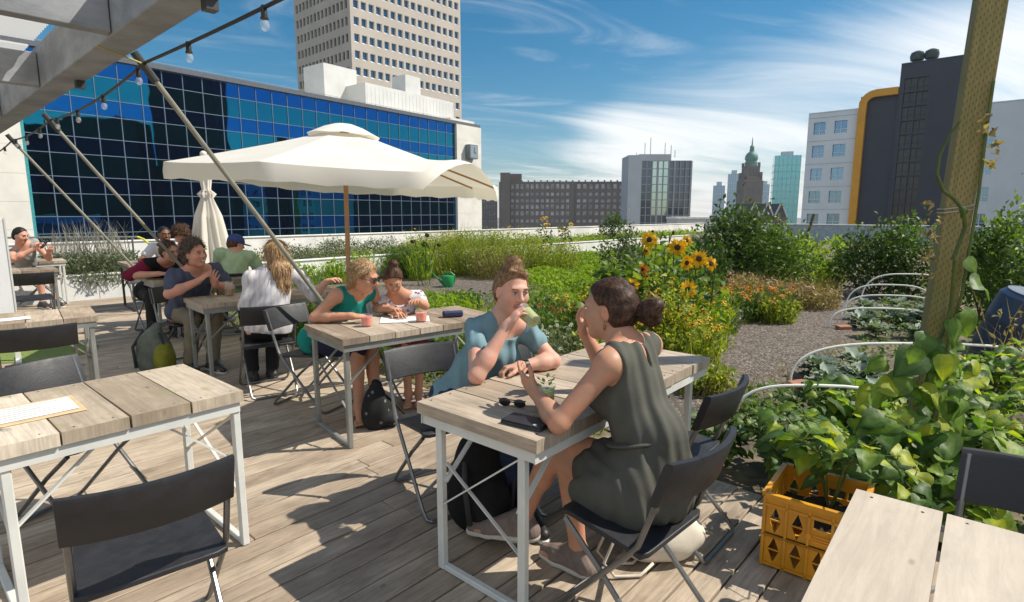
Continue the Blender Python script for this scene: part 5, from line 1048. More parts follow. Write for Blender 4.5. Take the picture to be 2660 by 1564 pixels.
shrub('yellow_flower_bush', LS(5.75, 2.95, GZ), 0.36, 0.72, 600, 0.07, gM['yellowgreen'], 'yellow leaved bush at the path side of the sunflower clump', 'plant')
# --- shrubs and bushes behind
def gshrub(px_x, px_yb, D, w, ytop, n, ll, m, lab, **k):
    p = spt(px_x, px_yb, D); t = spt(px_x, ytop, D); return shrub(k.pop('name', 'garden_shrub'), (p.x, p.y, GZ), w / 1417 * D / 2, t.z - GZ, n, ll, gM[m], lab, **k)
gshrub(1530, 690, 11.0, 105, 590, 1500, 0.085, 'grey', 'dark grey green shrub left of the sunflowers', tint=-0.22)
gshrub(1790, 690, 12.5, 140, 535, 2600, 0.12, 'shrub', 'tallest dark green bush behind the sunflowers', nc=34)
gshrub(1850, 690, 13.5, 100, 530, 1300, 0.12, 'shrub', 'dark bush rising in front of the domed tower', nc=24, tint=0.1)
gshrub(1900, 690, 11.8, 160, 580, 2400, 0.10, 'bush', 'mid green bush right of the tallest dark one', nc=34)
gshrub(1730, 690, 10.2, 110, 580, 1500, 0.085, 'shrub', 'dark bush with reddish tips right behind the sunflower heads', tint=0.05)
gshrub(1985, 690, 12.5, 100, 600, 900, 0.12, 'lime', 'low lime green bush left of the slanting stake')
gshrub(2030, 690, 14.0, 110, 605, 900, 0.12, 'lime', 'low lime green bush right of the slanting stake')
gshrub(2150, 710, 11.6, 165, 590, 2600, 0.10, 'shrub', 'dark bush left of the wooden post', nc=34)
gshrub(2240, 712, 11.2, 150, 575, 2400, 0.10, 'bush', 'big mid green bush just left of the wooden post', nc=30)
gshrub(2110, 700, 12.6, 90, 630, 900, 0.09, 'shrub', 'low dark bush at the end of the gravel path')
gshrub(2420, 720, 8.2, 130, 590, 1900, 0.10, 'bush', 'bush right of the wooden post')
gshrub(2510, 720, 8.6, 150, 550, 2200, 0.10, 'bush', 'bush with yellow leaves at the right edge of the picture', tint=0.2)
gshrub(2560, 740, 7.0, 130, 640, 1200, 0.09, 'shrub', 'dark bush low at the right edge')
# flower bed by the path
for px_x, px_y, D, r, h, mm, fl, lab in [(1800, 770, 8.8, .42, .42, 'bush', ('orange', 26, .045, 'flower'), 'dark green clump topped with orange flowers, left in the path bed'), (1870, 770, 8.9, .45, .46, 'bush', ('orange', 34, .05, 'flower'), 'clump with the densest orange flowers in the path bed'), (1905, 780, 8.6, .3, .34, 'yellowgreen', ('orange', 10, .04, 'flower'), 'orange tinted clump at the right end of the path bed'),
        (1930, 720, 10.2, .6, .42, 'dry', ('pink', 14, .04, 'flower'), 'straw coloured grass clump with pink heads'), (1850, 715, 10.4, .6, .45, 'dry', ('pink', 10, .05, 'flower'), 'dry grass clump below the dark bush'), (1985, 740, 10.0, .5, .36, 'dry', None, 'dry grass clump at the path bend'), (1760, 800, 7.9, .32, .34, 'grey', None, 'grey green clump at the near end of the path bed'), (1800, 710, 10.8, .5, .5, 'dry', ('pink', 8, .05, 'flower'), 'dry clump with pink blossoms left of the bed')]:
    p = spt(px_x, px_y, D); herb('bed_plant', (p.x, p.y, GZ), r, h, 420, gM[mm], lab, 'plant', None, fl, 0.011, 1.6, gM[mm], ll=0.075)
# slanting stake
a, b = spt(1952, 668, 13.0), spt(2003, 528, 13.4); e = empty('wooden_stake', (a.x, a.y, GZ), 0, 'dark wooden stake leaning to the right among the bushes', 'stake'); m_ = MB(); m_.tube([(0, 0, 0), b - Vector((a.x, a.y, GZ))], [0.05, 0.035], 8); m_.build('stake', gM['twig'], e); m_ = MB(); q = (b - Vector((a.x, a.y, GZ))); m_.tube([q * 0.7 + Vector((0.04, 0, 0)), q * 0.74 - Vector((0.04, 0, 0))], 0.05, 8); m_.build('wire_wrap', greySt, e)
# --- hoops over the vegetable rows
hoopM = mat('white plastic hoop', (0.80, 0.80, 0.74), 0.45, 0, 0.05, 5); brickM = mat('red brick', (0.34, 0.15, 0.09), 0.85, 0, 0.2, 20)
for i, (x, y, wd, hh, a_, lab) in enumerate([(2.70, 5.33, 2.5, 0.42, 92, 'nearest complete white hoop, ending at a brick by the gravel path'), (4.62, 8.12, 1.45, 0.30, 98, 'second white hoop from the front over the kale'), (5.15, 8.75, 1.40, 0.40, 100, 'third white hoop from the front over the kale'), (5.50, 9.25, 1.30, 0.50, 100, 'fourth white hoop, just behind the third'), (6.15, 9.9, 1.5, 0.60, 95, 'farthest and highest white hoop, in front of the dark bushes'), (1.62, 4.02, 1.25, 0.40, 90, 'low white hoop half hidden in the bean leaves by the chair')]):
    e = empty('garden_hoop', (x, y, GZ), R(90 - a_), lab, 'hoop', 'white garden hoops'); m_ = MB(); pts = []
    for k in range(25):
        t = math.pi * k / 24; c, s = math.cos(t), math.sin(t); ex = 0.62; pts.append((wd / 2 - wd / 2 * (abs(c) ** ex) * (1 if c > 0 else -1), 0.05 * math.sin(t * 2), hh * (s ** 0.75) + 0.0))
    m_.tube(pts, 0.0125, 8); m_.build('pipe', hoopM, e, smooth=True)
for x, y, a_, lab in ((2.74, 5.26, 20, 'broken red brick at the foot of the nearest complete hoop'), (1.50, 3.98, 60, 'red brick beside the chair back, at the low hoop'), (4.75, 8.0, 10, 'flat brick at the foot of the second hoop')):
    e = empty('brick', (x, y, GZ), R(a_), lab, 'brick'); m_ = MB(); m_.box((0, 0, 0.03), (0.20, 0.10, 0.055), Matrix.Rotation(0.12, 3, 'X')); m_.box((0.09, 0.07, 0.02), (0.07, 0.06, 0.04), rotz(0.5)); m_.build('brick', brickM, e, bevel=0.01)
def kale(x, y, h, lab, mm='kale', n=16, ll=0.30, T='frill', grp=None):
    e = empty('kale_plant', (x, y, GZ), random.uniform(0, 6), lab, 'kale', grp); f = Foliage(); a = np.arange(n) * 2.399 + RNG.normal(0, .2, n); t = np.linspace(0.2, 1, n); P = np.stack([0.03 * np.cos(a), 0.03 * np.sin(a), t * h * 0.55], 1)
    D = np.stack([np.cos(a), np.sin(a), 0.35 + 0.9 * t], 1); N = np.stack([-np.cos(a) * 0.8, -np.sin(a) * 0.8, np.ones(n)], 1); Lk = ll * RNG.uniform(0.75, 1.15, n); f.add(T, P, D, N, Lk, Lk * 0.75, RNG.random(n)); f.build('leaves', gM[mm], e, True); m_ = MB(); m_.tube([(0, 0, -0.03), (0, 0, h * 0.6)], [0.016, 0.010], 6); m_.build('stalk', gM['stem'], e); return e
for i, (x, y) in enumerate([(5.1, 8.15), (5.6, 8.1), (6.1, 8.35), (5.5, 8.75), (6.0, 8.9), (6.6, 8.9), (6.0, 9.5), (6.6, 9.6), (4.9, 7.5), (5.4, 7.4)]): kale(x, y, 0.20, 'blue green kale plant under the white hoops beside the path', n=16, ll=0.20, grp='kale under the far hoops')
for i, (x, y) in enumerate([(2.95, 5.1), (3.35, 5.3), (3.8, 5.2), (3.2, 4.75), (3.65, 4.8), (4.1, 5.5), (3.1, 5.6), (3.6, 5.75)]): kale(x, y, 0.24, 'blue green kale plant under the nearest complete hoop', n=18, ll=0.19, grp='kale under the nearest hoop')
# --- beans and squash round the post in the foreground
def bean(loc, h, r, n, lab, name='bean_plant', ll=0.12, tint=0.0, m='bean', zlo=0.05, cat='bean plant', nst=7):
    e = empty(name, loc, 0, lab, cat); f = Foliage(); st = MB(); P, D, N, Ls = [], [], [], []; per = max(1, n // nst)
    for k in range(nst):
        a = k * 6.283 / nst + random.uniform(-.5, .5); tip = Vector((math.cos(a) * r * random.uniform(.5, 1), math.sin(a) * r * random.uniform(.5, 1), h * random.uniform(0.75, 1.05))); mid = Vector((tip.x * 0.3, tip.y * 0.3, tip.z * 0.65)); st.tube([(0, 0, -0.03), mid, tip], [0.006, 0.005, 0.003], 5)
        for j in range(per):
            t = random.uniform(0.25, 1.05); p = mid.lerp(tip, (t - 0.5) * 2) if t > 0.5 else Vector((0, 0, 0)).lerp(mid, t * 2); b = random.uniform(0, 6.283); d = Vector((math.cos(b), math.sin(b), random.uniform(0.0, 0.5))); q = p + d * random.uniform(0.04, 0.10); q.z = max(zlo, q.z); st.tube([p, q], 0.0022, 4)
            P.append(q); D.append(Vector((math.cos(b) + random.uniform(-.3, .3), math.sin(b) + random.uniform(-.3, .3), random.uniform(-0.55, 0.05)))); N.append(Vector((random.uniform(-.5, .5), random.uniform(-.7, .3), 1))); Ls.append(ll * random.uniform(0.5, 1.12))
    f.add('heart', np.array(P), np.array(D), np.array(N), np.array(Ls), np.array(Ls) * 0.92, RNG.random(len(P)) ** 1.3 * 0.95 + tint); f.build('leaves', gM[m], e, True); st.build('stems', gM['stem'], e); return e
BE = [(1.62, 3.05, .42, .26, 70, .085, 'bush', 'small leaved green plant at the deck corner left of the crate'), (1.42, 3.55, .40, .30, 90, .075, 'bush', 'bright small leaved plant beside the empty garden side chair'), (1.75, 3.45, .40, .28, 70, .09, 'bush', 'green plant between the chairs and the low hoop'),
      (2.02, 2.98, .42, .30, 60, .12, 'bean', 'leafy bean plant right behind the yellow crate'), (2.05, 3.55, .38, .32, 70, .11, 'bean', 'bean plant left of the post foot'), (2.45, 3.9, .42, .34, 70, .12, 'bean', 'bean plant behind the post foot'), (2.55, 3.05, .48, .34, 64, .15, 'bean', 'big leaved bean plant at the right of the post foot'),
      (2.10, 2.55, .42, .28, 48, .13, 'bean', 'bean plant between the crate and the cropped table'), (2.95, 3.35, .50, .38, 80, .12, 'bean', 'bean plant right of the post'), (3.35, 3.9, .55, .40, 70, .12, 'bean', 'yellowish bean plant at the right behind the dark chair'), (3.05, 2.65, .50, .36, 60, .15, 'bean', 'bean plant behind the back of the dark chair'),
      (3.6, 3.2, .52, .40, 60, .13, 'bean', 'bean plant at the right edge above the dark chair'), (2.85, 4.45, .28, .32, 60, .11, 'bush', 'low green plant under the nearest complete hoop'), (3.9, 4.5, .55, .42, 70, .12, 'bean', 'yellow green bean plant far right under the hoop end'), (2.40, 4.6, .22, .28, 50, .075, 'bush', 'low leafy plant at the gravel edge beside the brick'), (1.98, 4.25, .24, .26, 50, .075, 'bush', 'leafy plant in front of the low hoop')]
for x, y, h, r, n, ll, mm, lab in BE: bean((x, y, GZ), h, r, int(n * 1.6), lab, ll=ll, m=mm, tint=(0.12 if 'yellow' in lab else 0.0))
e = bean((1.46, 2.44, 0.20), 0.40, 0.30, 60, 'squash like plant growing out of the yellow crate', 'crate_plant', 0.11, cat='plant', nst=5)
# --- the post with its vine
def post():
    e = empty('wooden_post', (2.39, 3.20, GZ), R(-24), 'tall leaning treated timber post with incised dashes at the right', 'post')
    m, t, b, o = newmat('incised treated timber'); uv = nd(t, 'ShaderNodeUVMap'); mp = nd(t, 'ShaderNodeMapping'); mp.inputs['Scale'].default_value = (1.5, 28, 1); t.links.new(uv.outputs[0], mp.inputs[0])
    nz = nd(t, 'ShaderNodeTexNoise', i={'Scale': 2.0, 'Detail': 7, 'Distortion': 0.8}); t.links.new(mp.outputs[0], nz.inputs[0])
    c = mixc(t, maprange(t, nz.outputs[0], 0.3, 0.7), (0.31, 0.245, 0.095), (0.22, 0.185, 0.07)); n2 = nd(t, 'ShaderNodeTexNoise', i={'Scale': 3.0, 'Detail': 5}); t.links.new(uv.outputs[0], n2.inputs[0]); c = mixc(t, maprange(t, n2.outputs[0], 0.5, 0.72, 0, 0.5), c, (0.15, 0.17, 0.05))
    br = nd(t, 'ShaderNodeTexBrick', offset=0.5, i={'Scale': 1.0, 'Mortar Size': 0.0055, 'Brick Width': 0.034, 'Row Height': 0.0125, 'Mortar Smooth': 0.2}); t.links.new(uv.outputs[0], br.inputs[0])
    # dashes: short slots = row lines cut by a second brick pattern
    sx = nd(t, 'ShaderNodeSeparateXYZ'); t.links.new(uv.outputs[0], sx.inputs[0]); row = mathn(t, 'FLOOR', mathn(t, 'DIVIDE', sx.outputs[1], 0.0135)); ph = mathn(t, 'FRACT', mathn(t, 'ADD', mathn(t, 'DIVIDE', sx.outputs[0], 0.042), mathn(t, 'MULTIPLY', row, 0.37))); fy = mathn(t, 'FRACT', mathn(t, 'DIVIDE', sx.outputs[1], 0.0135))
    dash = mathn(t, 'MULTIPLY', mathn(t, 'MULTIPLY', mathn(t, 'LESS_THAN', ph, 0.36), mathn(t, 'LESS_THAN', fy, 0.36)), 0.62); c = mixc(t, dash, c, (0.055, 0.04, 0.02)); t.links.new(c, b.inputs['Base Color']); b.inputs['Roughness'].default_value = 0.75
    top = Vector((0.1, 0.0, 3.3)); pm = MB(); rot = Vector((0.03, 0, 1)).normalized()
    pm.bar((0, 0, 0), rotz(R(24)) @ Vector((0.155, 0, 3.4)), 0.128, 0.128, (0, 1, 0)); pm.build('post', m, e, bevel=0.006)
    r_ = MB(); zc = 1.66; cx = 0.155 / 3.4 * zc; k_ = rotz(R(24)) @ Vector((cx, 0, 0)); q = 0.069
    for dz in (0, 0.02): r_.tube([k_ + Vector((sx_ * q, sy * q, zc + dz + 0.01 * sx_)) for sx_, sy in ((-1, -1), (1, -1), (1, 1), (-1, 1))], 0.0045, 6, closed=True)
    r_.build('rope', mat('pale rope', (0.42, 0.38, 0.30), 0.9), e); return e
post()
def climber():
    e = empty('climbing_vine', (2.47, 3.12, GZ), 0, 'climbing vine on the wooden post with big hanging leaves and an arching tendril', 'vine'); o = Vector(e.location); st = MB()
    S_ = lambda pts, D=3.08: [spt(x, y, D) - o for x, y in pts]
    st.tube(S_([(2345, 640), (2375, 560), (2372, 520), (2350, 492), (2322, 470), (2306, 430), (2312, 385), (2335, 335), (2362, 300)], 3.02), [0.010, 0.010, 0.009, 0.009, 0.008, 0.008, 0.007, 0.006, 0.005], 7)
    st.tube(S_([(2290, 1050), (2330, 860), (2368, 720), (2385, 620), (2408, 480), (2425, 340), (2445, 200)], 3.10), 0.008, 7); st.tube(S_([(2250, 1060), (2290, 900), (2340, 760), (2350, 640)], 3.02), 0.009, 7); st.build('stems', gM['stem'], e)
    f = Foliage(); P, D, N, Ls, C = [], [], [], [], []
    for x, y, D_, l, dx, dy, dz, c in [(2378, 640, 3.05, .12, .5, -.2, -.6, .45), (2390, 690, 3.0, .16, .8, -.2, -.4, .35), (2370, 770, 3.05, .20, .5, -.2, -1, .45), (2340, 790, 2.98, .18, .2, -.3, -1, .4), (2290, 830, 2.95, .20, -.5, -.3, -.7, .15), (2260, 870, 2.9, .22, -.7, -.3, -.5, .12), (2310, 870, 2.95, .22, .1, -.3, -1, .1), (2230, 930, 2.9, .17, -.8, -.2, -.6, .5), (2320, 960, 2.95, .24, .3, -.4, -1, .55), (2345, 1010, 2.95, .18, .4, -.3, -1, .5), (2200, 950, 2.9, .15, -.8, -.2, .0, .95), (2270, 950, 2.92, .14, .4, -.6, -.5, .9), (2250, 1010, 2.9, .16, -.3, -.6, -.5, .3), (2395, 900, 3.1, .12, .7, 0, -.3, .95), (2180, 890, 2.95, .13, -.8, 0, -.2, .55), (2372, 510, 3.02, .07, .1, -.3, -1, .1), (2300, 1080, 2.9, .2, .2, -.5, -.7, .2), (2210, 1040, 2.9, .17, -.7, -.4, -.4, .35), (2340, 870, 3.0, .15, .7, -.3, -.8, .3), (2150, 960, 2.95, .14, -.8, -.3, -.3, .97)]:
        P.append(spt(x, y, D_) - o); D.append((dx, dy, dz)); N.append((random.uniform(-.2, .4), -0.9, 0.75)); Ls.append(l * 0.82); C.append(c)
    for k in range(30):
        x, y = 2275 + random.gauss(0, 55), random.uniform(850, 1120); P.append(spt(x, y, random.uniform(2.85, 3.12)) - o); D.append((random.uniform(-.9, .9), random.uniform(-.6, .1), random.uniform(-.9, 0))); N.append((random.uniform(-.5, .5), -0.7, 0.8)); Ls.append(random.uniform(0.07, 0.14)); C.append(random.random())
    f.add('heart', np.array(P), np.array(D), np.array(N), np.array(Ls), np.array(Ls) * 0.95, np.array(C)); f.build('leaves', gM['bean'], e, True)
    g = Foliage(); q = np.array([list(spt(x, y, 3.05) - o) for x, y in [(2440 + random.uniform(-14, 14), random.uniform(280, 420)) for _ in range(26)] + [(2290 + random.uniform(-22, 18), random.uniform(490, 680)) for _ in range(40)]]); g.add('leaf', q, rdir(len(q), -0.4), rdir(len(q)), 0.05, 0.022, RNG.random(len(q))); g.build('dry_leaves', gM['dry'], e)
    return e
climber()
# blue barrel and dry stalks on the right
e = empty('plastic_barrel', (5.05, 5.75, GZ), R(30), 'dark blue plastic barrel behind the dry stalks at the right edge', 'barrel'); m_ = MB(); rt = Matrix.Rotation(R(16), 3, 'X'); m_.lathe([(0.25, 0), (0.28, 0.03), (0.30, 0.25), (0.305, 0.27), (0.30, 0.29), (0.30, 0.55), (0.305, 0.57), (0.30, 0.59), (0.28, 0.82), (0.24, 0.86), (0.22, 0.84)], 28, (0, 0, 0.02), rt); m_.build('body', mat('dark blue plastic', (0.03, 0.05, 0.10), 0.4, 0, 0.15, 4), e, smooth=True, ang=30); m_ = MB(); m_.lathe([(0.001, 0.845), (0.235, 0.845), (0.235, 0.87), (0.001, 0.872)], 28, (0, 0, 0.02), rt); m_.build('lid', mat('grey blue lid', (0.10, 0.13, 0.18), 0.5), e)
e = herb('dry_stalks', (4.75, 5.15, GZ), 0.22, 0.85, 40, gM['dry'], 'dry brown stalks in front of the blue barrel', 'plant', None, None, 0.012, 2.5, gM['dry'], ll=0.07)
# ================================================================ PEOPLE: one continuous surface per body, grown from blended volumes
def smin(a, b, k): h = np.clip(0.5 + 0.5 * (b - a) / k, 0, 1); return b + (a - b) * h - k * h * (1 - h)
class Sdf:
    def __init__(s): s.p = []
    def cap(s, a, b, ra, rb=None, k=0.02): s.p.append(('c', Vector(a), Vector(b), ra, ra if rb is None else rb, k)); return s
    def ell(s, c, r, axes=None, k=0.02): s.p.append(('e', Vector(c), r, axes, k)); return s
    def sub(s, c, r, axes=None, k=0.008): s.p.append(('s', Vector(c), r, axes, k)); return s
    def cut(s, pt, n, k=0.0): s.p.append(('x', Vector(pt), Vector(n).normalized(), k)); return s
    def ridge(s, fn): s.p.append(('n', fn)); return s
    def mesh(s, res):
        lo, hi = np.full(3, 1e9), np.full(3, -1e9)
        for q in s.p:
            if q[0] == 'c':
                for v, r in ((q[1], q[3]), (q[2], q[4])): lo = np.minimum(lo, np.array(v) - r); hi = np.maximum(hi, np.array(v) + r)
            elif q[0] == 'e': r = max(q[2]); lo = np.minimum(lo, np.array(q[1]) - r); hi = np.maximum(hi, np.array(q[1]) + r)
        lo -= res * 4 + 0.01; hi += res * 4 + 0.01; n = np.ceil((hi - lo) / res).astype(int) + 1; D = np.full(n, 0.2, np.float32)
        ax = [lo[i] + np.arange(n[i]) * res for i in range(3)]
        def block(c0, c1, pad):
            i0 = np.maximum(0, np.floor((c0 - pad - lo) / res).astype(int)); i1 = np.minimum(n, np.ceil((c1 + pad - lo) / res).astype(int) + 1)
            sl = tuple(slice(a, b) for a, b in zip(i0, i1)); G = np.meshgrid(*[ax[i][sl[i]] for i in range(3)], indexing='ij', sparse=False); return sl, [g.astype(np.float32) for g in G]
        def ell(G, c, r, axes):
            d = [G[i] - c[i] for i in range(3)]
            if axes: d = [d[0] * a[0] + d[1] * a[1] + d[2] * a[2] for a in axes]
            k0 = np.sqrt(sum((d[i] / r[i]) ** 2 for i in range(3))); k1 = np.sqrt(sum((d[i] / (r[i] * r[i])) ** 2 for i in range(3))) + 1e-9; return np.where(k0 < 1e-3, -min(r), k0 * (k0 - 1) / k1)
        for q in s.p:
            if q[0] == 'c':
                a, b, ra, rb, k = q[1:]; A, B = np.array(a), np.array(b); m = max(ra, rb); sl, G = block(np.minimum(A, B) - m, np.maximum(A, B) + m, k + 3 * res); ab = B - A; L2 = float(ab @ ab) + 1e-12
                h = np.clip(((G[0] - A[0]) * ab[0] + (G[1] - A[1]) * ab[1] + (G[2] - A[2]) * ab[2]) / L2, 0, 1); d = np.sqrt((G[0] - A[0] - h * ab[0]) ** 2 + (G[1] - A[1] - h * ab[1]) ** 2 + (G[2] - A[2] - h * ab[2]) ** 2) - (ra + (rb - ra) * h); D[sl] = smin(D[sl], d, k)
            elif q[0] == 'e':
                c, r, axes, k = q[1:]; C = np.array(c); m = max(r); sl, G = block(C - m, C + m, k + 3 * res); D[sl] = smin(D[sl], ell(G, c, r, axes), k)
            elif q[0] == 's':
                c, r, axes, k = q[1:]; C = np.array(c); m = max(r); sl, G = block(C - m, C + m, k + 3 * res); D[sl] = -smin(-D[sl], ell(G, c, r, axes), k)
            elif q[0] == 'x':
                pt, nn, _ = q[1:]; G = np.meshgrid(*ax, indexing='ij', sparse=True); D = np.maximum(D, ((G[0] - pt[0]) * nn[0] + (G[1] - pt[1]) * nn[1] + (G[2] - pt[2]) * nn[2]).astype(np.float32))
            elif q[0] == 'n':
                G = np.meshgrid(*ax, indexing='ij', sparse=True); D = D + q[1](*G).astype(np.float32)
        return nets(D, lo, res)
def nets(D, lo, res):
    n = D.shape; neg = D < 0; cs = [(i, j, k) for i in (0, 1) for j in (0, 1) for k in (0, 1)]
    sl = lambda c: tuple(slice(c[i], n[i] - 1 + c[i]) for i in range(3)); cnt = sum(neg[sl(c)].astype(np.int8) for c in cs); act = np.argwhere((cnt > 0) & (cnt < 8)); m = len(act)
    val = {c: D[act[:, 0] + c[0], act[:, 1] + c[1], act[:, 2] + c[2]] for c in cs}; acc = np.zeros((m, 3)); w = np.zeros(m)
    for c in cs:
        for a in range(3):
            if c[a] == 0:
                e = list(c); e[a] = 1; e = tuple(e); v0, v1 = val[c], val[e]; x = (v0 < 0) != (v1 < 0); t = v0 / np.where(np.abs(v0 - v1) < 1e-9, 1e-9, v0 - v1); p = np.tile(np.array(c, float), (m, 1)); p[:, a] = t; acc[x] += p[x]; w[x] += 1
    V = (act + acc / w[:, None]) * res + lo; idx = np.full(tuple(k - 1 for k in n), -1, np.int64); idx[act[:, 0], act[:, 1], act[:, 2]] = np.arange(m); F = []
    for a in range(3):
        b, c = (a + 1) % 3, (a + 2) % 3; s0 = [slice(None)] * 3; s1 = [slice(None)] * 3; s0[a] = slice(0, n[a] - 1); s1[a] = slice(1, n[a]); x = neg[tuple(s0)] != neg[tuple(s1)]; E = np.argwhere(x); flip = neg[tuple(s0)][x]
        ok = (E[:, b] > 0) & (E[:, c] > 0) & (E[:, b] < n[b] - 1) & (E[:, c] < n[c] - 1); E, flip = E[ok], flip[ok]
        def g(db, dc): q = E.copy(); q[:, b] -= db; q[:, c] -= dc; return idx[q[:, 0], q[:, 1], q[:, 2]]
        q = np.stack([g(0, 0), g(1, 0), g(1, 1), g(0, 1)], 1); q[~flip] = q[~flip][:, ::-1]; F.append(q)
    return V, np.concatenate(F)
def sdf_obj(name, s, res, mats, parent, origin, region=None):
    V, F = s.mesh(res); F = F[(F >= 0).all(1)]; me = bpy.data.meshes.new(name); me.vertices.add(len(V)); me.vertices.foreach_set('co', (V - np.array(origin)).astype(np.float32).ravel()); me.loops.add(F.size); me.loops.foreach_set('vertex_index', F.astype(np.int32).ravel())
    me.polygons.add(len(F)); me.polygons.foreach_set('loop_start', np.arange(0, F.size, 4, dtype=np.int32)); me.polygons.foreach_set('use_smooth', [True] * len(F)); ms = mats if isinstance(mats, (list, tuple)) else [mats]
    for m in ms: me.materials.append(m)
    if region is not None: me.polygons.foreach_set('material_index', region(V[F].mean(1)).astype(np.int32))
    me.update(calc_edges=True); me.validate(); o = bpy.data.objects.new(name, me); SC.collection.objects.link(o)
    if parent: o.parent = parent
    return o
def skinmat(name, c, sss=0.12):
    m = mat(name, c, 0.56, 0, 0.12, 16, 0.08, 260, 0.32, col2=(c[0] * 1.06, c[1] * 0.84, c[2] * 0.80), detail=8); b = [n for n in m.node_tree.nodes if n.type == 'BSDF_PRINCIPLED'][0]; b.inputs['Subsurface Weight'].default_value = sss; b.inputs['Subsurface Radius'].default_value = (0.012, 0.005, 0.003); b.inputs['Subsurface Scale'].default_value = 0.6; return m
skFair = skinmat('fair skin', (0.60, 0.37, 0.28)); skTan = skinmat('tanned skin', (0.50, 0.285, 0.185)); skRed = skinmat('ruddy skin', (0.56, 0.31, 0.23)); skDark = skinmat('brown skin', (0.20, 0.105, 0.065)); skRed2 = skinmat('reddish fair skin', (0.58, 0.34, 0.25))  # last tone is a slightly redder fair skin
lipM = mat('lip', (0.40, 0.15, 0.13), 0.45); eyeW = mat('eye white', (0.62, 0.60, 0.58), 0.25, 0, 0.03); eyeD = mat('eye iris', (0.03, 0.025, 0.02), 0.2)
def hairmat(name, a, b, sc=90):
    m, t, bs, o = newmat(name); tc = nd(t, 'ShaderNodeTexCoord'); mp = nd(t, 'ShaderNodeMapping'); mp.inputs['Scale'].default_value = (1, 1, 0.25); t.links.new(tc.outputs['Object'], mp.inputs[0]); nz = nd(t, 'ShaderNodeTexNoise', i={'Scale': sc, 'Detail': 4, 'Distortion': 0.5}); t.links.new(mp.outputs[0], nz.inputs[0])
    c = mixc(t, maprange(t, nz.outputs[0], 0.35, 0.68), a, b); t.links.new(c, bs.inputs['Base Color']); bs.inputs['Roughness'].default_value = 0.55; bs.inputs['Specular IOR Level'].default_value = 0.28
    bp = nd(t, 'ShaderNodeBump', i={'Strength': 0.6, 'Distance': 0.004}); t.links.new(nz.outputs[0], bp.inputs['Height']); t.links.new(bp.outputs[0], bs.inputs['Normal']); return m
hDark = hairmat('dark brown hair', (0.024, 0.011, 0.006), (0.095, 0.045, 0.026)); hAub = hairmat('reddish blond hair', (0.16, 0.085, 0.040), (0.34, 0.20, 0.105)); hBlond = hairmat('blond streaked hair', (0.22, 0.12, 0.055), (0.50, 0.33, 0.17)); hBrown = hairmat('brown hair', (0.05, 0.027, 0.016), (0.14, 0.075, 0.042)); hGrey = hairmat('grey brown hair', (0.06, 0.045, 0.038), (0.17, 0.13, 0.105)); hBlack = hairmat('black hair', (0.008, 0.007, 0.007), (0.025, 0.02, 0.02))
def cloth(name, c, var=0.1, bump=0.25, ns=12, c2=None): return mat(name, c, 0.85, 0, var, ns, bump * 0.35, 260, 0.2, col2=c2)
def folds(amp, f1, f2, ax=(1, 0, 0), ph=0.0):
    a = Vector(ax).normalized(); b = a.orthogonal().normalized(); c = a.cross(b)
    def fn(X, Y, Z):
        u = X * a[0] + Y * a[1] + Z * a[2]; v = X * b[0] + Y * b[1] + Z * b[2]; w = X * c[0] + Y * c[1] + Z * c[2]
        return amp * (np.sin(u * f1 + 2.2 * np.sin(v * f2 + ph) + 1.6 * np.sin(w * f2 * 1.3)) * 0.6 + 0.4 * np.sin(u * f1 * 1.9 + 3.1 * np.sin(w * f2 * 0.8 + 1.0) + ph))
    return fn
def vec(p): return Vector(p)
def strands(P, mode, n, ln, w, m, lift=0.10, jit=0.25, name='hair_strands'):
    """loose locks lying on the hair: mode = point the hair is drawn to, or a direction, or 'curl'"""
    me = P.hairo.data; k = len(me.vertices); co = np.empty(k * 3, np.float32); no = np.empty(k * 3, np.float32); me.vertices.foreach_get('co', co); me.vertices.foreach_get('normal', no); co, no = co.reshape(-1, 3), no.reshape(-1, 3)
    i = RNG.integers(0, k, n); p, nn = co[i].astype(float), no[i].astype(float)
    if mode[0] == 'to': d = np.array(mode[1] - P.base)[None] - p
    elif mode[0] == 'dir': d = np.broadcast_to(np.array(mode[1]), p.shape).copy()
    else: d = RNG.normal(size=p.shape)
    d = d - nn * (d * nn).sum(1, keepdims=True); ok = np.linalg.norm(d, axis=1) > 1e-3; p, nn, d = p[ok], nn[ok], norm(d[ok]); d = norm(d + RNG.normal(0, jit, d.shape) * 0.5 + nn * lift); f = Foliage(); f.add('blade', p - nn * 0.003, d, nn + RNG.normal(0, .15, nn.shape), ln * RNG.uniform(.5, 1.3, len(p)), w, RNG.random(len(p))); return f.build(name, m, P.o, True)
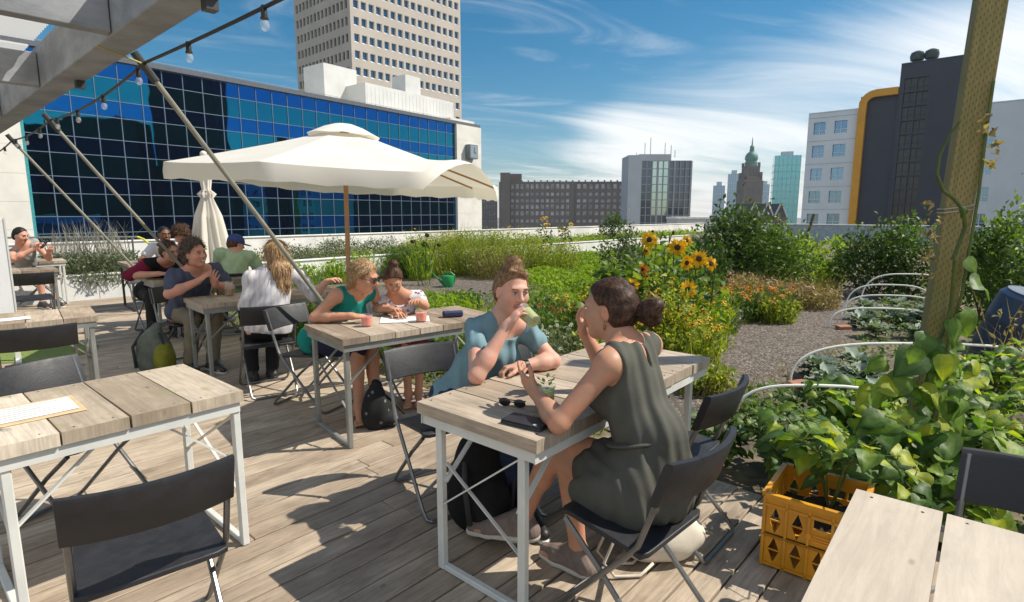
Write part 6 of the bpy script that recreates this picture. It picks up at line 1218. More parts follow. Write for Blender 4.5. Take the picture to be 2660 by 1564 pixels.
class Human:
    def __init__(s, base, hip, shc, faz, head, haz, hpitch=0, roll=0, sc=1.0, wide=1.0, fem=True, label='', sk=skFair, group=None, neck=1.0, shw=None):
        s.hip, s.shc, s.head, s.k, s.w, s.fem, s.sk = vec(hip), vec(shc), vec(head), sc, wide, fem, sk; s.base = vec(base); s.label = label
        s.u = (s.shc - s.hip).normalized(); l = Vector((-math.cos(R(faz)), math.sin(R(faz)), 0)); s.l = (l - s.u * l.dot(s.u)).normalized(); s.f = s.l.cross(s.u); s.neckk = neck
        f = az(haz) * math.cos(R(hpitch)) + Vector((0, 0, math.sin(R(hpitch)))); hl = Vector((-math.cos(R(haz)), math.sin(R(haz)), 0)); hu = f.cross(hl) * -1
        if hu.z < 0: hu = -hu
        q = Matrix.Rotation(R(roll), 3, f); s.hf, s.hl, s.hu = f, q @ hl, q @ hu; s.sw = (shw or 0.155) * sc * wide; s.arms = {}; s.legs = {}
        s.sh = {1: s.shc + s.l * s.sw, -1: s.shc - s.l * s.sw}; s.hj = {1: s.hip + s.l * 0.085 * sc, -1: s.hip - s.l * 0.085 * sc}
    def arm(s, side, elbow, wrist, hd, hn, ht, curl=(0.5, 0.5, 0.45), thumb=0.5, sh=None, spread=0.10):
        if sh: s.sh[side] = vec(sh)
        s.arms[side] = (vec(elbow), vec(wrist), vec(hd).normalized(), vec(hn).normalized(), vec(ht).normalized(), curl, thumb, spread)
    def leg(s, side, knee, ankle, toe, heel=None): s.legs[side] = (vec(knee), vec(ankle), vec(toe), vec(heel) if heel else None)
    def torso(s, q, g=0.0, low=True):
        k, w = s.k, s.w; A = (s.l, s.f, s.u); T = (s.shc - s.hip).length
        if low: q.ell(s.hip + s.u * 0.02 * k, (0.165 * k * w + g, 0.118 * k * w + g, 0.125 * k + g), A, 0.05); q.cap(s.hj[1], s.hj[-1], 0.092 * k * w + g, None, 0.05)
        q.ell(s.hip + s.u * T * 0.42 - s.f * 0.004, ((0.128 if s.fem else 0.145) * k * w + g, 0.098 * k * w + g, 0.165 * k + g), A, 0.06); q.ell(s.hip + s.u * T * 0.76 + s.f * 0.008, (0.146 * k * w + g, 0.103 * k * w + g, 0.165 * k + g), A, 0.06)
        if s.fem and k > 0.8:
            for sd in (1, -1): q.ell(s.hip + s.u * T * 0.72 + s.f * 0.085 * k + s.l * sd * 0.072 * k, (0.062 * k + g, 0.055 * k + g, 0.062 * k + g), A, 0.04)
        for sd in (1, -1): q.cap(s.shc + s.u * 0.012 * k + s.l * sd * 0.04, s.sh[sd] + s.u * 0.0, 0.052 * k + g, 0.050 * k * (1 if s.fem else 1.12) + g, 0.045)
    def neck_head(s, q):
        k = s.k; h, f, u, l = s.head, s.hf, s.hu, s.hl; A = (l, f, u); nb = s.shc + s.u * 0.02 * k - s.f * 0.005; nt = h - u * 0.06 * k - f * 0.018 * k; r = 0.050 * k * s.neckk
        q.cap(nb, nt, r * 1.12, r, 0.03)
        for sd in (1, -1): q.cap(nb.lerp(nt, 0.45), s.sh[sd].lerp(nb, 0.25) + s.u * 0.01, 0.034 * k, 0.030 * k, 0.06)
        e = lambda c, rr, kk=0.02: q.ell(h + f * c[1] * k + l * c[0] * k + u * c[2] * k, tuple(x * k for x in rr), A, kk * k)
        e((0, -0.012, 0.024), (0.074, 0.093, 0.092), .02); e((0, 0.022, -0.03), (0.060, 0.066, 0.082), .03); e((0, 0.056, -0.093), (0.027, 0.026, 0.022), .035)
        for sd in (1, -1): e((sd * 0.040, 0.052, -0.024), (0.026, 0.026, 0.026), .03); e((sd * 0.045, 0.010, -0.068), (0.018, 0.034, 0.022), .035)
        e((0, 0.078, 0.030), (0.046, 0.014, 0.012), .02)
        q.cap(h + f * 0.088 * k + u * 0.014 * k, h + f * 0.108 * k - u * 0.020 * k, 0.0085 * k, 0.0125 * k, 0.012 * k)
        for sd in (1, -1): e((sd * 0.0125, 0.094, -0.024), (0.009, 0.010, 0.008), .008)
        for sd in (1, -1): q.sub(h + f * 0.098 * k + l * sd * 0.031 * k + u * 0.010 * k, (0.018 * k, 0.015 * k, 0.011 * k), A, 0.010 * k)
        e((0, 0.086, -0.053), (0.022, 0.010, 0.0062), .008); e((0, 0.085, -0.063), (0.019, 0.010, 0.0068), .008)
        for sd in (1, -1): e((sd * 0.076, -0.004, -0.010), (0.008, 0.019, 0.031), .010); q.sub(h + l * sd * 0.086 * k + f * 0.002 * k - u * 0.006 * k, (0.007 * k, 0.010 * k, 0.017 * k), A, 0.004)
    def limbs(s, q, legs=True):
        k = s.k
        for sd, (el, wr, hd, hn, ht, curl, th, spr) in s.arms.items():
            sh = s.sh[sd]; m = 1.0 if s.fem else 1.14; q.cap(sh, el, 0.046 * k * m, 0.037 * k * m, 0.03); q.cap(el, el.lerp(wr, 0.35), 0.037 * k * m, 0.040 * k * m, 0.02); q.cap(el.lerp(wr, 0.3), wr, 0.040 * k * m, 0.0255 * k * m, 0.02); s.hand(q, wr, hd, hn, ht, curl, th, spr)
        if legs:
            for sd, (kn, an, toe, heel) in s.legs.items():
                hj = s.hj[sd]; q.cap(hj, kn, 0.080 * k, 0.054 * k, 0.03); q.cap(kn, an, 0.052 * k, 0.035 * k, 0.02); d = (an - kn).normalized(); fw = (toe - an); fw = (fw - d * fw.dot(d)).normalized(); q.cap(kn.lerp(an, 0.18) - fw * 0.018 * k, kn.lerp(an, 0.48) - fw * 0.014 * k, 0.047 * k, 0.040 * k, 0.03); q.ell(kn + fw * 0.012 * k, (0.05 * k,) * 3, None, 0.03)
                hl = heel or (an - fw * 0.045 * k - Vector((0, 0, 0.055 * k))); q.cap(an, hl, 0.033 * k, 0.030 * k, 0.025); ball = hl.lerp(toe, 0.72); q.cap(an, ball, 0.033 * k, 0.024 * k, 0.025); q.cap(hl, ball, 0.028 * k, 0.024 * k, 0.02); sdv = fw.cross(Vector((0, 0, 1)))
                if sdv.length > 0.1:
                    sdv.normalize()
                    for i, (o_, ln) in enumerate(((0.030, 1.0), (0.012, 1.0), (-0.003, 0.95), (-0.017, 0.88), (-0.030, 0.8))):
                        a = ball + sdv * o_ * k * sd * -1; q.cap(a, a + (toe - ball) * ln - Vector((0, 0, 0.004)), 0.014 * k if i else 0.015 * k, (0.0085 if i else 0.011) * k, 0.006)
    def hand(s, q, w, d, n, t, curl, th, spr):
        k = s.k; t = (t - d * t.dot(d)).normalized(); n = (n - d * n.dot(d) - t * n.dot(t)).normalized(); q.cap(w, w + d * 0.02 * k, 0.025 * k, 0.026 * k, 0.015); q.ell(w + d * 0.050 * k, (0.041 * k, 0.046 * k, 0.0165 * k), (t, d, n), 0.015); q.ell(w + d * 0.035 * k + t * 0.026 * k + n * 0.008 * k, (0.017 * k, 0.030 * k, 0.016 * k), (t, d, n), 0.012)
        for i, (ln, r) in enumerate(((0.070, 0.0092), (0.078, 0.0096), (0.072, 0.0092), (0.056, 0.0080))):
            b = w + d * (0.086 - 0.004 * (i == 0) - 0.009 * (i == 3)) * k + t * (0.0295 - 0.0197 * i) * k; c = curl[i] if isinstance(curl, list) else curl; dd = (d + t * (1.5 - i) * (spr + 0.05)).normalized(); a = 0.0; p = b - dd * 0.012 * k; q.cap(p, b, r * k, r * k, 0.008)
            p = b
            for j, fr in enumerate((0.45, 0.31, 0.24)):
                a += c[j]; v = dd * math.cos(a) + n * math.sin(a); e = p + v * ln * fr * k; q.cap(p, e, r * k * (1 - 0.12 * j), r * k * (0.9 - 0.12 * j), 0.003); p = e
        b = w + d * 0.030 * k + t * 0.034 * k + n * 0.006 * k; v = (d * 0.75 + t * (0.75 - 0.6 * th) + n * (0.25 + 0.7 * th)).normalized(); e = b + v * 0.038 * k; q.cap(b - v * 0.012 * k, e, 0.0125 * k, 0.0105 * k, 0.008); v2 = (v * 0.8 + d * 0.45 + n * 0.25 * th - t * 0.2 * th).normalized(); q.cap(e, e + v2 * 0.030 * k, 0.0102 * k, 0.0082 * k, 0.003)
    def build(s, res, legs=True, lip=True, bare=None):
        q = Sdf(); s.torso(q); s.neck_head(q); s.limbs(q, legs); h, f, u, l, k = s.head, s.hf, s.hu, s.hl, s.k; H3 = np.array(h + f * 0.095 * k - u * 0.058 * k); F3, U3, L3 = np.array(f), np.array(u), np.array(l)
        def reg(c):
            d = c - H3; return ((np.abs(d @ L3) < 0.025 * k) & (np.abs(d @ U3) < 0.0115 * k) & (np.abs(d @ F3) < 0.02 * k)).astype(int)
        s.o = sdf_obj('person', q, res, [s.sk, lipM], None, s.base, reg); s.o.location = s.base; tag(s.o, s.label, 'person'); return s.o
    def wear(s, name, q, res, m, region=None): return sdf_obj(name, q, res, m, s.o, s.base, region)
    def face(s, brow=hBrown, smile=False, glasses=False):
        h, f, u, l, k = s.head, s.hf, s.hu, s.hl, s.k; o = s.base; rot = Matrix((l, f, u)).transposed()
        for sd in (1, -1):
            m = MB(); c = h + f * 0.083 * k + l * sd * 0.031 * k + u * 0.010 * k - o; c = c - f * 0.001 * k; m.ball(c, (0.0120 * k, 0.0100 * k, 0.0056 * k), 12, 8, 0, rot); m.ball(c + f * 0.0060 * k - u * 0.0008, (0.0056 * k, 0.0048 * k, 0.0046 * k), 10, 6, 1, rot); m.build('eye', [eyeW, eyeD], s.o, smooth='all')
            m = MB(); m.tube([c + u * 0.020 * k + f * 0.010 * k - l * sd * 0.016 * k, c + u * 0.0245 * k + f * 0.0115 * k, c + u * 0.019 * k + f * 0.004 * k + l * sd * 0.019 * k], [0.0030 * k, 0.0036 * k, 0.0018 * k], 6); m.build('eyebrow', brow, s.o, smooth='all')
            m = MB(); m.tube([c + u * 0.0040 * k + f * 0.0090 * k - l * sd * 0.012 * k, c + u * 0.0062 * k + f * 0.0100 * k, c + u * 0.003 * k + f * 0.005 * k + l * sd * 0.0135 * k], 0.0017 * k, 5); m.build('eyelash', eyeD, s.o)
        if smile:
            m = MB(); c = h + f * 0.0965 * k - u * 0.058 * k - o; m.ball(c, (0.021 * k, 0.004 * k, 0.0065 * k), 12, 6, 0, rot); m.build('teeth', mat('teeth', (0.66, 0.63, 0.58), 0.3), s.o, smooth='all')
        if glasses:
            g = MB()
            for sd in (1, -1): g.ball(h + f * 0.102 * k + l * sd * 0.034 * k + u * 0.010 * k - o, (0.030 * k, 0.006 * k, 0.024 * k), 16, 8, 0, rot)
            g_ = g.build('sunglasses', mat('dark sunglass lens', (0.02, 0.012, 0.012), 0.08), s.o, smooth='all'); g = MB()
            for sd in (1, -1): g.tube([h + f * 0.100 * k + l * sd * 0.062 * k + u * 0.016 * k - o, h + f * 0.05 * k + l * sd * 0.078 * k + u * 0.014 * k - o, h - f * 0.01 * k + l * sd * 0.081 * k + u * 0.010 * k - o], 0.0025, 6)
            g.tube([h + f * 0.108 * k + l * 0.012 * k + u * 0.014 * k - o, h + f * 0.108 * k - l * 0.012 * k + u * 0.014 * k - o], 0.0025, 6); g.build('frame', mat('brown frame', (0.10, 0.04, 0.02), 0.3), g_)
    def hair(s, m, res=0.006, g=0.012, line=(0.052, 0.062), tilt=(0.8, 0.55), extra=None, side=0.0, ridge=0.0016, back=1.0, low=0.0, ears=True):
        h, f, u, l, k = s.head, s.hf, s.hu, s.hl, s.k; A = (l, f, u); q = Sdf(); q.ell(h - f * 0.014 * k + u * 0.027 * k, ((0.075 + g) * k, (0.094 + g) * k, (0.093 + g) * k), A, 0.02); q.ell(h - f * (0.036) * k - u * (0.025 + low) * k, ((0.070 + g * 0.8) * k, (0.066 + g) * k * back, (0.070 + low) * k), A, 0.04)
        q.ridge(lambda X, Y, Z: ridge * np.sin(95 * ((X - h[0]) * l[0] + (Y - h[1]) * l[1] + (Z - h[2]) * l[2]) / k + 2.5 * np.sin(30 * ((X - h[0]) * f[0] + (Y - h[1]) * f[1] + (Z - h[2]) * f[2]))) + 0.7 * ridge * np.sin(160 * ((X - h[0]) * u[0] + (Y - h[1]) * u[1] + (Z - h[2]) * u[2]) + 60 * ((X - h[0]) * l[0] + (Y - h[1]) * l[1])))
        q.cut(h + f * line[0] * k + u * line[1] * k, f * tilt[0] - u * tilt[1]); 
        q.sub(h + f * 0.085 * k - u * 0.045 * k, (0.088 * k, 0.083 * k, 0.105 * k), A, 0.01)
        if ears:
            for sd in (1, -1): q.sub(h + l * sd * 0.088 * k + f * 0.012 * k - u * 0.018 * k, (0.034 * k, 0.030 * k, 0.044 * k), A, 0.006)
        if extra: extra(q, h, f, u, l, k)
        s.hairo = s.wear('hair', q, res, m); return s.hairo
def top_garment(P, name, m, res, g=0.012, sleeve=0.45, hem=-0.02, neck=(0.02, 0.075, 0.05), amp=0.0035, sides=(1, -1), loose=0.0, fold=(48, 11), vneck=0, low=True, holes=0.0, region=None):
    q = Sdf(); P.torso(q, g, low); k = P.k
    if loose: q.cap(P.hip + P.u * 0.05, P.hip + P.u * 0.30, 0.125 * k * P.w + loose, 0.11 * k * P.w + loose * 0.5, 0.06)
    for sd in sides:
        el = P.arms[sd][0]; sh = P.sh[sd]
        if sleeve > 0:
            e = sh.lerp(el, min(1, sleeve)); q.cap(sh, e, (0.050 * k + g) * (1 if P.fem else 1.14), (0.044 * k + g + 0.006) * (1 if P.fem else 1.12), 0.03)
            if sleeve > 1: wr = P.arms[sd][1]; q.cap(el, el.lerp(wr, sleeve - 1), 0.042 * k + g, 0.036 * k + g, 0.02)
    q.ridge(folds(amp, fold[0], fold[1], P.u * 0.35 + P.l * 0.8 + P.f * 0.3))
    for sd in sides:
        if 0 < sleeve <= 1: q.p.append(('s', P.sh[sd].lerp(P.arms[sd][0], min(1, sleeve) + 0.30), (0.0, 0.0, 0.0), None, 0.001)) if False else None
    q.cut(P.hip + P.u * hem, -P.u); nb = P.shc + P.u * (0.055 + neck[0]) * k + P.f * neck[2] * k
    q.sub(nb, (neck[1] * k, (neck[1] + 0.008) * k, (0.075 + vneck) * k), (P.l, P.f, P.u), 0.006)
    if holes:
        for sd in sides: q.sub(P.sh[sd] + P.l * sd * 0.035 - P.u * 0.01, (0.058 + holes, 0.095, 0.105), (P.l, P.f, P.u), 0.006)
    return P.wear(name, q, res, m, region)
def trousers(P, name, m, res, g=0.012, upto=0.95, amp=0.003):
    q = Sdf(); k = P.k; q.ell(P.hip + P.u * 0.01, (0.165 * k * P.w + g, 0.118 * k * P.w + g, 0.115 * k + g), (P.l, P.f, P.u), 0.05)
    for sd, (kn, an, toe, heel) in P.legs.items():
        q.cap(P.hj[sd], kn, 0.083 * k + g, 0.056 * k + g, 0.03)
        if upto > 0.5: q.cap(kn, kn.lerp(an, upto), 0.055 * k + g, 0.046 * k + g, 0.02)
        else: pass
    q.ridge(folds(amp, 40, 12, (0.3, 0.4, 0.8), 0.7)); return P.wear(name, q, res, m)
def shoes(P, m, solem, res=0.005, g=0.009):
    for sd, (kn, an, toe, heel) in P.legs.items():
        k = P.k; d = (an - kn).normalized(); fw = toe - an; fw = (fw - d * fw.dot(d)).normalized(); hl = heel or (an - fw * 0.045 * k - Vector((0, 0, 0.055 * k))); q = Sdf(); ball = hl.lerp(toe, 0.70); q.cap(an + (hl - an) * 0.15, hl, 0.038 * k + g * 0.6, 0.034 * k + g, 0.03); q.cap(an.lerp(ball, 0.15), ball, 0.034 * k + g, 0.027 * k + g, 0.03); q.cap(hl, ball, 0.031 * k + g, 0.033 * k + g, 0.02); q.cap(ball, toe, 0.032 * k + g, 0.021 * k + g, 0.02)
        up = (Vector((0, 0, 1)) - (toe - hl).normalized() * (toe - hl).normalized().z).normalized(); q.ridge(lambda X, Y, Z: 0.0008 * np.sin(300 * X + 250 * Y)); q.cut(hl - up * 0.026 * k, -up); o = P.wear('shoe', q, res, m)
        s_ = Sdf(); s_.cap(hl - up * 0.022 * k, ball - up * 0.022 * k, 0.036 * k + g, 0.037 * k + g, 0.01); s_.cap(ball - up * 0.022 * k, toe - up * 0.019 * k, 0.037 * k + g, 0.026 * k + g, 0.01); s_.cut(hl - up * 0.012 * k, up); s_.cut(hl - up * 0.034 * k, -up); so_ = sdf_obj('sole', s_, res, solem, o, P.base)
        l_ = MB(); sv = fw.cross(up).normalized()
        for i in range(4): c = an.lerp(ball, 0.28 + i * 0.17) + up * (0.034 * k + g) * (1 - 0.1 * i); l_.tube([c - sv * 0.016 - up * 0.003 - P.base, c + up * 0.002 - P.base, c + sv * 0.016 - up * 0.003 - P.base], 0.0022, 5)
        l_.build('lace', solem, o)
Zv = Vector((0, 0, 1))
# ---- woman in the dark olive dress (foreground, seen from behind her left shoulder)
P = Human((0.53, 2.02, 0), (0.515, 2.03, 0.535), (0.455, 2.15, 0.985), -48, (0.385, 2.235, 1.160), -68, -5, 4, 1.0, 0.93, True, 'woman in a sleeveless dark olive dress, dark hair in a bun, legs crossed', skTan)
P.sh[1] = Vector((0.355, 2.035, 0.985)); P.sh[-1] = Vector((0.565, 2.29, 1.0))
P.arm(1, (0.170, 1.975, 0.785), (0.098, 2.195, 0.825), (-0.55, 0.62, 0.42), (0.75, 0.45, 0.45), (-0.25, -0.35, 0.9), [(0.15, 0.25, 0.2), (0.35, 0.4, 0.3), (0.5, 0.5, 0.3), (0.6, 0.5, 0.4)], 0.25)
P.arm(-1, (0.44, 2.45, 0.795), (0.325, 2.475, 1.01), (-0.35, 0.05, 0.9), (0.9, -0.1, 0.2), (-0.2, -0.95, 0.1), [(0.5, 0.7, 0.5), (0.7, 0.8, 0.5), (0.9, 0.9, 0.5), (1.0, 0.9, 0.5)], 0.4)
P.leg(1, (0.235, 2.245, 0.515), (0.285, 2.262, 0.105), (0.155, 2.37, 0.038), (0.318, 2.225, 0.045)); P.leg(-1, (0.180, 2.265, 0.592), (0.055, 2.43, 0.165), (-0.185, 2.50, 0.075), (0.085, 2.42, 0.095))
P.build(0.0042); P.face(hDark)
olive = cloth('dark olive fabric', (0.088, 0.088, 0.074), 0.12, 0.3, 10)
q = Sdf(); P.torso(q, 0.014); kn = P.legs[1][0]; kr = P.legs[-1][0]
q.cap(P.hj[1], P.hj[1].lerp(kn, 0.58), 0.104, 0.088, 0.05); q.cap(P.hj[-1], P.hj[-1].lerp(kr, 0.46), 0.105, 0.090, 0.05)
q.cap(P.hj[1] + Vector((0.0, -0.02, -0.03)), P.hj[1].lerp(kn, 0.50) + Vector((0.0, 0, -0.080)), 0.085, 0.055, 0.06); q.cap(P.hip - P.f * 0.05 + Vector((0, 0, -0.02)), P.hip - P.f * 0.07 + P.u * 0.16, 0.13, 0.115, 0.06)
q.cap(P.hj[1] + P.l * 0.055 + Vector((0, 0, -0.045)), P.hj[1].lerp(kn, 0.50) + P.l * 0.050 + Vector((0, 0, -0.055)), 0.062, 0.050, 0.05); q.ell(P.hj[1].lerp(kn, 0.22) + P.l * 0.105 + Vector((0, 0, -0.065)), (0.034, 0.165, 0.085), (P.l, (kn - P.hj[1]).normalized(), Vector((0, 0, 1))), 0.04); q.ell(P.hip - P.f * 0.105 + Vector((0, 0, -0.035)), (0.15, 0.035, 0.08), (P.l, P.f, Zv), 0.04); q.ridge(folds(0.0062, 70, 6, P.l * 0.9 + P.f * 0.45, 0.4)); q.sub(P.shc + P.u * 0.085 + P.f * 0.03, (0.085, 0.10, 0.085), (P.l, P.f, P.u), 0.006)
for sd in (1, -1): q.sub(P.sh[sd] + P.l * sd * 0.045 - P.u * 0.02, (0.066, 0.10, 0.125), (P.l, P.f, P.u), 0.008)
q.sub(P.shc - P.f * 0.10 + P.u * 0.005, (0.014, 0.05, 0.055), (P.l, P.f, P.u), 0.004)
P.wear('dress', q, 0.005, olive)
q = Sdf(); q.ell(P.hip + P.u * 0.155 - P.f * 0.012, (0.160, 0.138, 0.020), (P.l, P.f, P.u), 0.01); q.ridge(folds(0.002, 90, 20, P.u)); P.wear('belt', q, 0.005, olive)
def bun(q, h, f, u, l, k):
    q.ell(h - f * 0.158 - u * 0.016, (0.055, 0.050, 0.050), (l, f, u), 0.006); q.ell(h - f * 0.185 + u * 0.010 + l * 0.01, (0.038, 0.034, 0.032), (l, f, u), 0.006); q.ell(h - f * 0.170 - u * 0.046, (0.040, 0.036, 0.026), (l, f, u), 0.006); q.ell(h - f * 0.108 - u * 0.01, (0.030, 0.034, 0.032), (l, f, u), 0.014)
P.hair(hDark, 0.005, 0.009, (0.050, 0.060), (0.8, 0.5), bun, ridge=0.0022, back=0.95)
strands(P, ('to', P.head - P.hf * 0.13 - P.hu * 0.012), 3400, 0.055, 0.0018, hDark, 0.015, 0.08); strands(P, ('to', P.head - P.hf * 0.13), 70, 0.04, 0.0010, hDark, 0.4, 0.7, 'flyaway_hair')
m_ = MB(); c = P.head + P.hl * 0.083 - P.hu * 0.048 - P.base; m_.tube([c + P.hu * 0.012, c], 0.0015, 5); m_.ball(c - P.hu * 0.014, (0.006, 0.006, 0.014), 10, 6); m_.build('earring', mat('brass', (0.30, 0.16, 0.06), 0.35, 0.8), P.o)
shoes(P, cloth('taupe suede', (0.20, 0.155, 0.135), 0.15, 0.4, 30), mat('pale sole', (0.50, 0.46, 0.40), 0.7))
# ---- woman in the blue t-shirt, drinking
P = Human((-0.27, 2.93, 0), (-0.285, 2.93, 0.545), (-0.055, 2.905, 0.955), 150, (0.000, 2.865, 1.150), 152, -9, -3, 1.0, 0.87, True, 'woman in a light blue t-shirt drinking green juice, hair in a top knot', skFair)
P.sh[-1] = Vector((-0.180, 2.855, 0.950)); P.sh[1] = Vector((0.075, 2.940, 0.928))
P.arm(-1, (-0.165, 2.57, 0.788), (-0.028, 2.665, 1.000), (0.62, 0.22, 0.75), (0.80, -0.1, -0.60), (-0.1, 0.85, 0.2), [(0.35, 0.55, 0.4), (0.35, 0.55, 0.4), (0.4, 0.55, 0.4), (0.45, 0.6, 0.4)], 0.4, spread=0.06)
P.arm(1, (0.210, 2.83, 0.792), (0.048, 2.735, 0.788), (-0.9, -0.22, -0.04), (0.1, -0.25, -0.95), (0.25, -0.9, 0.2), [(0.7, 0.9, 0.5), (0.7, 0.95, 0.5), (0.75, 0.95, 0.5), (0.8, 0.9, 0.5)], 0.3)
P.leg(1, (0.10, 2.70, 0.52), (0.07, 2.66, 0.10), (0.15, 2.49, 0.035)); P.leg(-1, (-0.02, 2.62, 0.52), (-0.02, 2.70, 0.10), (0.02, 2.50, 0.035))
P.build(0.0042); P.face(hAub)
top_garment(P, 't_shirt', cloth('faded blue cotton', (0.17, 0.275, 0.31), 0.1, 0.2, 9), 0.005, 0.010, 0.40, -0.06, (0.010, 0.082, 0.055), 0.0065, loose=0.010, fold=(58, 7), vneck=0.02)
trousers(P, 'jeans', cloth('dark blue denim', (0.025, 0.04, 0.085), 0.2, 0.3, 40), 0.007); shoes(P, blackRub, whiteSt, 0.007)
def knot(q, h, f, u, l, k): q.ell(h - f * 0.025 + u * 0.135, (0.045, 0.043, 0.032), (l, f, u), 0.02); q.ell(h - f * 0.005 + u * 0.150 + l * 0.012, (0.026, 0.025, 0.02), (l, f, u), 0.012); q.cap(h + f * 0.055 + u * 0.098 + l * 0.045, h + f * 0.05 + u * 0.115 - l * 0.05, 0.010, 0.012, 0.02)
P.hair(hAub, 0.005, 0.007, (0.050, 0.070), (0.8, 0.62), knot, ridge=0.002); strands(P, ('to', P.head + P.hu * 0.14 - P.hf * 0.02), 2600, 0.045, 0.0022, hAub, 0.035, 0.12); strands(P, ('to', P.head + P.hu * 0.14), 130, 0.05, 0.0012, hAub, 0.5, 0.9, 'flyaway_hair')
w_ = MB()
wr = P.arms[1][1]; el = P.arms[1][0]; d = (wr - el).normalized(); q_ = d.to_track_quat('Z', 'Y').to_matrix(); w_.lathe([(0.029, -0.011), (0.032, -0.011), (0.032, 0.011), (0.029, 0.011)], 20, wr - d * 0.022 - P.base, q_, capb=False, capt=False); b_ = w_.build('watch', blackRub, P.o, smooth=True); w_ = MB(); w_.box(wr - d * 0.022 + Zv * 0.031 - P.base, (0.024, 0.028, 0.007), None); w_.build('dial', darkSt, b_)
gd = Vector((0.42, 0.08, 0.35)); gl_rot = Vector((0.55, -0.35, -0.62)).normalized()
bt = Vector((0.112, 2.650, 1.025)); ax_ = (Vector((0.015, 2.775, 1.098)) - bt).normalized(); e = tumbler(bt.x, bt.y, bt.z, 'green juice glass tilted to the mouth of the woman in the blue t-shirt', greenM, r=0.040, h=0.115, fill=0.75); e.rotation_euler = ax_.to_track_quat('Z', 'Y').to_euler()
# ---- woman in the teal top
P = Human((-1.52, 4.42, 0), (-1.53, 4.42, 0.54), (-1.20, 4.26, 0.93), 118, (-1.085, 4.15, 1.075), 100, -18, 6, 1.0, 0.98, True, 'woman in a sleeveless teal top and sunglasses leaning over the table beside the girl', skTan)
P.sh[-1] = Vector((-1.285, 4.11, 0.94)); P.sh[1] = Vector((-1.10, 4.40, 0.93))
P.arm(-1, (-1.43, 4.06, 0.79), (-1.165, 4.03, 0.805), (0.95, 0.1, -0.05), (0.0, 0.1, -1), (0.1, 0.95, 0.1), (0.3, 0.35, 0.3), 0.2); P.arm(1, (-1.05, 4.48, 0.80), (-0.90, 4.30, 0.79), (0.6, -0.7, 0), (0, 0, -1), (-0.7, -0.6, 0), (0.3, 0.35, 0.3), 0.2)
P.leg(-1, (-1.165, 4.175, 0.52), (-1.145, 4.08, 0.10), (-1.095, 3.93, 0.025)); P.leg(1, (-1.09, 4.31, 0.53), (-1.04, 4.14, 0.10), (-0.98, 3.99, 0.025))
P.build(0.006); P.face(hBlond, glasses=True); top_garment(P, 'top', cloth('teal fabric', (0.008, 0.20, 0.17), 0.12, 0.2), 0.006, 0.015, 0, -0.04, (0.0, 0.078, 0.03), 0.007, loose=0.004, holes=0.006, fold=(30, 8)); trousers(P, 'shorts', cloth('navy shorts', (0.02, 0.022, 0.05)), 0.008, 0.012, 0.0)
P.hair(hBlond, 0.006, 0.013, (0.050, 0.066), (0.8, 0.55), lambda q, h, f, u, l, k: (q.cap(h - f * 0.06 - u * 0.03, h - f * 0.085 - u * 0.13, 0.05, 0.025, 0.03)), low=0.02); strands(P, ('dir', -P.hf * 0.7 - Zv), 1500, 0.06, 0.004, hBlond)
for sd in (1, -1):
    kn, an, toe, _ = P.legs[sd]; m_ = MB(); m_.bar(Vector((an.x, an.y, 0.006)) - P.base - (toe - an) * 0.3, Vector((toe.x, toe.y, 0.006)) - P.base + (toe - an) * 0.05, 0.075, 0.010); m_.build('sandal', mat('brown sandal', (0.12, 0.06, 0.035), 0.7), P.o, bevel=0.003)
# ---- the girl
P = Human((-0.93, 4.76, 0), (-0.95, 4.78, 0.52), (-0.915, 4.55, 0.855), 150, (-0.925, 4.40, 1.025), 160, -38, 0, 0.84, 0.9, True, 'girl with brown hair in a bun and a flowered white top bending over her drawing', skTan)
P.arm(-1, (-1.06, 4.40, 0.80), (-0.93, 4.30, 0.81), (0.7, -0.5, 0.1), (0, 0, -1), (0.5, 0.8, 0), (0.4, 0.5, 0.4), 0.2); P.arm(1, (-0.70, 4.52, 0.80), (-0.735, 4.36, 0.865), (-0.1, -0.9, 0.2), (0.1, 0, -1), (-0.9, 0, 0), (0.3, 0.5, 0.4), 0.4, sh=(-0.775, 4.60, 0.86))
P.leg(1, (-0.74, 4.52, 0.50), (-0.76, 4.46, 0.09), (-0.73, 4.30, 0.03)); P.leg(-1, (-0.86, 4.47, 0.50), (-0.84, 4.44, 0.09), (-0.82, 4.28, 0.03))
P.build(0.006); P.face(hBrown); flm = cloth('flowered white cotton', (0.60, 0.56, 0.58), 0.1); t_ = flm.node_tree; b_ = [n for n in t_.nodes if n.type == 'BSDF_PRINCIPLED'][0]; tc_ = nd(t_, 'ShaderNodeTexCoord'); vo_ = nd(t_, 'ShaderNodeTexVoronoi', i={'Scale': 26.0}); t_.links.new(tc_.outputs['Object'], vo_.inputs[0]); c_ = mixc(t_, maprange(t_, vo_.outputs['Distance'], 0.38, 0.25), (0.62, 0.60, 0.60), (0.30, 0.10, 0.16)); t_.links.new(c_, b_.inputs['Base Color'])
top_garment(P, 'top', flm, 0.006, 0.012, 0.5, -0.04, (0.0, 0.085, 0.05), 0.003); trousers(P, 'shorts', cloth('dark red shorts', (0.22, 0.045, 0.045)), 0.008, 0.012, 0.0)
P.hair(hBrown, 0.006, 0.013, (0.050, 0.062), (0.8, 0.5), lambda q, h, f, u, l, k: (q.ell(h - f * 0.055 + u * 0.115, (0.042, 0.04, 0.034), (l, f, u), 0.02), q.ell(h - f * 0.04 + u * 0.138, (0.025, 0.022, 0.02), (l, f, u), 0.01))); strands(P, ('to', P.head + P.hu * 0.12 - P.hf * 0.05), 1200, 0.04, 0.004, hBrown)
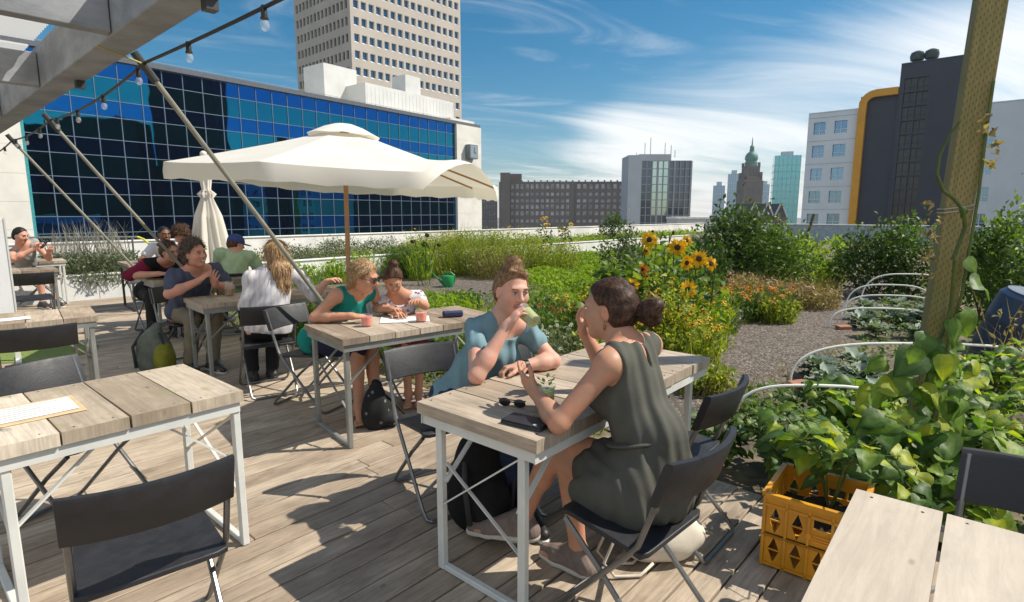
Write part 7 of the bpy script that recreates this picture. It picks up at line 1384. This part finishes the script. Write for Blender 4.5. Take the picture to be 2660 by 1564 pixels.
# ---- laughing man in the blue grey t-shirt
P = Human((-3.28, 5.66, 0), (-3.28, 5.66, 0.56), (-3.06, 5.47, 0.965), 122, (-2.985, 5.36, 1.165), 112, -4, 8, 1.06, 1.06, False, 'laughing man with curly dark hair in a blue grey t-shirt at the shaded table', skRed, shw=0.17)
P.arm(-1, (-3.165, 5.20, 0.80), (-2.945, 5.30, 0.905), (0.70, 0.30, 0.62), (0.3, 0.6, -0.6), (0.1, 0.6, 0.6), (0.3, 0.4, 0.35), 0.3); P.arm(1, (-2.80, 5.60, 0.80), (-2.835, 5.39, 0.865), (0.25, -0.55, 0.72), (-0.6, 0.5, 0.1), (-0.3, -0.4, 0.7), (0.35, 0.45, 0.4), 0.3)
P.leg(1, (-2.90, 5.48, 0.54), (-2.95, 5.45, 0.10), (-2.80, 5.35, 0.03)); P.leg(-1, (-3.06, 5.36, 0.54), (-3.12, 5.36, 0.10), (-2.99, 5.24, 0.03))
P.build(0.0065); P.face(hGrey, smile=True); top_garment(P, 't_shirt', cloth('blue grey cotton', (0.075, 0.085, 0.13), 0.12, 0.25), 0.007, 0.012, 0.62, 0.0, (0.010, 0.075, 0.03), 0.009); trousers(P, 'trousers', cloth('khaki cotton', (0.20, 0.17, 0.125)), 0.009); shoes(P, darkSt, whiteSt, 0.009)
P.hair(hGrey, 0.006, 0.016, (0.048, 0.072), (0.8, 0.45), None, ridge=0.005, low=0.0); strands(P, ('curl',), 2600, 0.035, 0.006, hGrey, 0.7, 0.8)
# ---- long haired blonde from behind
P = Human((-2.14, 4.86, 0), (-2.13, 4.87, 0.54), (-2.06, 4.90, 1.015), -34, (-2.06, 4.955, 1.185), -42, -4, 0, 1.0, 1.0, True, 'woman with long blond hair in a white lace blouse seen from behind', skFair)
P.sh[1] = Vector((-2.215, 4.83, 0.985)); P.sh[-1] = Vector((-1.895, 5.00, 0.985))
P.arm(1, (-2.275, 4.80, 0.74), (-2.20, 5.02, 0.78), (0.2, 0.9, 0), (0, 0, -1), (0.9, -0.1, 0), (0.3, 0.4, 0.3), 0.2); P.arm(-1, (-1.80, 5.12, 0.80), (-1.66, 5.06, 0.93), (0.8, -0.3, 0.3), (0, 0, -1), (0, 0.9, 0), (0.4, 0.5, 0.4), 0.3)
P.leg(1, (-2.42, 5.15, 0.52), (-2.40, 5.10, 0.10), (-2.50, 5.24, 0.03)); P.leg(-1, (-2.24, 5.24, 0.52), (-2.25, 5.18, 0.10), (-2.34, 5.33, 0.03))
P.build(0.0065); lacem = cloth('white lace', (0.56, 0.53, 0.57), 0.1, 0.6, 30); t_ = lacem.node_tree; b_ = [n for n in t_.nodes if n.type == 'BSDF_PRINCIPLED'][0]; tc_ = nd(t_, 'ShaderNodeTexCoord'); vo_ = nd(t_, 'ShaderNodeTexVoronoi', i={'Scale': 42.0}); t_.links.new(tc_.outputs['Object'], vo_.inputs[0]); sp_ = nd(t_, 'ShaderNodeSeparateXYZ'); t_.links.new(tc_.outputs['Object'], sp_.inputs[0]); wv_ = mathn(t_, 'SINE', mathn(t_, 'MULTIPLY', sp_.outputs[0], 140)); c_ = mixc(t_, maprange(t_, wv_, 0.2, 0.9, 0, 0.35), (0.62, 0.59, 0.60), (0.34, 0.35, 0.48)); c_ = mixc(t_, maprange(t_, vo_.outputs['Distance'], 0.15, 0.3, 0.3, 0), c_, (0.30, 0.28, 0.36)); t_.links.new(c_, b_.inputs['Base Color'])
top_garment(P, 'blouse', lacem, 0.007, 0.018, 0.92, -0.02, (0.02, 0.09, 0.0), 0.009, loose=0.02); trousers(P, 'trousers', cloth('black trousers', (0.015, 0.015, 0.018)), 0.009); shoes(P, blackRub, darkSt, 0.009)
P.hair(hBlond, 0.006, 0.016, (0.04, 0.06), (0.8, 0.4), lambda q, h, f, u, l, k: (q.ell(h - f * 0.075 - u * 0.06, (0.088, 0.05, 0.12), (l, f, u), 0.03), q.cap(h - f * 0.095 - u * 0.12 + l * 0.03, h - f * 0.125 - u * 0.27 + l * 0.03, 0.058, 0.030, 0.03), q.cap(h - f * 0.095 - u * 0.12 - l * 0.03, h - f * 0.12 - u * 0.26 - l * 0.035, 0.058, 0.028, 0.03)), ridge=0.003, low=0.03, ears=False); strands(P, ('dir', (0.0, 0.05, -1)), 2600, 0.09, 0.005, hBlond, 0.06)
# ---- man in maroon
P = Human((-4.60, 7.22, 0), (-4.60, 7.22, 0.55), (-4.27, 6.98, 0.93), 125, (-4.10, 6.82, 1.09), 110, -14, 12, 1.04, 1.05, False, 'man in a maroon shirt and black vest leaning far over his table', skRed2, shw=0.17)
P.arm(-1, (-4.55, 6.72, 0.80), (-4.22, 6.76, 0.82), (0.9, 0.3, 0), (0, 0.2, -1), (0, 0.9, 0.2), (0.6, 0.7, 0.5), 0.4); P.arm(1, (-4.05, 7.15, 0.80), (-4.08, 6.90, 0.82), (0.2, -0.9, 0), (0, 0, -1), (-0.9, 0, 0), (0.6, 0.7, 0.5), 0.4)
P.leg(1, (-4.20, 7.02, 0.54), (-4.25, 7.02, 0.10), (-4.10, 6.92, 0.03)); P.leg(-1, (-4.40, 6.86, 0.54), (-4.42, 6.86, 0.10), (-4.28, 6.74, 0.03))
P.build(0.008); P.face(hBrown); top_garment(P, 'shirt', cloth('maroon shirt', (0.20, 0.012, 0.045), 0.15), 0.008, 0.012, 0.95, -0.05, (0.015, 0.075, 0.03), 0.004); top_garment(P, 'vest', cloth('black vest', (0.014, 0.014, 0.014)), 0.008, 0.022, 0, -0.04, (0.0, 0.085, 0.03), 0.003, holes=0.0); trousers(P, 'trousers', cloth('dark trousers', (0.025, 0.024, 0.024)), 0.01); shoes(P, blackRub, darkSt, 0.01); P.hair(hBrown, 0.007, 0.010, (0.045, 0.066), (0.8, 0.45), None, ridge=0.002); strands(P, ('dir', P.hf - P.hu * 0.5), 1200, 0.03, 0.005, hBrown, 0.35, 0.5)
# ---- man in white t-shirt
P = Human((-5.68, 9.42, 0), (-5.70, 9.50, 0.55), (-5.60, 9.24, 0.985), 160, (-5.54, 9.12, 1.20), 128, -6, 0, 1.04, 1.05, False, 'dark skinned man in a white t-shirt resting his arms on the far table', skDark, shw=0.17)
P.arm(-1, (-5.86, 8.98, 0.80), (-5.62, 8.93, 0.80), (0.95, 0.1, 0), (0, 0, -1), (0, 0.9, 0), (0.4, 0.5, 0.4), 0.3); P.arm(1, (-5.32, 9.10, 0.80), (-5.50, 8.97, 0.81), (-0.9, -0.2, 0), (0, 0, -1), (0, 0.9, 0), (0.4, 0.5, 0.4), 0.3)
P.leg(1, (-5.45, 9.12, 0.54), (-5.47, 9.10, 0.10), (-5.40, 8.94, 0.03)); P.leg(-1, (-5.75, 9.08, 0.54), (-5.78, 9.08, 0.10), (-5.74, 8.92, 0.03))
P.build(0.008); P.face(hBlack); top_garment(P, 't_shirt', cloth('white cotton', (0.66, 0.66, 0.68), 0.05), 0.008, 0.014, 0.55, -0.05, (0.010, 0.075, 0.03), 0.004); trousers(P, 'shorts', cloth('rust shorts', (0.30, 0.10, 0.03)), 0.01, 0.014, 0.0); shoes(P, whiteSt, whiteSt, 0.01); P.hair(hBlack, 0.007, 0.006, (0.048, 0.068), (0.8, 0.5), None, ridge=0.001)
# ---- person half hidden behind the man in maroon: only hair and a shoulder show
P = Human((-4.55, 8.00, 0), (-4.55, 8.02, 0.56), (-4.50, 7.86, 1.03), 160, (-4.46, 7.72, 1.235), 165, -45, 0, 1.04, 1.0, False, 'person bent forward behind the man in maroon, tousled brown hair showing', skRed)
P.arm(1, (-4.28, 7.62, 0.84), (-4.40, 7.48, 0.84), (-0.6, -0.6, 0), (0, 0, -1), (-0.6, 0.6, 0), (0.4, 0.5, 0.4), 0.3); P.arm(-1, (-4.72, 7.60, 0.84), (-4.58, 7.48, 0.84), (0.6, -0.6, 0), (0, 0, -1), (0.6, 0.6, 0), (0.4, 0.5, 0.4), 0.3)
P.leg(1, (-4.40, 7.60, 0.54), (-4.42, 7.60, 0.10), (-4.38, 7.44, 0.03)); P.leg(-1, (-4.62, 7.60, 0.54), (-4.62, 7.60, 0.10), (-4.60, 7.44, 0.03))
P.build(0.009); top_garment(P, 'shirt', cloth('grey shirt', (0.10, 0.10, 0.11)), 0.009, 0.013, 0.6, -0.05); trousers(P, 'trousers', cloth('grey trousers', (0.05, 0.05, 0.05)), 0.011); P.hair(hBrown, 0.007, 0.018, (0.055, 0.07), (0.8, 0.4), None, ridge=0.006); strands(P, ('curl',), 1800, 0.05, 0.007, hBrown, 0.7, 0.8)
# ---- person in blue cap and pale green shirt, from behind
P = Human((-3.62, 7.28, 0), (-3.62, 7.30, 0.55), (-3.58, 7.36, 1.00), -30, (-3.60, 7.45, 1.135), 40, -18, 0, 1.0, 1.04, False, 'person in a blue cap and pale green shirt, seen from behind by the closed parasol', skFair, shw=0.165)
P.arm(1, (-3.86, 7.42, 0.78), (-3.80, 7.64, 0.80), (0.2, 0.9, 0), (0, 0, -1), (0.9, 0, 0), (0.4, 0.5, 0.4), 0.3); P.arm(-1, (-3.36, 7.58, 0.78), (-3.48, 7.74, 0.80), (-0.4, 0.9, 0), (0, 0, -1), (-0.9, 0, 0), (0.4, 0.5, 0.4), 0.3)
P.leg(1, (-3.92, 7.62, 0.52), (-3.92, 7.60, 0.10), (-4.0, 7.75, 0.03)); P.leg(-1, (-3.70, 7.72, 0.52), (-3.70, 7.70, 0.10), (-3.78, 7.85, 0.03))
P.build(0.008); top_garment(P, 'shirt', cloth('pale green cotton', (0.42, 0.56, 0.36), 0.08), 0.008, 0.016, 0.6, -0.05, (0.012, 0.078, 0.0), 0.004, loose=0.02); trousers(P, 'trousers', cloth('blue trousers', (0.04, 0.05, 0.09)), 0.011); P.hair(hBrown, 0.007, 0.008, (0.02, 0.03), (0.8, 0.3), None)
q = Sdf(); h, f, u, l = P.head, P.hf, P.hu, P.hl; q.ell(h - f * 0.012 + u * 0.036, (0.093, 0.110, 0.100), (l, f, u), 0.02); q.cut(h + u * 0.022, -u); q.ell(h + f * 0.125 + u * 0.028, (0.075, 0.07, 0.008), (l, f, u), 0.015); P.wear('cap', q, 0.006, cloth('blue cap', (0.06, 0.085, 0.27), 0.1))
# ---- man with a phone at the far left
P = Human((-7.95, 9.35, 0), (-8.02, 9.42, 0.55), (-7.74, 9.02, 0.99), 95, (-7.66, 8.92, 1.19), 95, -14, 0, 1.04, 1.0, False, 'bare armed man looking at his phone at the far left edge', skRed2, shw=0.17)
P.arm(-1, (-7.64, 8.72, 0.84), (-7.42, 8.86, 0.99), (0.5, 0.2, 0.7), (0.4, 0.6, -0.3), (0, 0.8, 0.2), (0.5, 0.6, 0.5), 0.4); P.arm(1, (-7.46, 9.16, 0.82), (-7.30, 8.98, 0.92), (0.6, -0.3, 0.6), (-0.3, 0.6, 0.2), (0, -0.8, 0.3), (0.5, 0.6, 0.5), 0.4)
P.leg(1, (-7.58, 9.35, 0.54), (-7.60, 9.35, 0.10), (-7.44, 9.30, 0.03)); P.leg(-1, (-7.60, 9.12, 0.54), (-7.62, 9.12, 0.10), (-7.46, 9.08, 0.03))
P.build(0.008); P.face(hBlack); top_garment(P, 'singlet', cloth('grey singlet', (0.30, 0.31, 0.30)), 0.008, 0.013, 0, -0.05, (0.0, 0.09, 0.03), 0.003); trousers(P, 'shorts', cloth('black shorts', (0.02, 0.02, 0.022)), 0.011, 0.014, 0.0); shoes(P, darkSt, whiteSt, 0.01); P.hair(hBlack, 0.007, 0.007, (0.048, 0.066), (0.8, 0.5), None)
e = empty('phone', (-7.345, 8.945, 1.03), 0, 'dark phone held up by the man at the far left edge', 'phone'); e.rotation_euler = (R(0), R(38), R(8)); m_ = MB(); m_.box((0, 0, 0.02), (0.009, 0.075, 0.15)); m_.build('body', darkSt, e, bevel=0.003); m_ = MB(); m_.box((-0.005, 0, 0.02), (0.001, 0.068, 0.135)); m_.build('screen', mat('phone screen', (0.05, 0.03, 0.04), 0.1), e)
# ================================================================ BAGS ON THE DECK
def bag(name, loc, lab, cat, parts, res, rz=0, extra=None):
    e = empty(name, loc, rz, lab, cat)
    for nm, q, m in parts: sdf_obj(nm, q, res, m, e, (0, 0, 0))
    if extra: extra(e)
    return e
q = Sdf(); q.ell((0, 0, 0.20), (0.16, 0.12, 0.22), None, 0.04); q.ell((0, -0.02, 0.40), (0.11, 0.09, 0.09), None, 0.06); q.ridge(folds(0.006, 30, 10, (0.5, 0.2, 0.8))); q.cut((0, 0, 0.0), (0, 0, -1)); q2 = Sdf(); q2.ell((0.02, -0.10, 0.16), (0.11, 0.065, 0.13), None, 0.03); q2.ridge(folds(0.004, 40, 14)); q2.cut((0, 0, 0.003), (0, 0, -1))
def straps(e):
    m_ = MB(); m_.tube([(-0.07, -0.02, 0.44), (-0.12, -0.12, 0.30), (-0.10, -0.13, 0.10)], 0.014, 6); m_.tube([(0.09, -0.04, 0.42), (0.16, -0.08, 0.25), (0.13, -0.1, 0.05)], 0.014, 6); m_.tube([(-0.04, 0, 0.47), (0, 0, 0.52), (0.04, 0, 0.47)], 0.009, 6); m_.build('strap', cloth('dark grey webbing', (0.05, 0.05, 0.055)), e, smooth='all')
blk = cloth('black nylon', (0.012, 0.012, 0.013), 0.3, 0.3, 20)
bag('backpack', (-0.17, 2.62, 0.002), 'black backpack standing under the table of the two women', 'backpack', [('body', q, blk), ('front_pocket', q2, cloth('black pocket', (0.016, 0.016, 0.018), 0.3))], 0.008, 0.5, straps)
q = Sdf(); q.ell((0, 0, 0.08), (0.19, 0.12, 0.09), None, 0.04); q.ell((0.10, 0.0, 0.10), (0.09, 0.10, 0.08), None, 0.05); q.ridge(folds(0.010, 22, 9, (0.7, 0.3, 0.5))); q.cut((0, 0, 0.0), (0, 0, -1)); q2 = Sdf(); q2.ell((-0.185, 0, 0.115), (0.035, 0.085, 0.05), None, 0.02)
def loops(e):
    m_ = MB()
    for yy in (-0.05, 0.04): m_.tube([(-0.14, yy, 0.17), (-0.24, yy - 0.02, 0.15), (-0.30, yy - 0.05, 0.06), (-0.26, yy - 0.08, 0.012), (-0.15, yy - 0.09, 0.010), (-0.08, yy - 0.06, 0.04)], 0.007, 6)
    m_.build('handle', mat('cream cord', (0.60, 0.54, 0.44), 0.9), e, smooth='all')
bag('tote_bag', (0.67, 2.38, 0.002), 'cream canvas tote bag slumped under the chair of the woman in the dress', 'bag', [('body', q, cloth('cream canvas', (0.62, 0.56, 0.46), 0.08, 0.3)), ('opening', q2, cloth('bag lining', (0.07, 0.055, 0.045)))], 0.008, R(10), loops)
q = Sdf(); q.ell((0, 0, 0.20), (0.17, 0.14, 0.23), None, 0.04); q.cap((0, 0, 0.36), (0.03, 0.02, 0.46), 0.09, 0.05, 0.06); q.ridge(folds(0.008, 24, 8, (0.6, 0.1, 0.7))); q.cut((0, 0, 0.0), (0, 0, -1)); q2 = Sdf(); q2.ell((0.12, -0.04, 0.16), (0.09, 0.11, 0.17), None, 0.04); q2.ridge(folds(0.006, 30, 10)); q2.cut((0, 0, 0.003), (0, 0, -1))
bag('rucksack', (-3.42, 5.30, 0.002), 'grey and olive yellow rucksack on the deck beside the laughing man', 'backpack', [('body', q, cloth('grey green nylon', (0.14, 0.155, 0.13), 0.2)), ('side_pocket', q2, cloth('olive yellow nylon', (0.22, 0.22, 0.03), 0.2))], 0.009, 0.0, straps)
q = Sdf(); q.ell((0, 0, 0.13), (0.10, 0.09, 0.15), None, 0.03); q.cap((0, 0, 0.24), (0.02, 0, 0.32), 0.06, 0.04, 0.04); q.ell((0.09, 0, 0.06), (0.09, 0.06, 0.06), None, 0.04); q.ridge(folds(0.008, 32, 12)); q.cut((0, 0, 0.0), (0, 0, -1)); pat = cloth('black flowered fabric', (0.02, 0.022, 0.022), 0.3); t_ = pat.node_tree; b_ = [n for n in t_.nodes if n.type == 'BSDF_PRINCIPLED'][0]; tc_ = nd(t_, 'ShaderNodeTexCoord'); vo_ = nd(t_, 'ShaderNodeTexVoronoi', i={'Scale': 22.0}); t_.links.new(tc_.outputs['Object'], vo_.inputs[0]); sp_ = nd(t_, 'ShaderNodeSeparateColor'); t_.links.new(vo_.outputs['Color'], sp_.inputs[0]); c_ = mixc(t_, mathn(t_, 'MULTIPLY', maprange(t_, vo_.outputs['Distance'], 0.32, 0.2), mathn(t_, 'GREATER_THAN', sp_.outputs[0], 0.45)), (0.018, 0.02, 0.022), (0.16, 0.17, 0.16)); t_.links.new(c_, b_.inputs['Base Color'])
bag('shoulder_bag', (-0.985, 3.93, 0.002), 'black flowered cloth bag at the feet of the woman in teal', 'bag', [('body', q, pat)], 0.008, 0.3, lambda e: (lambda m_: (m_.tube([(0.02, 0, 0.30), (0.14, 0.02, 0.16), (0.26, 0.03, 0.012), (0.36, 0.10, 0.010), (0.42, 0.2, 0.010)], 0.009, 6), m_.build('strap', blk, e, smooth='all')))(MB()))
# ================================================================ HAZE
mb = MB(); mb.box((0, 1100, 40), (2400, 2500, 130)); hz = tag(mb.build('haze', darkSt), kind='stuff')
m, t, b, o = newmat('thin haze'); t.nodes.remove(b); pv = nd(t, 'ShaderNodeVolumePrincipled', i={'Density': 0.00024, 'Anisotropy': 0.3, 'Color': (0.85, 0.92, 1.0, 1)}); t.links.new(pv.outputs[0], o.inputs['Volume']); hz.data.materials.clear(); hz.data.materials.append(m)
